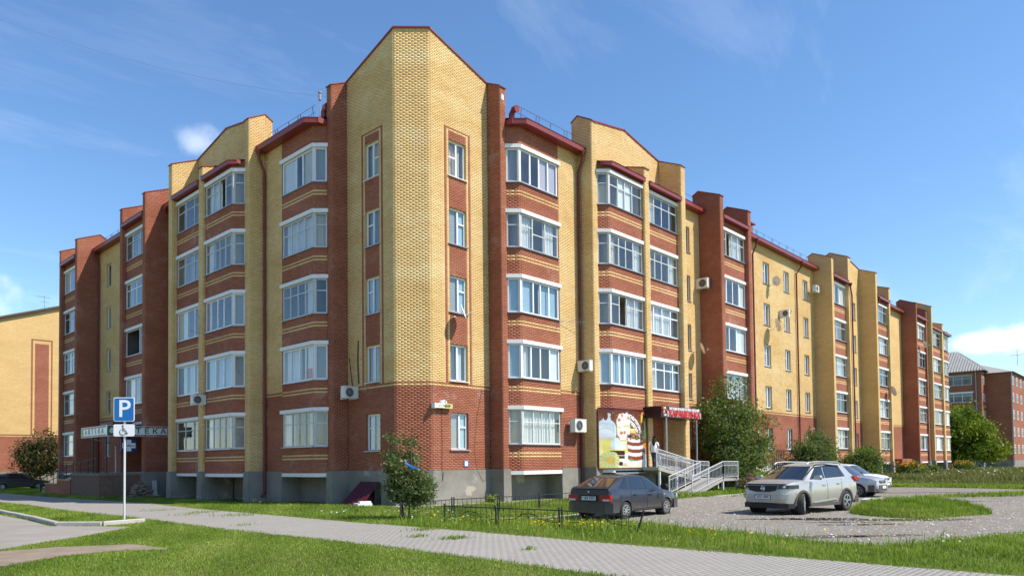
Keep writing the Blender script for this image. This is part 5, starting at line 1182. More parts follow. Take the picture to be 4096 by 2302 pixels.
# right: red brick blocks beyond the plot
P0 = (127.9, 2.2); root, add = far_block('red_hip_roof_block', 'distant red brick block with a grey corrugated hip roof', [(P0, P0)])
EV = 16.8
o_, sgA = face_wall(add, (127.9, 12.5), (127.9, 2.2), 0, EV, 'brick_red_far', [(0, 10.3, 0, 1.2, 'plinth')])
o_, sgB = face_wall(add, (127.9, 2.2), (131.0, 2.2), 0, EV, 'brick_red_far', [(0, 3.1, 0, 1.2, 'plinth')])
o_, sgC = face_wall(add, (131.0, 2.2), (131.0, -1.6), 0, EV-.3, 'brick_red_far', [(0, 3.8, 0, 1.2, 'plinth')])
o_, sgD = face_wall(add, (131.0, -1.6), (175, -1.6), 0, EV-.3, 'brick_red_far', [(0, 44, 0, 1.2, 'plinth')])
for k in range(5):
    z = 1.9+3.0*k
    w_ = far_window(add, sgA, 1.5, 8.9, z+.55, z+2.15, (.14, .3, .45, .62, .8), .72, 'pvc_white' if k != 4 else 'wood_white')
    mb = MB(); sgA.box(mb, 1.3, 9.1, z-.5, z+.5, .0, .10); add(mb.build('balcony_wall', 'brick_red')); mb = MB(); sgA.box(mb, 1.3, 9.1, z+2.15, z+2.4, 0, .12); add(mb.build('balcony_slab', 'white_paint' if k == 3 else 'concrete'))
    for a in (.9, 2.0): far_window(add, sgB, a, a+.6, z+.6, z+1.9, (), None)
    for j in range(6): far_window(add, sgD, .8+j*4.2, 2.6+j*4.2, z+.5, z+2.0, (.35, .7), .7)
mb = MB(); r0, r1 = (127.3, 13.2), (131.2, 1.6)
mb.add([(127.3, 13.2, EV), (127.3, 1.6, EV), (142, 1.6, EV), (142, 13.2, EV), (133.5, 13.2, 21.2), (133.5, 7.0, 21.2), (138, 7, 21.2), (138, 13.2, 21.2)], [(1, 0, 4, 5), (2, 1, 5, 6), (5, 4, 7, 6), (3, 2, 6, 7)])
add(mb.build('roof', 'roof_corrugated'))
def ridges():
    mb = MB()
    for i in range(26):
        y = 1.8+i*.44; f = max(0, min(1, (y-1.6)/5.4)); mb.bar((127.32, y, EV+.05), (127.3+6.2*f*.98, y, EV+.05+4.4*f*.98), .16, .14)
    for i in range(20):
        x = 127.7+i*.5; f = min(1, (x-127.3)/6.2); mb.bar((x, 1.62, EV+.05), (x, 1.6+5.4*f*.98, EV+.05+4.4*f*.98), .16, .14)
    add(mb.build('roof_ribs', 'roof_corrugated'))['kind'] = 'stuff'
ridges()
mb = MB(); mb.add([(130.5, -2.1, EV-.3), (176, -2.1, EV-.3), (176, 5, EV+2.2), (134.5, 5, EV+2.2)], [(0, 1, 2, 3)]); mb.add([(130.5, 6, EV-.3), (130.5, -2.1, EV-.3), (134.5, 5, EV+2.2)], [(0, 1, 2)]); add(mb.build('roof', 'roof_corrugated'))
for (x, y) in ((127.75, 3.0), (130.8, -1.75)):
    mb = MB(); mb.tube([(x, y, EV-.2), (x, y, .3)], .09, 6); add(mb.build('downpipe', 'metal_grey'))
for (x, y, z) in ((133.5, 9.5, 21.1), (150, 0, 19.5)):
    mb = MB(); mb.tube([(x, y, z), (x, y, z+3)], .05, 4); mb.tube([(x, y-1.5, z+2), (x, y+1.2, z+2)], .04, 4); add(mb.build('antenna', 'metal_grey'))
root, add = far_block('dark_roof_block', 'farther red brick block with a low dark brown roof', [((150, 12), (150, 12))])
face_wall(add, (150, 60), (150, 10), 0, 18.5, 'brick_red_far'); face_wall(add, (150, 10), (230, 10), 0, 18.5, 'brick_red_far')
mb = MB(); mb.add([(149.4, 61, 18.5), (149.4, 9.4, 18.5), (231, 9.4, 18.5), (231, 61, 18.5), (190, 35, 23)], [(1, 0, 4), (2, 1, 4), (3, 2, 4), (0, 3, 4)]); add(mb.build('roof', 'roof_brown'))
# across the street: the sunlit block that the ground-floor windows of the left wing mirror
root, add = far_block('beige_panel_block', 'pale beige apartment block across the street mirrored in the windows', [((-62, 30), (-62, 30))])
simple('beige_wall', (0.52, 0.43, 0.30), 0.9, 0, .12, .6)
sg = Seg(RW, (-58, -20), (-58, 70)); sg2 = Seg(RW, (-58, -20), (-72, -20))
mb = MB(); mb.box(-72, -58, -20, 70, 0, 15.5); add(mb.build('wall', 'beige_wall'))
for i in range(22):
    for k in range(5): far_window(add, sg, 1.5+i*4.0, 3.3+i*4.0, 1.9+k*2.8, 3.4+k*2.8, (.35, .7), None)
mb = MB(); mb.box(-72.5, -57.5, -20.5, 70.5, 15.5, 16.1); add(mb.build('roof', 'roof_brown'))
# ------------------------------------------------------------------ things on and around the building
def place(o, root):
    """make o (built in world coordinates) a child of the empty root"""
    o.parent = root; o.matrix_parent_inverse = Matrix.LocRotScale(root.location, root.rotation_euler, None).inverted(); return o
def ac_unit(label, centre, face, s=1.0, hand=1, pipe=0.0, badge=None):
    """centre of the casing, horizontal direction it faces"""
    root = empty('air_conditioner', label, 'air conditioner', centre, math.atan2(face[1], face[0])+math.pi/2, 'air conditioner units on the walls')
    w, d, h = .78*s, .28*s, .54*s
    mb = MB(); mb.box(-w/2, w/2, -d/2, d/2, -h/2, h/2); mb.box(-w/2-.012, w/2+.012, -d/2-.012, d/2+.012, h/2, h/2+.02); mb.box(w*.28, w*.285, -d/2-.004, -d/2, -h/2, h/2); c = mb.build('casing', 'ac_white'); c.parent = root
    mb = MB(); cx = -w*.13*hand; mb.lathe([(h*.42, 0), (h*.42, .012), (h*.39, .014), (h*.38, .004)], (cx, -d/2, 0), (0, -1, 0), 22); mb.lathe([(h*.39, .002), (.001, .002)], (cx, -d/2, 0), (0, -1, 0), 22, 1); f = mb.build('fan_guard', ['plastic_grey', 'plastic_black']); f.parent = root
    mb = MB()
    for r_ in (.12, .2, .28, .36): mb.lathe([(h*r_-.004, .010), (h*r_, .016), (h*r_+.004, .010)], (cx, -d/2, 0), (0, -1, 0), 18)
    for k in range(12): a = k*math.pi/6; mb.bar((cx, -d/2-.013, 0), (cx+math.cos(a)*h*.4, -d/2-.013, math.sin(a)*h*.4), .006, .006)
    g = mb.build('grille', 'plastic_grey'); g.parent = root
    mb = MB()
    for x in (-w*.3, w*.3): mb = MB(); mb.bar((x, -d/2-.02, -h/2-.02), (x, d/2+.25, -h/2-.02), .035, .035); mb.bar((x, d/2+.22, -h/2-.02), (x, d/2+.22, h*.35), .03, .03); b = mb.build('bracket', 'ac_white'); b.parent = root
    if pipe: mb = MB(); mb.tube([(w/2-.02, 0, -h*.1), (w/2+.06, .05, 0), (w/2+.02, d/2+.2, .2), (w*.3, d/2+.22, pipe)], .022, 5); pp = mb.build('pipe', 'plastic_black'); pp.parent = root
    return root
FR, FL = (0, -1), (-1, 0)
ac_unit('white air conditioner with a round fan low on the red wall by the cake banner', (9.13, -1.62, 3.54), FR, 1.15)
ac_unit('air conditioner on the yellow pier above the cake banner, facing the tower', (9.62, -1.72, 6.52), FL, .95, -1)
ac_unit('air conditioner on the red pier side between two narrow stair windows', (21.95, -1.6, 12.8), FL, 1.1, -1)
ac_unit('air conditioner beside a window above the biggest satellite dish', (34.55, -1.65, 12.72), FL, .95, -1, .35)
ac_unit('topmost air conditioner, next to the yellow pier of the far gable', (40.75, -1.75, 15.62), FR, .95)
ac_unit('air conditioner on the shaded tower face under a black cable', (-.42, 3.85, 4.98), FR, .95, 1, 1.6)
ac_unit('air conditioner on the shaded yellow pier over the ground-floor glazing', (-2.92, 13.7, 5.18), FR, .9)
def dish(label, foot, centre, face, r, tilt=.35):
    """foot = wall bracket, centre of the reflector, direction it looks"""
    root = empty('satellite_dish', label, 'satellite dish', foot, 0, 'satellite dishes on the facade')
    ax = Vector((face[0], face[1], tilt)).normalized(); rel = Vector(centre)-Vector(foot)
    mb = MB(); mb.lathe([(.001, -.10*r), (r*.35, -.085*r), (r*.7, -.03*r), (r, .06*r), (r*1.015, .05*r), (r*.7, -.045*r), (r*.35, -.10*r), (.001, -.115*r)], rel, ax, 26); o = mb.build('reflector', 'dish_white', smooth=True, fix=True); o.parent = root
    mb = MB(); tip = rel+ax*r*1.15+Vector((0, 0, -r*.55)); low = rel-Vector((0, 0, r*.9)); mb.tube([tuple(low), tuple(low*.4+tip*.6+Vector((0, 0, -.03))), tuple(tip)], .010, 4); mb.lathe([(.02, 0), (.045, .03), (.045, .09)], tip, -ax, 8, close=True); o = mb.build('feed_arm', 'plastic_grey'); o.parent = root
    mb = MB(); mb.tube([(0, 0, 0), tuple(rel*.6+Vector((0, 0, -.12))), tuple(rel-ax*.06)], .016, 5); mb.lathe([(.07, 0), (.07, .02)], (0, 0, 0), tuple(rel), 8, close=True); o = mb.build('bracket', 'plastic_grey'); o.parent = root
    return root
SV = (.62, -.78)
dish('white satellite dish hanging below a window of the sunlit tower face', (2.45, -.01, 8.2), (2.45, -.55, 8.38), SV, .33)
dish('satellite dish on the yellow wall by the narrow stair windows', (21.35, W, 8.5), (21.35, -1.85, 8.66), SV, .36)
dish('biggest satellite dish, on the yellow wall between window columns', (32.45, W, 11.2), (32.5, -1.95, 11.57), SV, .5)
dish('thin edge-on satellite dish high on the yellow wall', (32.85, W, 14.62), (32.75, -1.8, 14.85), (.95, -.3), .36)
dish('satellite dish on the far red loggia near the top floor', on_y(3668, 1236, -2.45)+() if False else (69.2, -2.45, 13.9), (68.9, -3.0, 14.1), SV, .42)
dish('satellite dish on the far loggia beside the yellow pier', (56.6, -2.45, 8.0), (56.6, -3.05, 8.2), SV, .5)
def yagi(label, foot, d, L, rod, mast=None):
    root = empty('tv_antenna', label, 'antenna', foot, 0); d = Vector(d).normalized(); rod = Vector(rod).normalized(); mb = MB(); mb.tube([(0, 0, 0), tuple(d*L)], .010, 4); o = mb.build('boom', 'metal_grey'); o.parent = root
    mb = MB()
    for k in range(7): c = d*(L*(.25+.12*k)); w_ = .32-.025*k; mb.tube([tuple(c-rod*w_), tuple(c+rod*w_)], .005, 4)
    o = mb.build('elements', 'metal_grey'); o.parent = root; o['kind'] = 'stuff'
    if mast: mb = MB(); mb.tube([(0, 0, 0), mast], .014, 5); o = mb.build('bracket', 'metal_grey'); o.parent = root
yagi('rod antenna reaching from the corner of the first sunlit bay', (8.2, -1.35, 8.62), (.95, -.2, .06), 1.5, (.1, .2, 1), (-.25, .05, -.35))
yagi('comb antenna in front of the third-floor glazing of the shaded wing', (-2.75, 12.4, 8.35), (-.5, .75, .22), 1.3, (.8, .5, 0), (.15, -.4, -.1))
# small rooftop things
mb = MB(); mb.tube([(-.55, 6.0, 17.9), (-.55, 6.0, 19.0)], .015, 5); mb.lathe([(.05, 0), (.07, .03), (.07, .28), (.03, .34), (.09, .36), (.09, .42)], (-.55, 6.0, 18.95), (0, 0, 1), 10, close=True); tag(mb.build('roof_sensor', 'plastic_grey'), 'little white canister on a thin mast on the shaded wing roof', 'sensor')
for i, (p_, lab) in enumerate((((-.75, 5.35, 17.75), 'red roof vent elbow behind the shaded red pier'), ((5.5, -.75, 17.75), 'red roof vent elbow behind the sunlit red pier'))):
    mb = MB(); x, y, z = p_; mb.tube([(x, y, z), (x, y, z+.35), (x, y-.12, z+.52), (x, y-.35, z+.5)], [.14, .14, .15, .18], 10); tag(mb.build('roof_vent', 'roof_red', smooth=True), lab, 'vent')
# overhead wire
a = np.array([-.85, 4.72, 18.55]); b = CAM+ray(-160, 20)/np.linalg.norm(ray(-160, 20)[:2])*34
mb = MB(); mb.tube([tuple(a+(b-a)*t_+np.array([0, 0, -2.2*t_*(1-t_)])) for t_ in np.linspace(0, 1, 24)], .0045, 4); tag(mb.build('overhead_wire', 'metal_grey'), 'thin black wire running from the shaded red pier into the sky', 'wire')
# wall cables (thin) on the tower face and first pier
mb = MB(); mb.tube([(1.62, -.03, 4.15), (1.63, -.03, 2.6), (1.6, -.03, 1.5), (1.62, -.06, 1.02), (1.68, -.06, 1.4)], .010, 4); tag(mb.build('cable', 'metal_dark'), 'dark cable dropping from the street name box to the plinth', 'cable')
mb = MB(); mb.tube([(4.1, -.03, 5.2), (3.75, -.03, 3.9), (3.55, -.03, 2.4), (3.7, -.03, 1.45), (4.0, -.07, .98), (4.2, -.07, .95)], .007, 4); tag(mb.build('cable', 'metal_dark'), 'thin loose cable across the sunlit red wall by the pier', 'cable')
mb = MB(); mb.tube([(-.02, 3.75, 7.35), (-.03, 3.78, 6.4), (-.03, 3.72, 5.4)], .030, 5); tag(mb.build('cable', 'plastic_black'), 'black sleeve above the air conditioner on the shaded tower face', 'cable')
# street-name light box, meter plate
root = empty('street_name_box', 'small cream street name light box on the sunlit red wall', 'sign', (1.5, 0, 4.25))
mb = MB(); mb.box(1.12, 2.1, -.20, -.01, 4.13, 4.34); place(mb.build('box', 'sign_cream'), root); mb = MB(); mb.prism([(1.62+.16*math.cos(a_), 4.34+.15*math.sin(a_)) for a_ in np.linspace(0, math.pi, 10)], -.20, -.02, 'xzy'); place(mb.build('number_arch', 'sign_white', fix=True), root)
mb = MB(); mb.box(1.06, 1.12, -.22, 0, 4.12, 4.35); mb.box(1.12, 1.62, -.21, -.2, 4.15, 4.33); place(mb.build('end_cap', 'sign_white'), root)
place(put_text('lettering', 'БОЛЬШАЯ', .135, 'sign_black', (1.62, -.212, 4.235), (1, 0, 0), None, extrude=.003), root); place(put_text('number', '4', .17, 'sign_black', (1.66, -.204, 4.405), (1, 0, 0), None, extrude=.003), root)
root = empty('info_plate', 'little white plate with a blue rim low on the sunlit red wall', 'sign', (3.04, -.02, 1.75))
mb = MB(); mb.box(2.91, 3.17, -.03, -.005, 1.60, 1.89); place(mb.build('rim', 'sign_blue'), root); mb = MB(); mb.box(2.95, 3.13, -.034, -.03, 1.64, 1.85); place(mb.build('face', 'sign_white'), root)
root = empty('wall_plate', 'tiny white plate near the top of the sunlit red pier', 'sign', (4.81, -.84, 18.6)); mb = MB(); mb.box(4.72, 4.86, -.845, -.828, 18.5, 18.75); place(mb.build('face', 'sign_white'), root)
# basement hatch with a corrugated cover, white sack
root = empty('basement_hatch', 'dark red corrugated cover sloping over the basement hatch', 'hatch', (-.4, 3.0, 0))
mb = MB(); n = 30
pa, pb = np.array([-.06, 2.12, 1.0]), np.array([-1.0, 2.05, .02]); qa, qb = np.array([-.06, 3.62, 1.0]), np.array([-1.05, 3.75, .02])
for i in range(n):
    t0, t1 = i/n, (i+1)/n; o0, o1 = .022*(abs(((i*1.0) % 4)-2)-1), .022*(abs(((i+1.0) % 4)-2)-1); up = np.array([-.7, 0, .7])
    mb.quad(tuple(pa+(qa-pa)*t0+up*o0), tuple(pb+(qb-pb)*t0+up*o0), tuple(pb+(qb-pb)*t1+up*o1), tuple(pa+(qa-pa)*t1+up*o1))
place(mb.build('cover', 'sheet_maroon'), root)
mb = MB(); mb.box(-.35, -.04, 2.1, 2.16, 0, .95); place(mb.build('frame', 'metal_dark'), root); mb = MB(); mb.add([(-.07, 2.2, 0), (-.07, 3.6, 0), (-.07, 3.6, .95), (-.07, 2.2, .95)], [(3, 2, 1, 0)]); place(mb.build('opening', 'plastic_black'), root)
mb = MB(); mb.prism([(-.75, 1.75), (-1.3, 2.0), (-1.15, 2.55), (-.6, 2.35)], 0.01, .12, 'xyz'); mb.prism([(-.7, 1.9), (-1.15, 2.05), (-1.0, 2.4), (-.62, 2.25)], .12, .2, 'xyz'); tag(mb.build('cement_sack', 'sign_white'), 'white sack lying on the grass beside the basement hatch', 'sack')
# blue rag in the young tree
rx_, ry_ = -4.46, -5.42; mb = MB(); q_ = [(-.14, .14, 1.86), (-.02, .0, 1.72), (.20, -.20, 1.62), (.02, -.06, 1.60), (-.16, .10, 1.76)]; mb.add([(rx_+a, ry_+b, c) for a, b, c in q_], [(0, 4, 3, 2, 1)]); mb.add([(rx_+a+.01, ry_+b+.01, c-.012) for a, b, c in q_], [(0, 1, 2, 3, 4)]); tag(mb.build('blue_rag', 'tarp_blue'), 'scrap of blue plastic caught in the young tree', 'rag')
# parking sign
bx, by = on_ground(497, 2080)
RV = Vector((AX_R[0], AX_R[1], 0)).normalized(); th = math.atan2(RV.y, RV.x)
root = empty('parking_sign', 'blue parking sign with a wheelchair plate on a pale post', 'sign', (bx, by, 0), th+.10)
mb = MB(); mb.tube([(0, 0, -.1), (0, 0, 3.95)], .036, 10); mb.lathe([(.037, 0), (.045, .01), (.045, .04)], (0, 0, .0), (0, 0, 1), 10); o = mb.build('post', 'white_rail', smooth=True); o.parent = root
def rounded(w, h, r, n=4):
    out = []
    for cx, cz, a0 in ((w/2-r, h/2-r, 0), (-w/2+r, h/2-r, 90), (-w/2+r, -h/2+r, 180), (w/2-r, -h/2+r, 270)):
        for i in range(n+1): a_ = R(a0+90*i/n); out.append((cx+r*math.cos(a_), cz+r*math.sin(a_)))
    return out
zc, zp = 3.67, 2.98
mb = MB(); mb.prism([(x, z+zc) for x, z in rounded(.66, .80, .06)], -.06, -.045, 'xzy'); o = mb.build('rim', 'sign_white', fix=True); o.parent = root
mb = MB(); mb.prism([(x, z+zc) for x, z in rounded(.61, .75, .04)], -.066, -.06, 'xzy'); o = mb.build('panel', 'sign_blue', fix=True); o.parent = root
put_text('letter', 'P', .80, 'sign_white', (.01, -.068, zc), (1, 0, 0), root, extrude=.003, bold=.008)
mb = MB(); mb.prism([(x, z+zp) for x, z in rounded(.66, .40, .05)], -.06, -.045, 'xzy'); o = mb.build('plate', 'sign_white', fix=True); o.parent = root
mb = MB(); y = -.064
def stroke(pts, r=.014): mb.tube([(x, y, zp+z) for x, z in pts], r, 5)
stroke([(-.03+.10*math.cos(a_), -.05+.10*math.sin(a_)) for a_ in np.linspace(2.3, 6.0, 14)], .011); stroke([(-.03, .10), (-.03, -.01), (.06, -.01), (.10, -.12), (.13, -.10)]); stroke([(-.03, .05), (.04, .05)], .010); mb.lathe([(.028, 0), (.028, .008)], (-.035, y, zp+.145), (0, -1, 0), 10, close=True)
o = mb.build('wheelchair_symbol', 'sign_black'); o.parent = root
# low metal fences
def fence(label, pts, h=.52, lean=0.0, arch=True):
    root = empty('low_fence', label, 'fence', (pts[0][0], pts[0][1], 0)); n = len(pts)
    for i, p in enumerate(pts):
        mb = MB(); lx = lean*(1 if i == n-1 else .1); off = .045 if 0 < i < n-1 else 0
        for s_ in ((-1, 1) if off else (0,)):
            q = pts[i+1] if i < n-1 else pts[i-1]; L = math.dist(p, q); ux, uy = (q[0]-p[0])/L, (q[1]-p[1])/L
            mb.bar((p[0]+ux*off*s_, p[1]+uy*off*s_, -.05), (p[0]+ux*off*s_+lx*ux*-1, p[1]+uy*off*s_+lx*uy*-1, h+.05), .036, .036)
        place(mb.build('post', 'metal_dark'), root)
    for a, b in zip(pts, pts[1:]):
        mb = MB(); mb.bar((a[0], a[1], h-.03), (b[0], b[1], h-.03-(lean*.35 if b == pts[-1] else 0)), .028, .028); place(mb.build('top_rail', 'metal_dark'), root)
        L = math.dist(a, b); m_ = int(L/.2)
        P = lambda t_: (a[0]+(b[0]-a[0])*t_, a[1]+(b[1]-a[1])*t_)
        bar = MB(); bar.bar((0, 0, .05), (0, 0, h-.03), .011, .011); bme = bar.mesh('bar', 'metal_dark')
        for k in range(1, m_): x, y = P(k/m_); place(link('bar', bme, None, (x, y, 0)), root)
        mb = MB()
        if arch:
            mb.tube([(*P(t_), h*.30+(.13 if .3 < t_ < .7 else .02)*math.sin(math.pi*(t_-.3)/.4 if .3 < t_ < .7 else 0)+.10*(1-abs(2*t_-1))) for t_ in np.linspace(.05, .95, 25)], .008, 4)
            for cx in (.42, .58): mb.tube([(*P(cx+.08*math.cos(a_)), h*.42+.14*math.sin(a_)) for a_ in np.linspace(0, math.pi, 9)], .008, 4)
        else: mb.bar((*P(.06), .12), (*P(.5), .30), .014, .014)
        place(mb.build('scrollwork', 'metal_dark'), root)
    return root
fence('low dark metal fence with scrolls nearest the paved path', [on_ground(1780, 2088), on_ground(1990, 2100), on_ground(2245, 2114), on_ground(2545, 2132)], .52, .22)
fence('low dark metal fence farther back by the concrete apron', [on_ground(1603, 2080), on_ground(1812, 2056), on_ground(1995, 2044), on_ground(2157, 2032), on_ground(2290, 2020)], .55, 0, False)
# ------------------------------------------------------------------ shop porch: banner, canopy, ramp, steps
def banner():
    root = empty('cake_banner', 'large printed banner with cakes, ice cream and a layered cake wrapped round the bay', 'banner', (11.0, -2.5, 1.4))
    a, b, c = np.array([9.98, -2.19]), np.array([10.80, -2.60]), np.array([13.72, -2.62]); L1 = np.linalg.norm(b-a); L2 = np.linalg.norm(c-b); L = L1+L2; z0, z1 = 1.44, 4.42; H = z1-z0
    nx, nz = 132, 134
    us = np.linspace(0, L, nx+1); i0 = np.argmin(abs(us-L1)); us[i0] = L1
    def P(u, z, d=0.0):
        if u <= L1: t = (b-a)/L1; p_ = a+t*u
        else: t = (c-b)/L2; p_ = b+t*(u-L1)
        return (p_[0]+t[1]*d, p_[1]-t[0]*d, z)
    V = [P(u, z0+H*j/nz, .004*math.sin(j*.25+u*3)) for j in range(nz+1) for u in us]
    F = [(j*(nx+1)+i, j*(nx+1)+i+1, (j+1)*(nx+1)+i+1, (j+1)*(nx+1)+i) for j in range(nz) for i in range(nx)]
    # picture drawn in banner coordinates x 0..1, y 0..1 (bottom 0)
    X_, Y_ = np.meshgrid((np.arange(nx)+.5)/nx, (np.arange(nz)+.5)/nz); col = np.zeros((nz, nx, 3))
    def lay(mask, c, soft_=None): col[mask] = c
    col[:] = (.16, .045, .02); g = np.clip((Y_-.45)/.5, 0, 1); col[:] = np.array([.42, .17, .06])*(1-g[..., None])+np.array([.13, .035, .018])*g[..., None]
    rg = np.random.default_rng(3)
    for _ in range(60):
        x, y, r = rg.uniform(0, 1), rg.uniform(.55, 1), rg.uniform(.004, .009); lay((X_-x)**2+(Y_-y)**2 < r*r, (.85, .45, .06))
    E = lambda x, y, rx, ry: ((X_-x)/rx)**2+((Y_-y)/ry)**2 < 1
    Rr = lambda x0, x1, y0, y1: (X_ > x0) & (X_ < x1) & (Y_ > y0) & (Y_ < y1)
    lay((Y_ < .42+.03*np.sin(X_*20)) & (X_ > .25), (.72, .62, .22)); lay(Rr(.0, .3, 0, .5), (.62, .55, .12)); lay(Rr(.84, 1, .12, .55), (.75, .30, .06)); lay(E(.93, .40, .06, .10), (.75, .22, .03)); lay(E(.97, .55, .06, .07), (.30, .45, .06)); lay(E(.92, .3, .04, .05), (.02, .25, .35))
    lay(Rr(.0, .2, .05, .46) & (abs(X_-.1) < .05+.13*(Y_+.1)), (.80, .70, .16)); lay(Rr(.02, .06, .05, .42), (.88, .82, .4)); lay(Rr(0, .26, .45, .52), (.70, .66, .30))
    lay(E(.12, .62, .16, .20) & (Y_ > .5), (.62, .72, .86)); lay(E(.10, .60, .13, .15) & (Y_ > .52), (.72, .80, .90)); lay(E(.13, .80, .06, .10), (.62, .72, .86)); lay(E(.155, .885, .035, .03), (.62, .72, .86)); lay(E(.11, .87, .035, .07), (.14, .04, .02)); lay(abs(Y_-.62-.05*np.sin(X_*14)) < .006, (.45, .55, .75)); lay((abs(Y_-.72-.03*np.sin(X_*14)) < .005) & (X_ < .26), (.45, .55, .75))
    for (x, y, w_, h_) in ((.38, .64, .095, .05), (.52, .665, .085, .05), (.43, .42, .09, .06)):      # cups of cream
        lay(E(x, y+.13, w_, .11), (.78, .82, .90)); lay(E(x, y+.20, w_*.6, .08), (.86, .88, .92)); lay(E(x-w_*.4, y+.17, .035, .03), (.70, .20, .08)); lay(E(x+w_*.4, y+.18, .03, .03), (.72, .25, .12)); lay(Rr(x-w_, x+w_, y-.10, y+.06) & (abs(X_-x) < w_*(.75+.25*(Y_-y+.1)/.16)), (.80, .80, .66)); lay(Rr(x-w_, x+w_, y+.03, y+.06), (.72, .60, .22))
    lay(E(.44, .86, .06, .07), (.88, .88, .90)); lay(E(.41, .89, .03, .03), (.75, .28, .12)); lay(E(.48, .80, .09, .05), (.84, .86, .90)); lay(Rr(.60, .74, .60, .66), (.80, .58, .12)); lay(Rr(.60, .73, .64, .67), (.88, .76, .34)); lay(E(.28, .38, .10, .13) & (Y_ > .3), (.66, .76, .90))
    lay(E(.70, .10, .42, .17), (.92, .92, .88)); lay(Rr(.36, .9, .0, .06), (.80, .78, .60))
    for y0, y1, c_ in ((.42, .49, (.92, .90, .78)), (.36, .43, (.26, .06, .02)), (.30, .37, (.92, .90, .80)), (.24, .31, (.26, .06, .02)), (.19, .25, (.92, .90, .80)), (.12, .19, (.30, .07, .025))):
        lay((X_ > .535) & (X_ < .90) & (Y_-.025*((X_-.72)/.18)**2 > y0-.0) & (Y_-.025*((X_-.72)/.18)**2 < y1), c_)
    for _ in range(46): x, y = rg.uniform(.56, .88), rg.uniform(.48, .555); lay(E(x, y, .018, .018), [(.03, .04, .10), (.65, .10, .05), (.06, .22, .04), (.80, .40, .22), (.02, .02, .03)][rg.integers(5)])
    lay(E(.62, .13, .05, .02), (.08, .50, .05)); lay(E(.60, .15, .015, .015), (.7, .15, .05))
    lay(Rr(.16, .46, .29, .32), (.80, .72, .28)); lay(Rr(.16, .46, .25, .29), (.03, .012, .008)); lay(Rr(.28, .46, .16, .26), (.045, .018, .010)); lay(Rr(.30, .46, .20, .215), (.65, .52, .2)); lay(E(.37, .07, .05, .035), (.05, .02, .012)); lay(E(.46, .05, .05, .03), (.68, .62, .25))
    rr = np.hypot((X_-.17)/.17, (Y_-.13)/.15); an = np.arctan2(Y_-.13, X_-.17); lay(rr < 1, (.60, .62, .26)); lay((rr < 1) & (np.abs(np.sin(an*7)) < .22), (.38, .42, .12)); lay(rr < .36+.04*np.sin(an*6), (.75, .45, .05)); lay(rr < .26, (.80, .52, .12))
    s_ = (X_-.88); lay((abs(s_-.0) < .022) & (Y_ > .78) & (Y_ < .92), (.85, .55, .1)); lay((abs(np.hypot(X_-.915, (Y_-.92)*1.0)-.035) < .018) & (Y_ > .92), (.80, .30, .1)); lay((abs(X_-.96-.02*np.sin(Y_*30)) < .014) & (Y_ > .6) & (Y_ < .92), (.06, .35, .08)); lay((abs(X_-.95) < .010) & (Y_ > .5) & (Y_ < .8), (.80, .62, .2))
    col = np.clip(col, 0, .8)*.82*rg.uniform(.92, 1.05, (nz, nx, 1))
    t = NT('banner_print'); t.L.new(t.attr('paint', 'Color'), t.b.inputs['Base Color']); t.p(.5, 0, .3); reg(t, 'banner_print')
    me = np_mesh('print', V, F, ['banner_print']); at = me.attributes.new('paint', 'FLOAT_COLOR', 'FACE')
    at.data.foreach_set('color', np.concatenate([col.reshape(-1, 3), np.ones((nx*nz, 1))], 1).astype(np.float32).ravel()); place(link('print', me), root)
    mb = MB()
    for (p_, q_) in ((P(0, z0-.02, .02), P(0, z1+.02, .02)), (P(L, z0-.02, .02), P(L, z1+.02, .02)), (P(0, z0-.02, .0), P(L1, z0-.02, 0)), (P(L1, z0-.02, 0), P(L, z0-.02, 0)), (P(0, z1+.02, 0), P(L1, z1+.02, 0)), (P(L1, z1+.02, 0), P(L, z1+.02, 0))): mb.bar(p_, q_, .05, .05)
    place(mb.build('frame', 'pipe_red'), root)
    for txt, rad, a0, a1 in (('КОНДИТЕРСКИЕ', 1.38, 1.38, .42), ('ИЗДЕЛИЯ', 1.10, 1.22, .55)):
        cx, cz = 1.95, 2.72; n = len(txt)
        for i, ch in enumerate(txt):
            an = a0+(a1-a0)*i/(n-1); u, z = cx+rad*math.cos(an), cz+rad*math.sin(an)
            o = put_text('letter', ch, .235, 'sign_white', P(u, z, .012), (math.sin(an)*1.0, 0, -math.cos(an)), None, up=(math.cos(an), 0, math.sin(an)), extrude=.002, bold=.008); place(o, root)
banner()
mb = MB(); mb.box(10.9, 13.6, -2.55, -2.45, 1.12, 1.30); root = tag(mb.build('banner_beam', 'sill_metal'), 'grey metal beam under the cake banner', 'beam')
# shop canopy with sign
root = empty('shop_canopy', 'dark brown shop canopy sign with red letters over the porch', 'canopy', (15.7, -3.2, 4.0))
CX0, CX1, CV = 13.55, 17.75, -3.62
mb = MB(); mb.box(CX0, CX1, CV, -2.44, 4.04, 4.62); place(mb.build('box', 'sign_brown'), root)
mb = MB(); mb.box(CX0+.55, CX1-.06, CV-.035, CV, 4.08, 4.40); place(mb.build('letter_panel', 'plastic_grey'), root)
place(put_text('lettering', 'МАГАЗИН КОНДИТЕРСКИХ ИЗДЕЛИЙ', .205, 'sign_white', ((CX0+CX1)/2+.28, CV-.012, 4.50), (1, 0, 0), None, extrude=.008, width=.82, bold=.005), root)
place(put_text('lettering', 'КАРАМЕЛЬКА', .46, 'sign_red', ((CX0+CX1)/2+.25, CV-.05, 4.235), (1, 0, 0), None, extrude=.02, width=1.03, bold=.016), root)
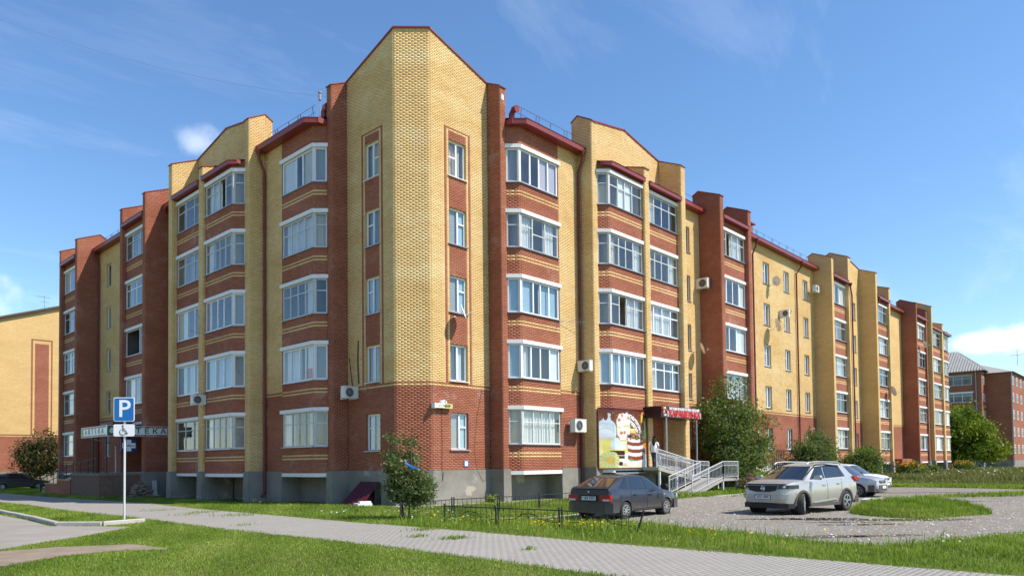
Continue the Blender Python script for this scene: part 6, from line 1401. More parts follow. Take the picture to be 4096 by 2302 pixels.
for i, (dx, dz, r, c_) in enumerate(((0, .03, .17, 'sign_purple'), (0, .07, .06, 'sign_orange'), (.06, -.02, .05, 'sign_red'), (-.06, .0, .05, 'sign_yellow'), (-.07, .2, .055, 'sign_yellow'), (.05, .22, .05, 'sign_white'), (-.05, -.16, .05, 'sign_yellow'), (.08, -.15, .05, 'sign_white'), (.15, .12, .04, 'sign_orange'), (-.15, .1, .04, 'sign_red'))):
    mb = MB(); mb.lathe([(r, 0), (r, .02+.006*i)], (CX0+.28+dx, CV, 4.31+dz), (0, -1, 0), 14, close=True); place(mb.build('sweet', c_, fix=True), root)
for x, zb in ((14.12, 1.3), (17.3, .95)):
    mb = MB(); mb.bar((x, CV+.06, zb), (x, CV+.06, 4.05), .07, .07); place(mb.build('post', 'zinc_post'), root)
# ramp: lower flight climbs away from the tower, landing, upper flight back to the porch
RT = 0.92
def ramp():
    root = empty('access_ramp', 'concrete access ramp in two flights up to the shop porch', 'ramp', (15.8, -4.4, 0))
    mb = MB(); mb.prism([(13.2, 0.0), (16.65, .78), (18.5, .78), (18.5, .66), (16.65, .66), (13.9, 0.0)], -5.42, -4.15, 'xzy'); place(mb.build('lower_flight', 'concrete', fix=True), root)
    mb = MB(); mb.box(16.6, 18.5, -4.15, -2.75, .66, .785); place(mb.build('landing', 'concrete'), root)
    mb = MB(); mb.prism([(16.9, .79), (13.1, 1.46), (13.1, 1.30), (16.9, .62)], -3.68, -2.72, 'xzy'); place(mb.build('upper_flight', 'concrete', fix=True), root)
    for x, y, h in ((16.75, -5.35, .66), (18.4, -5.35, .66), (18.4, -4.2, .66), (18.4, -2.85, .66), (16.8, -3.6, .66), (15.0, -3.6, 1.0), (13.3, -3.6, 1.28)): mb = MB(); mb.box(x-.05, x+.05, y-.05, y+.05, 0, h); place(mb.build('support', 'white_rail'), root)
ramp()
def scroll_rail(label, runs, mat='white_rail', name='ramp_railing'):
    """runs: ((x, y, floor z) start, end): posts, two rails, twisted bars with curls"""
    root = empty(name, label, 'railing', runs[0][0])
    for a, b in runs:
        a, b = np.array(a, float), np.array(b, float); L = np.linalg.norm((b-a)[:2]); P = lambda t_, h: tuple(a+(b-a)*t_+np.array([0, 0, h]))
        for t_ in (0, 1): mb = MB(); mb.bar(P(t_, -.05), P(t_, RT), .045, .045); place(mb.build('post', mat), root)
        if L > 2.4: mb = MB(); mb.bar(P(.5, -.05), P(.5, RT), .04, .04); place(mb.build('post', mat), root)
        mb = MB(); mb.bar(P(0, RT), P(1, RT), .05, .035); place(mb.build('handrail', mat), root)
        mb = MB(); mb.bar(P(0, .10), P(1, .10), .03, .03); mb.bar(P(0, .72), P(1, .72), .02, .02); place(mb.build('lower_rail', mat), root)
        n = max(2, int(L/.15)); mb = MB()
        for k in range(1, n):
            t_ = k/n; mb.tube([P(t_, .1), P(t_, .9)], .009, 4)
            if k % 2:
                for zc_ in (.22, .80):
                    d_ = .055/L
                    for s_ in (-1, 1): mb.tube([P(t_+s_*d_*(1-math.cos(q))*.8, zc_+.055*math.sin(q)*(1 if zc_ > .5 else -1)) for q in np.linspace(0, 4.6, 8)], .007, 3, cap=False)
            else: 
                for zc_ in (.35, .5, .65): mb.lathe([(.009, -.03), (.018, 0), (.009, .03)], P(t_, zc_), (0, 0, 1), 5)
        o = place(mb.build('ornament_bars', mat), root); o['kind'] = 'stuff'
    return root
scroll_rail('white scrolled railing on the wall side of the lower ramp flight', [((13.25, -4.18, .05), (16.5, -4.18, .76))])
scroll_rail('white scrolled railing on the street side of the lower ramp flight and landing', [((13.4, -5.40, .05), (16.72, -5.40, .78)), ((16.72, -5.40, .78), (18.45, -5.40, .78))])
scroll_rail('grey-white scrolled railing along the upper ramp flight below the canopy', [((12.95, -3.66, 1.48), (16.9, -3.66, .82)), ((16.9, -3.66, .82), (18.45, -3.66, .78))])
scroll_rail('grey-white scrolled railing against the wall at the back of the upper flight', [((14.3, -2.76, 1.3), (18.3, -2.76, .85))])
# second entrance: stair with pipe railings
ex = 27.4
root = empty('entrance_stair', 'concrete entrance stair with thin grey pipe railings right of the big shrub', 'stairs', (ex, -3.6, 0))
for i in range(8):
    mb = MB(); mb.box(ex-1.0, ex+1.2, -2.5-.30*(8-i), -2.2, .165*i, .165*(i+1)); place(mb.build('step', 'concrete_pale'), root)
mb = MB(); mb.box(ex-1.05, ex+1.25, -2.75, -1.25, 0, 1.40); place(mb.build('landing', 'concrete_pale'), root)
for sx in (ex-1.0, ex+1.2):
    mb = MB(); mb.tube([(sx, -1.3, 2.35), (sx, -2.6, 2.35), (sx, -5.1, .98), (sx, -5.1, .1)], .024, 6); mb.tube([(sx, -2.6, 1.95), (sx, -5.1, .6)], .016, 5); place(mb.build('handrail', 'metal_grey', smooth=True), root)
    for t_ in np.linspace(0, 1, 6): mb = MB(); y_ = -2.6-2.4*t_; mb.tube([(sx, y_, 1.35-1.3*t_), (sx, y_, 2.35-1.34*t_)], .018, 5); place(mb.build('baluster', 'metal_grey'), root)
mb = MB(); mb.box(ex-.5, ex+.6, W-.02, W+.05, 1.42, 3.6); place(mb.build('door', 'sign_brown'), root)
mb = MB()
for i in range(7): mb.box(ex+2.2+i*.32, ex+2.25+i*.32, -2.6, -2.55, .1, 2.4); 
mb.bar((ex+2.1, -2.57, 2.4), (ex+4.3, -2.57, 2.4), .05, .05); mb.bar((ex+2.1, -2.57, 1.4), (ex+4.3, -2.57, 1.4), .04, .04); o = place(mb.build('screen_rail', 'metal_dark'), root)
# red brick lean-to wall at the far facade foot
mb = MB(); mb.box(62.2, 65.8, -2.2, -1.3, 0, 1.7, 0); tag(mb.build('basement_entry', 'brick_red'), 'low red brick basement entry at the far facade foot', 'basement entry')
# ------------------------------------------------------------------ pharmacy on the shaded wing
root = empty('pharmacy_canopy', 'white pharmacy sign boards with green letters over the shaded entrance', 'canopy', (-3.1, 21.4, 3.5))
YS, XS = 21.38, -4.78; Zs0, Zs1 = 3.55, 4.17
mb = MB(); mb.box(XS, -1.44, YS, YS+.12, Zs0, Zs1); place(mb.build('front_board', 'sign_white'), root)
mb = MB(); mb.box(XS, XS+.12, YS+.12, 25.9, Zs0, Zs1); place(mb.build('side_board', 'sign_white'), root)
for z0_, z1_ in ((Zs0+.02, Zs0+.11), (Zs1-.11, Zs1-.02)):
    mb = MB(); mb.box(XS+.03, -1.47, YS-.006, YS, z0_, z1_); place(mb.build('stripe', 'sign_maroon'), root); mb = MB(); mb.box(XS-.006, XS, YS+.15, 25.86, z0_, z1_); place(mb.build('stripe', 'sign_maroon'), root)
mb = MB(); mb.box(XS+.02, XS+.50, YS-.010, YS-.0, Zs0+.11, Zs1-.11); place(mb.build('emblem_panel', 'sign_green'), root)
mb = MB(); ce = (XS+.26, YS-.016, Zs0+.29); pts = [(ce[0]+.115*math.cos(a_), ce[2]+.115*math.sin(a_)) for a_ in np.linspace(-3.6, .45, 14)]+[(ce[0], ce[2]+.22)]; mb.prism(pts, YS-.018, YS-.010, 'xzy'); place(mb.build('drop_emblem', 'sign_white', fix=True), root)
mb = MB(); mb.tube([(ce[0]-.05, YS-.021, ce[2]+.05), (ce[0]-.05, YS-.021, ce[2]-.03), (ce[0], YS-.021, ce[2]-.07), (ce[0]+.05, YS-.021, ce[2]-.03), (ce[0]+.05, YS-.021, ce[2]+.05), (ce[0], YS-.021, ce[2]+.0), (ce[0]-.05, YS-.021, ce[2]+.05)], .012, 4); place(mb.build('emblem_mark', 'sign_green'), root)
def spaced(txt, x0, x1, size, mat, y, z, b=.012):
    for i, ch in enumerate(txt): place(put_text('letter', ch, size, mat, (x0+(x1-x0)*i/(len(txt)-1), y, z), (1, 0, 0), None, extrude=.006, bold=b, width=1.15), root)
spaced('АПТЕКА', XS+.75, -1.68, .40, 'sign_green', YS-.008, (Zs0+Zs1)/2)
spaced('АПТЕЧНЫЙ ПУНКТ', -3.7, -2.1, .085, 'sign_white', YS-.010, Zs0+.065, .002)
spaced('ЛЕКАРСТВЕННЫЕ СРЕДСТВА', -4.0, -1.7, .075, 'sign_white', YS-.010, Zs1-.065, .002)
for i, ch in enumerate('АПТЕКА'): place(put_text('letter', ch, .40, 'sign_green', (XS-.008, 25.0-(25.0-22.1)*i/5, (Zs0+Zs1)/2), (0, -1, 0), None, extrude=.006, bold=.012, width=1.1), root)
place(put_text('lettering', 'АПТЕЧНЫЙ ПУНКТ', .09, 'sign_white', (XS-.010, 23.4, Zs0+.065), (0, -1, 0), None, extrude=.002, width=1.6), root)
mb = MB(); mb.box(XS-.008, XS, 25.45, 25.85, Zs0+.12, Zs1-.12); place(mb.build('emblem_panel', 'sign_green'), root)
mb = MB(); mb.box(XS+.1, -2.4, YS+.1, 25.8, Zs1-.1, Zs1-.04); mb.box(-3.6, -2.5, 24.0, 26.4, Zs1+.02, Zs1+.35); place(mb.build('roof_sheet', 'metal_dark'), root)
mb = MB(); mb.tube([(XS+.3, 25.4, Zs0+.02), (-3.0, 25.6, Zs0-.35), (-2.9, 25.6, Zs0-.5), (-2.9, 25.6, 1.2)], .05, 6); place(mb.build('bracket', 'white_rail'), root)
for x_, y_ in ((XS+.25, 22.2), (XS+.25, 24.5)): mb = MB(); mb.tube([(x_, y_, 1.2), (x_, y_, Zs0)], .035, 6); place(mb.build('post', 'metal_dark'), root)
root = empty('pharmacy_web_sign', 'blue square sign with a white cross and web address under the pharmacy canopy', 'sign', (-3.6, 21.9, 2.9))
yb = 21.75; c0 = on_y(200+1015/3.2175, 1600+580/3.2175, yb); mb = MB(); mb.prism([(x+c0[0], z+c0[1]) for x, z in rounded(.86, .80, .07)], yb, yb+.06, 'xzy'); place(mb.build('panel', 'tile_blue', fix=True), root)
mb = MB(); mb.prism([(x+c0[0], z+c0[1]) for x, z in [(.13, -.33), (.13, -.15), (.36, -.15), (.36, .15), (.13, .15), (.13, .33), (-.13, .33), (-.13, .15), (-.36, .15), (-.36, -.15), (-.13, -.15), (-.13, -.33)]], yb-.008, yb, 'xzy'); place(mb.build('cross', 'sign_white', fix=True), root)
place(put_text('lettering', 'apteka.ru', .165, 'tile_blue', (c0[0], yb-.01, c0[1]), (1, 0, 0), None, extrude=.002, bold=.004), root)
# porch platform, brick ramp walls, railing
root = empty('pharmacy_porch', 'crumbling brick and concrete porch with a brick ramp before the pharmacy door', 'porch', (-4, 24, 0))
mb = MB(); mb.box(-5.0, -2.75, 21.95, 27.0, 0, 1.30, 0); mb.box(-5.05, -2.75, 21.9, 27.0, 1.30, 1.42, 1); place(mb.build('platform', ['old_brick', 'rubble']), root)
mb = MB(); mb.prism([(27.0, 1.30), (27.0, 0), (34.5, 0), (34.5, .08)], -4.9, -3.4, 'yzx'); place(mb.build('ramp', 'concrete', fix=True), root)
for (x0_, y0_, y1_, h_) in ((-5.05, 27.0, 29.6, .98), (-5.05, 29.6, 32.4, .72)):
    mb = MB(); mb.box(x0_, x0_+.25, y0_, y1_, 0, h_, 0); mb.box(x0_-.03, x0_+.28, y0_, y1_, h_, h_+.05, 1); place(mb.build('ramp_wall', ['brick_red', 'roof_red']), root)
mb = MB()
pl = [(-5.0, 33.6, .1), (-5.0, 33.6, 1.0), (-5.0, 27.0, 1.95), (-5.0, 22.3, 2.3)]
mb.tube(pl, .03, 6); mb.tube([(-5.0, 33.4, .65), (-5.0, 27.0, 1.6), (-5.0, 22.3, 1.95)], .022, 5); place(mb.build('handrail', 'metal_dark'), root)
for t_ in np.linspace(0, 1, 9): y_ = 33.4-11*t_; h0 = max(0, min(1.3, (34.5-y_)/7.5*1.3)); mb = MB(); mb.tube([(-5.0, y_, h0), (-5.0, y_, h0+.9)], .022, 5); place(mb.build('baluster', 'metal_dark'), root)
# heap of old bricks and rubble
rg = random.Random(5); rb = MB(); rb.box(-.125, .125, -.06, .06, -.0325, .0325); rme = rb.mesh('heap_brick', 'rubble')
root = empty('rubble_heap', 'heap of broken bricks against the shaded red pier plinth', 'rubble', (-3.2, 20.6, 0))
for i in range(74):
    lvl = i//14; sp = .62-lvl*.11; x_ = -3.15+rg.uniform(-sp, sp)*1.15; y_ = 20.75+rg.uniform(-.45, .35)*(1-lvl*.12); o = link('heap_brick', rme, None, (x_, y_, .05+lvl*.15+rg.uniform(0, .09))); o.rotation_euler = (rg.uniform(-.4, .4), rg.uniform(-.4, .4), rg.uniform(0, 3.1)); s_ = rg.uniform(.8, 1.5); o.scale = (s_, s_*1.1, s_*1.2); o.parent = root; o.matrix_parent_inverse = Matrix.Translation((3.2, -20.6, 0))
mb = MB(); mb.bar((-2.55, 20.3, .1), (-2.25, 21.2, .95), .25, .04); tag(mb.build('loose_board', 'concrete'), 'loose board leaning beside the brick heap', 'board')
# ------------------------------------------------------------------ cars
def paint(key, col, metal, rough, dust):
    t = NT(key); a = t.noise(1.6, 5, .65); g = t.n('ShaderNodeSeparateXYZ'); t.L.new(t.tc(), g.inputs[0])
    low = t.mr(g.outputs[2], .25, .75, dust, dust*.12); f = t.math('MULTIPLY', low, t.mr(a, .25, .75, .5, 1.0))
    t.color(t.mix(f, col, (.30, .26, .21))); t.b.inputs['Metallic'].default_value = metal
    t.L.new(t.mr(f, 0, .6, rough, .7), t.b.inputs['Roughness']); t.b.inputs['Coat Weight'].default_value = .6; t.b.inputs['Coat Roughness'].default_value = .12; return reg(t, key)
paint('paint_navy', (.008, .010, .022), .0, .32, .28); paint('paint_silver', (.52, .485, .43), .6, .36, .35); paint('paint_steel', (.52, .53, .55), .7, .35, .35); paint('paint_white', (.74, .75, .76), 0, .35, .2); paint('paint_black', (.016, .018, .02), .2, .3, .3)
simple('car_glass', (.012, .016, .020), .04, 0, .2, 2, spec=.9); simple('car_glass_clear', (.05, .065, .075), .03, 0, .2, 2, spec=1.0); simple('rear_glass_brown', (.055, .030, .018), .05, 0, .3, 2, spec=.9)
simple('tyre', (.045, .042, .038), .9, 0, .3, 12); simple('alloy', (.52, .52, .52), .35, .6, .15, 5); simple('lamp_red', (.42, .012, .012), .15, 0, .1, 5, spec=.6); simple('lamp_clear', (.62, .64, .66), .1, .2, .2, 9, spec=.8); simple('lamp_dark', (.05, .055, .06), .1, 0, .3, 9, spec=.9); simple('trim_black', (.022, .022, .022), .55, 0, .3, 8); simple('trim_dusty', (.085, .078, .068), .75, 0, .25, 6); simple('chrome', (.6, .6, .6), .15, 1, .05, 3); simple('plate_white', (.72, .73, .74), .4, 0, .05, 5); simple('lamp_amber', (.6, .35, .08), .2)
def car(name, label, pose, P, group='cars parked by the building'):
    x0, y0, th = pose; root = empty(name, label, 'car', (x0, y0, 0), th, group)
    L, hw, wr, wxs, zsc = P['L'], P['hw'], P['wheel_r'], P['wheel_x'], P.get('zs', 1.0); pm = P['paint']
    zt = lambda x: float(np.interp(x, *zip(*P['top']))); wd = lambda x: float(np.interp(x, *zip(*P['width']))); zb = lambda x: float(np.interp(x, *zip(*P['bot']))); cr = lambda x: float(np.interp(x, *zip(*P['crown'])))
    AR = wr*P.get('arch', 1.16)
    def arch(x):
        z = 0
        for wx in wxs:
            if abs(x-wx) < AR: z = max(z, wr*.98+math.sqrt(AR*AR-(x-wx)**2))
        return z
    xs = sorted(set([round(float(v), 3) for v in np.linspace(-L/2, L/2, 35)]+[round(wx+AR*math.cos(a_), 3) for wx in wxs for a_ in np.linspace(0.02, math.pi-.02, 11)]+[round(v, 3) for v in (-L/2+.03, -L/2+.10, L/2-.03, L/2-.10)]))
    def ring(x):
        w, t, b, c = wd(x), zt(x), zb(x), cr(x); a_ = arch(x)
        pts = [(0, b), (w-.12, b), (w-.03, b+.05), (w, b+.40*(t-b)), (w-.005, b+.62*(t-b)), (w-.02, t-.10), (w-.055, t-.015), (w-.17, t+c*.55), (w*.5, t+c*.9), (0, t+c)]
        out = []
        for i, (y, z) in enumerate(pts):
            if i < 4: z = max(z, a_-(0 if i else .0))
            if i == 4: z = max(z, a_+.03)
            out.append((y, z))
        return out
    NR = 10; mb = MB(); V = []; F = []
    for x in xs:
        r_ = ring(x); V += [(x, y, z) for y, z in r_]+[(x, -y, z) for y, z in r_[-2:0:-1]]
    n = 2*NR-2
    for i in range(len(xs)-1):
        for k in range(n): F.append((i*n+k, (i+1)*n+k, (i+1)*n+(k+1) % n, i*n+(k+1) % n))
    mb.add(V, F+[tuple(range(n)), tuple(range((len(xs)-1)*n+n-1, (len(xs)-1)*n-1, -1))]); o = mb.build('body', pm, smooth=True, sharp=32, fix=True); o.parent = root
    def ysurf(x, z):
        r_ = ring(x)[1:7]; return float(np.interp(z, [q[1] for q in r_], [q[0] for q in r_]))
    # greenhouse
    r0, r1, f1, f0 = P['gx']; wb, wt = P['gw']; zr_ = P['roof']; bul = P.get('bulge', .10); brear = P.get('brear', .05)
    zroof = lambda s_: float(np.interp(s_, [0, .25, .6, 1], zr_))
    lp = lambda a, b, t: a+(b-a)*t
    def side(s_, t, sg=1):
        xb = lp(r0, f0, s_); xt = lp(r1, f1, s_); wbx = min(wb, wd(xb)-.06); return (lp(xb, xt, t), sg*lp(wbx, wt-(.05*(abs(2*s_-1)**4)), t), lp(zt(xb)-.02, zroof(s_), t))
    def front(q, t, sg=1):
        a = side(1, t); return (a[0]+bul*(1-q*q)*(1-.3*t), q*a[1], a[2]+.012*(1-q*q)*t)
    def rear(q, t):
        a = side(0, t); return (a[0]-brear*(1-q*q), q*a[1], a[2]+.012*(1-q*q)*t)
    NS = 12
    def loop(t): return [front(q, t) for q in np.linspace(-1, 1, 7)]+[side(s_, t, 1) for s_ in np.linspace(1, 0, NS)[1:-1]]+[rear(q, t) for q in np.linspace(1, -1, 7)]+[side(s_, t, -1) for s_ in np.linspace(0, 1, NS)[1:-1]]
    lo = [loop(t) for t in (0, .5, .94)]; top = loop(1.0); cx_ = (r1+f1)/2
    for k_, (sc, dz) in enumerate(((.95, .0), (.80, .022), (.45, .036), (.05, .04))): lo.append([(cx_+(x-cx_)*sc, y*sc, z+dz) for x, y, z in top])
    mb = MB(); m_ = len(top); V = [p_ for l_ in lo for p_ in l_]; F = [(i*m_+k, i*m_+(k+1) % m_, (i+1)*m_+(k+1) % m_, (i+1)*m_+k) for i in range(len(lo)-1) for k in range(m_)]+[tuple(range((len(lo)-1)*m_, len(lo)*m_))]
    mb.add(V, F); o = mb.build('cabin', pm, smooth=True, sharp=38, fix=True); o.parent = root
    def pane(fn, u0, u1, t0, t1, mat, d, nm='pane', nu=6, top_shrink=0.0):
        mb = MB(); nv = 3; V = []
        for j in range(nv+1):
            t = lp(t0, t1, j/nv)
            for i in range(nu+1):
                u = lp(u0[0]+(u0[1]-u0[0])*(j/nv), u1[0]+(u1[1]-u1[0])*(j/nv), i/nu); V.append(fn(u, t, d))
        mb.add(V, [(j*(nu+1)+i, j*(nu+1)+i+1, (j+1)*(nu+1)+i+1, (j+1)*(nu+1)+i) for j in range(nv) for i in range(nu)]); o = mb.build(nm, mat, smooth=True); o.parent = root; return o
    fF = lambda u, t, d: (lambda p_: (p_[0]+d, p_[1], p_[2]+d*.7))(front(u, t)); fR = lambda u, t, d: (lambda p_: (p_[0]-d, p_[1], p_[2]+d*.7))(rear(u, t))
    pane(fF, (-.93, -.93), (.93, .93), .03, .93, 'trim_black', .004, 'windscreen_seal'); pane(fF, (-.88, -.88), (.88, .88), .07, .90, P.get('wglass', 'car_glass'), .009, 'windscreen')
    rt = P.get('rear_t', (.10, .90)); pane(fR, (-.92, -.90), (.92, .90), rt[0]-.04, rt[1]+.03, 'trim_black', .004, 'rear_window_seal'); pane(fR, (-.87, -.85), (.87, .85), rt[0], rt[1], P.get('rglass', 'car_glass'), .009, 'rear_window')
    def sx(x, t): return (x-lp(r0, r1, t))/(lp(f0, f1, t)-lp(r0, r1, t))
    for sg in (1, -1):
        fS = lambda u, t, d, sg=sg: (lambda p_: (p_[0], p_[1]+sg*d, p_[2]+d*.3))(side(u, t, sg))
        for (xa, xb, xc, xd) in P['wins']:     # bottom rear, bottom front, top rear, top front
            t0, t1 = P.get('wt', (.08, .90)); g = .022
            pane(fS, (sx(xa-g, t0), sx(xc-g, t1)), (sx(xb+g, t0), sx(xd+g, t1)), t0-.035, t1+.03, 'trim_black', .003, 'window_seal'); pane(fS, (sx(xa, t0), sx(xc, t1)), (sx(xb, t0), sx(xd, t1)), t0, t1, P.get('sglass', 'car_glass'), .008, 'side_window')
        for xsn in P['seams']:
            zs_ = np.linspace(zb(xsn)+.12, zt(xsn)-.03, 9); mb = MB(); mb.tube([(xsn+P.get('seamslope', .0)*(z-.6), sg*(ysurf(xsn, z)+.001), z) for z in zs_], .006, 4); o = mb.build('door_seam', 'trim_black'); o.parent = root
        for xh in P['handles']:
            z = zt(xh)-.17; mb = MB(); y = ysurf(xh, z); mb.box(xh-.09, xh+.09, sg*(y-.01), sg*(y+.028), z-.02, z+.018); o = mb.build('door_handle', P.get('hmat', 'trim_black')); o.parent = root
        xm = P['mirror']; zm = zt(xm)+.10; mb = MB(); ym = wd(xm)-.02; pts = [(-.05, -.07), (.05, -.07), (.08, .0), (.05, .08), (-.05, .08), (-.07, 0)]
        mb.prism([(ym*1+.02+(y_+.08)*1.1, zm+z_) for y_, z_ in [(-.02, -.06), (.14, -.07), (.18, 0), (.15, .075), (0, .07), (-.03, .02)]], xm-.05, xm+.08, 'yzx')
        if sg < 0: mb.v = [(x, -y, z) for x, y, z in mb.v]; mb.f = [f[::-1] for f in mb.f]
        o = mb.build('mirror', P.get('mmat', 'trim_black'), smooth=True, sharp=50, fix=True); o.parent = root
        mb = MB()
        for x_ in np.linspace(wxs[0]+AR*1.05, wxs[1]-AR*1.05, 2): pass
        if P.get('clad'):
            for wx in wxs:
                mb = MB(); pr = []
                for a_ in np.linspace(-.1, math.pi+.1, 17):
                    for rr, dy in ((AR*.97, -.05), (AR*.97, .012), (AR*1.13, .012), (AR*1.15, -.01)):
                        x = wx+rr*math.cos(a_); z = max(.2, wr*.98+rr*math.sin(a_)); pr.append((x, sg*(min(wd(x), hw)+dy), z))
                mb.add(pr, [(i*4+k, i*4+k+1, (i+1)*4+k+1, (i+1)*4+k) for i in range(16) for k in range(3)]); o = mb.build('arch_trim', 'trim_dusty', smooth=True, fix=True); o.parent = root
            mb = MB(); xa_, xb_ = wxs[0]+AR*1.02, wxs[1]-AR*1.02; yy = hw+.004; mb.box(xa_, xb_, sg*(yy-.06), sg*yy, zb(0)-.01, zb(0)+.09); o = mb.build('sill_trim', 'trim_dusty'); o.parent = root
    # wheels
    W_ = P['tyre_w']
    def wheel_parts():
        mb = MB(); mb.lathe([(wr*.64, -W_/2), (wr*.9, -W_/2-.008), (wr*.985, -W_/2+.03), (wr, -W_/4), (wr, W_/4), (wr*.985, W_/2-.03), (wr*.9, W_/2+.008), (wr*.64, W_/2)], (0, 0, 0), (0, 1, 0), 28); ty = mb.mesh('tyre', 'tyre', smooth=True, fix=True)
        mb = MB(); rr = wr*.66
        mb.lathe([(rr, -W_*.5), (rr*.93, -W_*.42), (rr*.9, -W_*.15), (rr*.2, -W_*.12), (.001, -W_*.12)], (0, 0, 0), (0, 1, 0), 26, 1); mb.lathe([(rr*1.01, -W_*.5), (rr*.90, -W_*.52), (rr*.88, -W_*.44)], (0, 0, 0), (0, 1, 0), 26, 0)
        ns = P['spokes']
        for k in range(ns):
            a_ = 2*math.pi*k/ns+.2
            for da in ((-.10, .10) if P.get('split') else (0,)): mb.bar((math.cos(a_)*rr*.12, -W_*.44, math.sin(a_)*rr*.12), (math.cos(a_+da)*rr*.93, -W_*.48, math.sin(a_+da)*rr*.93), P.get('spw', .035), .03)
        mb.lathe([(rr*.22, -W_*.42), (rr*.2, -W_*.5), (.001, -W_*.5)], (0, 0, 0), (0, 1, 0), 14)
        return ty, mb.mesh('rim', [P.get('rim', 'alloy'), 'trim_black'], smooth=True, sharp=30)
    ty, ri = wheel_parts()
    for wx, st in ((wxs[0], 0), (wxs[1], P.get('steer', 0))):
        for sg in (-1, 1):
            h = bpy.data.objects.new('wheel', ty); COL.objects.link(h); h.parent = root; h.location = (wx, sg*P['track'], wr); h.rotation_euler = (0, 0, (math.pi if sg > 0 else 0)+st); r2 = link('rim', ri, h)
            mb = MB(); mb.lathe([(AR*.97, -.12), (AR*.97, .12), (.02, .12)], (wx, sg*(P['track']-.05), wr), (0, -sg, 0), 20); w2 = mb.build('wheel_well', 'plastic_black'); w2.parent = root
    def ad(nm, mat, fn, **kw): mb = MB(); fn(mb); o = mb.build(nm, mat, **kw); o.parent = root; return o
    P['details'](root, ad, wd, zt, ysurf)
    if zsc != 1: root.scale = (1, 1, zsc)
    return root
def plate(root, ad, x, z, s, region, fwd=1, yc=0.0):
    ad('number_plate', 'plate_white', lambda mb: mb.box(x, x+.012*fwd, yc-.27, yc+.27, z-.06, z+.06))
    ad('plate_frame', 'trim_black', lambda mb: (mb.box(x-.004*fwd, x+.008*fwd, yc-.285, yc+.285, z-.072, z+.072)))
    put_text('plate_text', s, .115, 'sign_black', (x+.014*fwd, yc-.055*fwd, z), (0, fwd, 0), root, extrude=.001, bold=.002); put_text('plate_region', region, .085, 'sign_black', (x+.014*fwd, yc+.20*fwd, z+.012), (0, fwd, 0), root, extrude=.001, bold=.001)
# --- dark blue hatchback seen from behind
def hatch_details(root, ad, wd, zt, ys):
    for sg in (1, -1):
        ad('tail_lamp', 'lamp_red', lambda mb: mb.box(-2.068, -1.95, sg*.40, sg*.765, .60, .80)); ad('tail_lamp_lens', 'lamp_clear', lambda mb: mb.box(-2.074, -2.0, sg*.50, sg*.74, .615, .675)); ad('headlamp', 'lamp_clear', lambda mb: mb.box(1.97, 2.05, sg*.38, sg*.74, .58, .72)); ad('side_repeater', 'lamp_amber', lambda mb: mb.box(1.02, 1.09, sg*(ys(1.05, .72)-.01), sg*(ys(1.05, .72)+.008), .70, .74))
        ad('side_moulding', 'trim_dusty', lambda mb: mb.box(-.80, .82, sg*(ys(0, .40)-.01), sg*(ys(0, .40)+.018), .33, .345))
    ad('rear_bumper', 'paint_navy', lambda mb: mb.prism([(-2.10, -.60), (-2.13, -.3), (-2.14, 0), (-2.13, .3), (-2.10, .60), (-1.98, .815), (-1.66, .83), (-1.66, .70), (-1.9, .6), (-1.9, -.6), (-1.66, -.70), (-1.66, -.83), (-1.98, -.815)], .24, .56, 'xyz'), fix=True)
    ad('front_bumper', 'paint_navy', lambda mb: mb.prism([(2.10, -.55), (2.13, 0), (2.10, .55), (1.95, .80), (1.66, .825), (1.66, .7), (1.9, .55), (1.9, -.55), (1.66, -.7), (1.66, -.825), (1.95, -.80)], .22, .52, 'xyz'), fix=True)
    ad('spoiler', 'trim_black', lambda mb: mb.prism([(-2.12, 1.0), (-1.98, 1.055), (-1.80, 1.03), (-1.85, .99)], -.62, .62, 'xzy'), fix=True)
    ad('plate_recess', 'trim_black', lambda mb: mb.box(-2.07, -2.05, -.34, .34, .60, .80)); plate(root, ad, -2.082, .695, 'Р 109 УК', '72', -1)
    ad('badge', 'chrome', lambda mb: mb.lathe([(.035, 0), (.03, .008), (.001, .008)], (-2.075, 0, .90), (-1, 0, 0), 12)); ad('exhaust', 'metal_grey', lambda mb: mb.tube([(-2.1, -.45, .24), (-1.7, -.45, .26)], .025, 8)); ad('wiper', 'trim_black', lambda mb: mb.bar((-1.85, -.1, 1.07), (-1.55, .35, 1.24), .015, .012))
    ad('door_lock', 'trim_black', lambda mb: mb.box(-1.55, -1.50, -.80, -.79, .75, .8)); ad('antenna', 'trim_black', lambda mb: mb.tube([(.55, .3, 1.40), (.2, .3, 1.75)], .004, 4))
HATCH = dict(L=4.12, hw=.82, wheel_r=.285, wheel_x=(-1.24, 1.22), paint='paint_navy', zs=.955, top=[(-2.06, .86), (-2.03, 1.0), (-1.6, 1.0), (-1.0, .945), (.6, .90), (.95, .895), (1.35, .83), (1.8, .75), (2.0, .68), (2.06, .58)], width=[(-2.06, .70), (-2.0, .765), (-1.7, .805), (-1, .82), (1.0, .82), (1.6, .80), (1.95, .745), (2.06, .66)], bot=[(-2.06, .36), (-1.9, .27), (-1.5, .22), (1.5, .22), (1.9, .27), (2.06, .36)], crown=[(-2.06, .01), (-1.5, .03), (.6, .03), (1, .05), (1.6, .05), (2.06, .02)],
 gx=(-2.0, -1.15, .30, 1.0), gw=(.76, .56), roof=(1.335, 1.385, 1.39, 1.345), bulge=.14, brear=.04, rglass='rear_glass_brown', sglass='car_glass', wins=[(-1.52, -1.02, -1.02, -.86), (-.90, -.08, -.74, -.14), (.0, .70, -.04, .26)], seams=(-.95, -.03, .88), handles=(-.72, .18), mirror=.72, tyre_w=.19, track=.70, spokes=8, spw=.028, details=hatch_details)
car('hatchback_car', 'dark blue five-door hatchback seen from behind on the gravel by the fence', (.59, -10.13, .03), HATCH)
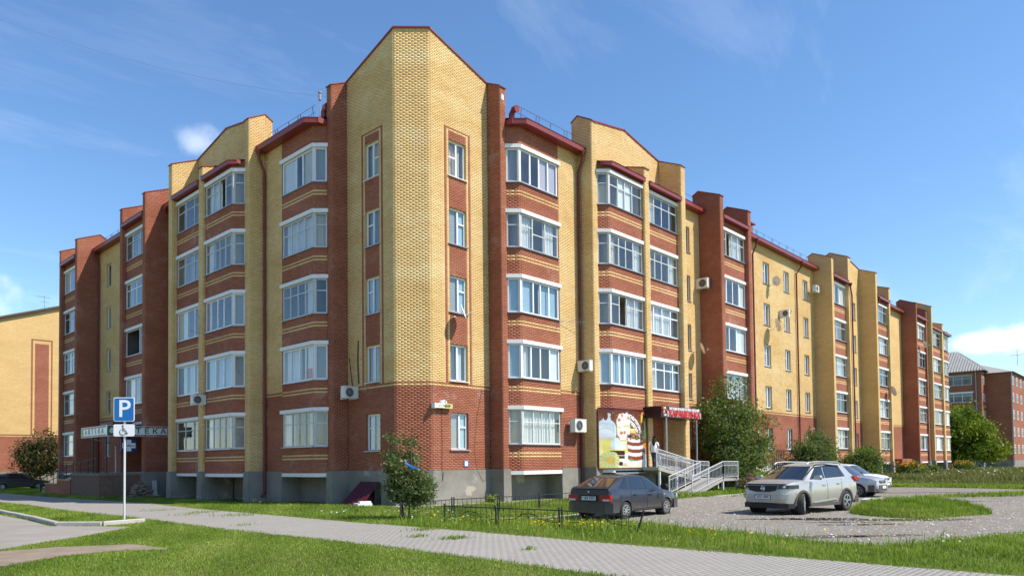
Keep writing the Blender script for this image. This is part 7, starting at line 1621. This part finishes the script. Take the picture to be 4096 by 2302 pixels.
# --- silver crossover facing the camera's left
def suv_details(root, ad, wd, zt, ys):
    for sg in (1, -1):
        ad('headlamp', 'lamp_dark', lambda mb: mb.prism([(2.20, .52*sg), (2.13, .72*sg), (2.02, .832*sg), (1.85, .878*sg), (1.58, .897*sg), (1.55, .85*sg), (1.9, .70*sg), (2.05, .45*sg)], .84, .955, 'xyz'), fix=True); ad('headlamp_lens', 'lamp_clear', lambda mb: mb.lathe([(.05, 0), (.045, .03), (.001, .045)], (2.10, sg*.70, .895), (.8, .5*sg, 0), 12)); ad('fog_lamp', 'lamp_clear', lambda mb: mb.prism([(2.20, .50*sg), (2.15, .70*sg), (2.05, .82*sg), (1.95, .6*sg)], .53, .63, 'xyz')); ad('fog_trim', 'chrome', lambda mb: mb.prism([(2.215, .46*sg), (2.16, .71*sg), (2.05, .84*sg), (1.95, .6*sg)], .635, .655, 'xyz'))
        ad('tail_lamp', 'lamp_red', lambda mb: mb.prism([(-2.16, .98), (-1.78, 1.10), (-1.80, 1.17), (-2.0, 1.16), (-2.17, 1.06)], sg*.66, sg*.905, 'xzy'), fix=True)
        ad('roof_rail', 'paint_silver', lambda mb: mb.tube([(-1.55, sg*.56, 1.58), (-1.3, sg*.585, 1.655), (0, sg*.60, 1.685), (.5, sg*.59, 1.655), (.62, sg*.585, 1.60)], .024, 6))
        ad('wind_deflector', 'trim_black', lambda mb: mb.tube([(-1.15, sg*.685, 1.53), (-.3, sg*.70, 1.585), (.3, sg*.69, 1.56), (.85, sg*.76, 1.30)], .022, 5))
        ad('side_repeater', 'chrome', lambda mb: mb.box(.93, .99, sg*(ys(.96, .86)-.01), sg*(ys(.96, .86)+.006), .85, .87)); ad('side_step_crease', 'paint_silver', lambda mb: mb.bar((-.7, sg*(hwk-.0), .43), (.75, sg*(hwk-.0), .36), .03, .03))
    ad('grille', 'plastic_black', lambda mb: mb.prism([(-.56, .94), (.56, .94), (.48, .79), (.25, .745), (-.25, .745), (-.48, .79)], 2.12, 2.205, 'yzx'), fix=True)
    ad('grille_frame', 'chrome', lambda mb: mb.tube([(2.20, -.57, .945), (2.205, 0, .945), (2.20, .57, .945), (2.20, .49, .79), (2.21, .25, .742), (2.21, -.25, .742), (2.20, -.49, .79), (2.20, -.57, .945)], .012, 5))
    ad('badge', 'chrome', lambda mb: mb.lathe([(.001, .022), (.06, .02), (.085, 0)], (2.205, 0, .845), (1, 0, 0), 16)); put_text('badge_text', 'KIA', .07, 'sign_white', (2.232, 0, .845), (0, 1, 0), root, extrude=.002, bold=.003)
    ad('bonnet_deflector', 'plastic_black', lambda mb: mb.prism([(2.17, -.55), (2.21, 0), (2.17, .55), (2.02, .72), (1.96, .70), (2.08, .5), (2.12, 0), (2.08, -.5), (1.96, -.70), (2.02, -.72)], .955, .995, 'xyz'), fix=True)
    ad('lower_grille', 'plastic_black', lambda mb: mb.prism([(-.62, .655), (.62, .655), (.60, .60), (.45, .52), (-.45, .52), (-.60, .60)], 2.08, 2.19, 'yzx'), fix=True)
    ad('bumper_skirt', 'trim_black', lambda mb: mb.prism([(2.17, -.5), (2.20, 0), (2.17, .5), (2.03, .80), (1.80, .885), (1.80, .7), (1.9, .5), (1.9, -.5), (1.80, -.7), (1.80, -.885), (2.03, -.80)], .22, .37, 'xyz'), fix=True)
    plate(root, ad, 2.205, .575, 'Т 075 НМ', '72', 1); ad('rear_bumper', 'trim_dusty', lambda mb: mb.box(-2.21, -1.95, -.84, .84, .26, .50)); ad('wiper', 'trim_black', lambda mb: mb.bar((1.12, -.45, 1.07), (1.06, .25, 1.10), .02, .015))
hwk = .905
SUV = dict(L=4.40, hw=.905, wheel_r=.345, wheel_x=(-1.30, 1.34), paint='paint_silver', top=[(-2.20, .80), (-2.17, 1.07), (-1.9, 1.16), (-1.2, 1.13), (.2, 1.085), (.9, 1.065), (1.25, 1.085), (1.7, 1.055), (2.0, 1.0), (2.14, .93), (2.20, .74)], width=[(-2.20, .74), (-2.12, .83), (-1.8, .89), (-1, .905), (1.2, .905), (1.7, .89), (2.0, .82), (2.15, .68), (2.20, .60)], bot=[(-2.2, .42), (-1.9, .30), (-1.5, .25), (1.5, .25), (1.9, .27), (2.2, .40)], crown=[(-2.2, .01), (-1.5, .03), (.6, .02), (1, .03), (1.6, .05), (2.2, .01)],
 gx=(-2.08, -1.62, .22, 1.18), gw=(.84, .63), roof=(1.555, 1.61, 1.625, 1.555), bulge=.22, brear=.06, wglass='car_glass', wins=[(-1.34, -1.10, -1.18, -1.05), (-1.06, -.16, -1.0, -.22), (-.08, .78, -.14, .20)], seams=(-1.02, -.12, .90), handles=(-.80, .08), hmat='paint_silver', mmat='paint_silver', mirror=.74, tyre_w=.235, track=.80, spokes=5, split=True, spw=.032, clad=True, steer=.46, wt=(.15, .86), arch=1.14, details=suv_details, rear_t=(.2, .88))
car('crossover_car', 'silver crossover with its front wheels turned on the gravel yard', (5.57, -13.85, 2.968), SUV)
# --- pale wagons parked nose out
def wagon_details(pm):
    def det(root, ad, wd, zt, ys):
        for sg in (1, -1):
            ad('headlamp', 'lamp_clear', lambda mb: mb.box(1.93, 2.07, sg*.44, sg*.80, .60, .78)); ad('headlamp_corner', 'lamp_clear', lambda mb: mb.box(1.72, 1.95, sg*.78, sg*.838, .62, .77)); ad('tail_lamp', 'lamp_red', lambda mb: mb.box(-2.10, -2.02, sg*.62, sg*.80, .7, 1.1))
        ad('grille', 'trim_dusty', lambda mb: mb.box(2.02, 2.09, -.42, .42, .62, .76)); ad('grille_bar', 'chrome', lambda mb: mb.box(2.085, 2.10, -.42, .42, .68, .70)); ad('badge', 'chrome', lambda mb: mb.lathe([(.05, 0), (.001, .015)], (2.095, 0, .69), (1, 0, 0), 12))
        ad('front_bumper', 'trim_dusty', lambda mb: mb.prism([(2.12, -.5), (2.15, 0), (2.12, .5), (1.98, .80), (1.72, .84), (1.72, .7), (1.9, .5), (1.9, -.5), (1.72, -.7), (1.72, -.84), (1.98, -.80)], .26, .56, 'xyz'), fix=True); ad('number_plate', 'plate_white', lambda mb: mb.box(2.15, 2.165, -.24, .24, .40, .52)); ad('rear_bumper', 'trim_dusty', lambda mb: mb.box(-2.14, -1.95, -.8, .8, .28, .52))
    return det
def wagon(pm): return dict(L=4.18, hw=.845, wheel_r=.30, wheel_x=(-1.27, 1.26), paint=pm, zs=1.0, top=[(-2.09, .90), (-2.05, .97), (-1.5, .97), (.5, .94), (1.0, .95), (1.5, .91), (1.9, .84), (2.05, .76), (2.09, .62)], width=[(-2.09, .76), (-1.9, .82), (-1, .845), (1.2, .845), (1.7, .83), (2.0, .77), (2.09, .70)], bot=[(-2.09, .38), (-1.8, .26), (1.8, .24), (2.09, .36)], crown=[(-2.09, .01), (.6, .02), (1.2, .05), (1.8, .05), (2.09, .02)],
 gx=(-2.05, -1.92, .42, 1.12), gw=(.79, .64), roof=(1.455, 1.485, 1.49, 1.44), bulge=.14, wglass='car_glass_clear', wins=[(-1.90, -1.15, -1.82, -1.12), (-1.02, -.16, -1.0, -.18), (-.06, .78, -.08, .36)], seams=(-1.06, -.1, .92), handles=(-.8, .15), mirror=.78, tyre_w=.19, track=.73, spokes=7, spw=.03, rim='metal_grey', details=wagon_details(pm))
car('station_wagon', 'silver station wagon parked nose-out behind the crossover', (16.74, -11.16, -1.589), wagon('paint_steel'))
car('station_wagon', 'white station wagon parked beyond the silver one near the bushes', (21.2, -10.1, -1.62), wagon('paint_white'))
HB = dict(HATCH); HB['paint'] = 'paint_black'; HB['zs'] = 1.0; HB['rglass'] = 'car_glass'
def plain_details(root, ad, wd, zt, ys):
    for sg in (1, -1): ad('tail_lamp', 'lamp_red', lambda mb: mb.box(-2.075, -1.92, sg*.50, sg*.79, .66, .82)); ad('headlamp', 'lamp_clear', lambda mb: mb.box(1.97, 2.05, sg*.38, sg*.74, .58, .72))
    ad('front_bumper', 'paint_black', lambda mb: mb.box(1.9, 2.12, -.76, .76, .24, .52)); ad('rear_bumper', 'paint_black', lambda mb: mb.box(-2.12, -1.9, -.76, .76, .26, .55))
HB['details'] = plain_details
lx_, ly_ = on_ground(75, 1958); car('dark_car', 'black car parked in the shade by the small dark tree', (lx_, ly_, -.05), HB)
# ------------------------------------------------------------------ woman on the porch
def person():
    root = empty('person', 'woman in a white top and dark jeans carrying a bag on the shop ramp', 'person', (13.62, -3.12, 1.36), 0.35)
    H = 1.62
    bm = [] ; V = []; E_ = []; Rr = []
    def v(x, y, z, r): V.append((x, y, z)); Rr.append(r); return len(V)-1
    def e(*ids):
        for a, b in zip(ids, ids[1:]): E_.append((a, b))
    # x = forward, y = left
    pel = v(0, 0, .88, .125); wai = v(0, 0, 1.03, .105); che = v(.02, 0, 1.20, .125); upc = v(.03, 0, 1.32, .10); nec = v(.035, 0, 1.40, .048); hd0 = v(.06, 0, 1.47, .062); hd1 = v(.065, 0, 1.54, .078); hd2 = v(.05, 0, 1.61, .06)
    e(pel, wai, che, upc, nec, hd0, hd1, hd2)
    for sg, fx, kx in ((1, .16, .12), (-1, -.14, .02)):
        hip = v(0, sg*.09, .82, .095); kn = v(kx, sg*.095, .46, .060); an = v(fx-.04, sg*.095, .09, .040); to = v(fx+.13, sg*.10, .035, .032); e(pel, hip, kn, an, to)
        sh = v(.02, sg*.15, 1.33, .055); el = v(-.02 if sg > 0 else .06, sg*.21, 1.08, .042); wr = v(.08 if sg > 0 else .12, sg*.20, .86, .028); e(upc, sh, el, wr)
        pa = v(.10 if sg > 0 else .14, sg*.20, .79, .030); e(wr, pa)
        for k in range(4):
            a = v(.115+.012*k+(0 if sg > 0 else .04), sg*(.185+.010*k), .745-.004*k, .0085); b = v(.120+.010*k+(0 if sg > 0 else .04), sg*(.180+.010*k), .705+.006*abs(k-1), .0075); e(pa, a, b)
        t0 = v(.135+(0 if sg > 0 else .04), sg*.175, .795, .009); t1 = v(.155+(0 if sg > 0 else .04), sg*.17, .765, .008); e(pa, t0, t1)
    me = bpy.data.meshes.new('body'); me.from_pydata(V, E_, []); o = link('body', me); o.parent = root
    m_ = o.modifiers.new('skin', 'SKIN'); m_.use_smooth_shade = True
    for i, sv in enumerate(me.skin_vertices[0].data): sv.radius = (Rr[i], Rr[i]); sv.use_root = (i == pel)
    s_ = o.modifiers.new('sub', 'SUBSURF'); s_.levels = 2; s_.render_levels = 2
    t = NT('person_skin_clothes'); g = t.n('ShaderNodeSeparateXYZ'); t.L.new(t.tc(), g.inputs[0])
    c = t.mix(t.math('GREATER_THAN', g.outputs[2], .90), (.045, .065, .13), (.74, .74, .75)); c = t.mix(t.math('GREATER_THAN', g.outputs[2], 1.385), c, (.50, .30, .22)); c = t.mix(t.math('LESS_THAN', g.outputs[2], .075), c, (.6, .6, .6))
    ay = t.math('ABSOLUTE', g.outputs[1]); c = t.mix(t.math('MULTIPLY', t.math('GREATER_THAN', ay, .165), t.math('LESS_THAN', g.outputs[2], 1.16)), c, (.50, .30, .22)); t.color(c); t.p(.8, 0, .2); reg(t, 'person_mat'); me.materials.append(MATS['person_mat'])
    def ad(nm, mat, fn, **kw): mb = MB(); fn(mb); q = mb.build(nm, mat, **kw); q.parent = root; return q
    ad('hair', 'hair_black', lambda mb: mb.tube([(.055, 0, 1.66), (.02, 0, 1.645), (-.03, 0, 1.56), (-.06, 0, 1.42), (-.09, 0, 1.28), (-.10, 0, 1.16)], [.03, .085, .098, .095, .08, .03], 12), smooth=True)
    ad('shirt', 'cloth_white', lambda mb: mb.tube([(0, 0, .86), (.0, 0, .95), (.005, 0, 1.1), (.02, 0, 1.22), (.03, 0, 1.33), (.035, 0, 1.395)], [.175, .165, .150, .155, .135, .06], 14, cap=False), smooth=True)
    for sg in (1, -1): ad('sleeve', 'cloth_white', lambda mb: mb.tube([(.02, sg*.10, 1.36), (.02, sg*.165, 1.32), (-.005 if sg > 0 else .045, sg*.205, 1.17)], [.06, .07, .062], 10, cap=False), smooth=True)
    for sg in (1, -1): ad('eye', 'sign_black', lambda mb: mb.lathe([(.001, .012), (.010, .008), (.012, 0)], (.128, sg*.03, 1.55), (1, 0, 0), 8)); ad('ear', 'skin', lambda mb: mb.lathe([(.001, .012), (.018, .006), (.024, 0)], (.055, sg*.075, 1.53), (0, sg, 0), 8))
    ad('nose', 'skin', lambda mb: mb.tube([(.135, 0, 1.545), (.158, 0, 1.515), (.138, 0, 1.505)], [.006, .013, .010], 6), smooth=True); ad('mouth', 'sign_maroon', lambda mb: mb.bar((.130, -.02, 1.475), (.130, .02, 1.475), .008, .008))
    bag = empty('shopping_bag', 'pale patterned bag hanging from the hand of the woman on the ramp', 'bag', root.location, .35)
    mb = MB(); mb.prism([(.0, .66), (.30, .66), (.34, .30), (-.04, .30)], -.28, -.16, 'xzy'); q = mb.build('bag_body', 'bag_grey', fix=True); q.parent = bag
    mb = MB(); mb.tube([(.06, -.22, .66), (.13, -.20, .77), (.16, -.20, .775), (.24, -.22, .66)], .008, 5); q = mb.build('strap', 'bag_grey'); q.parent = bag
person()
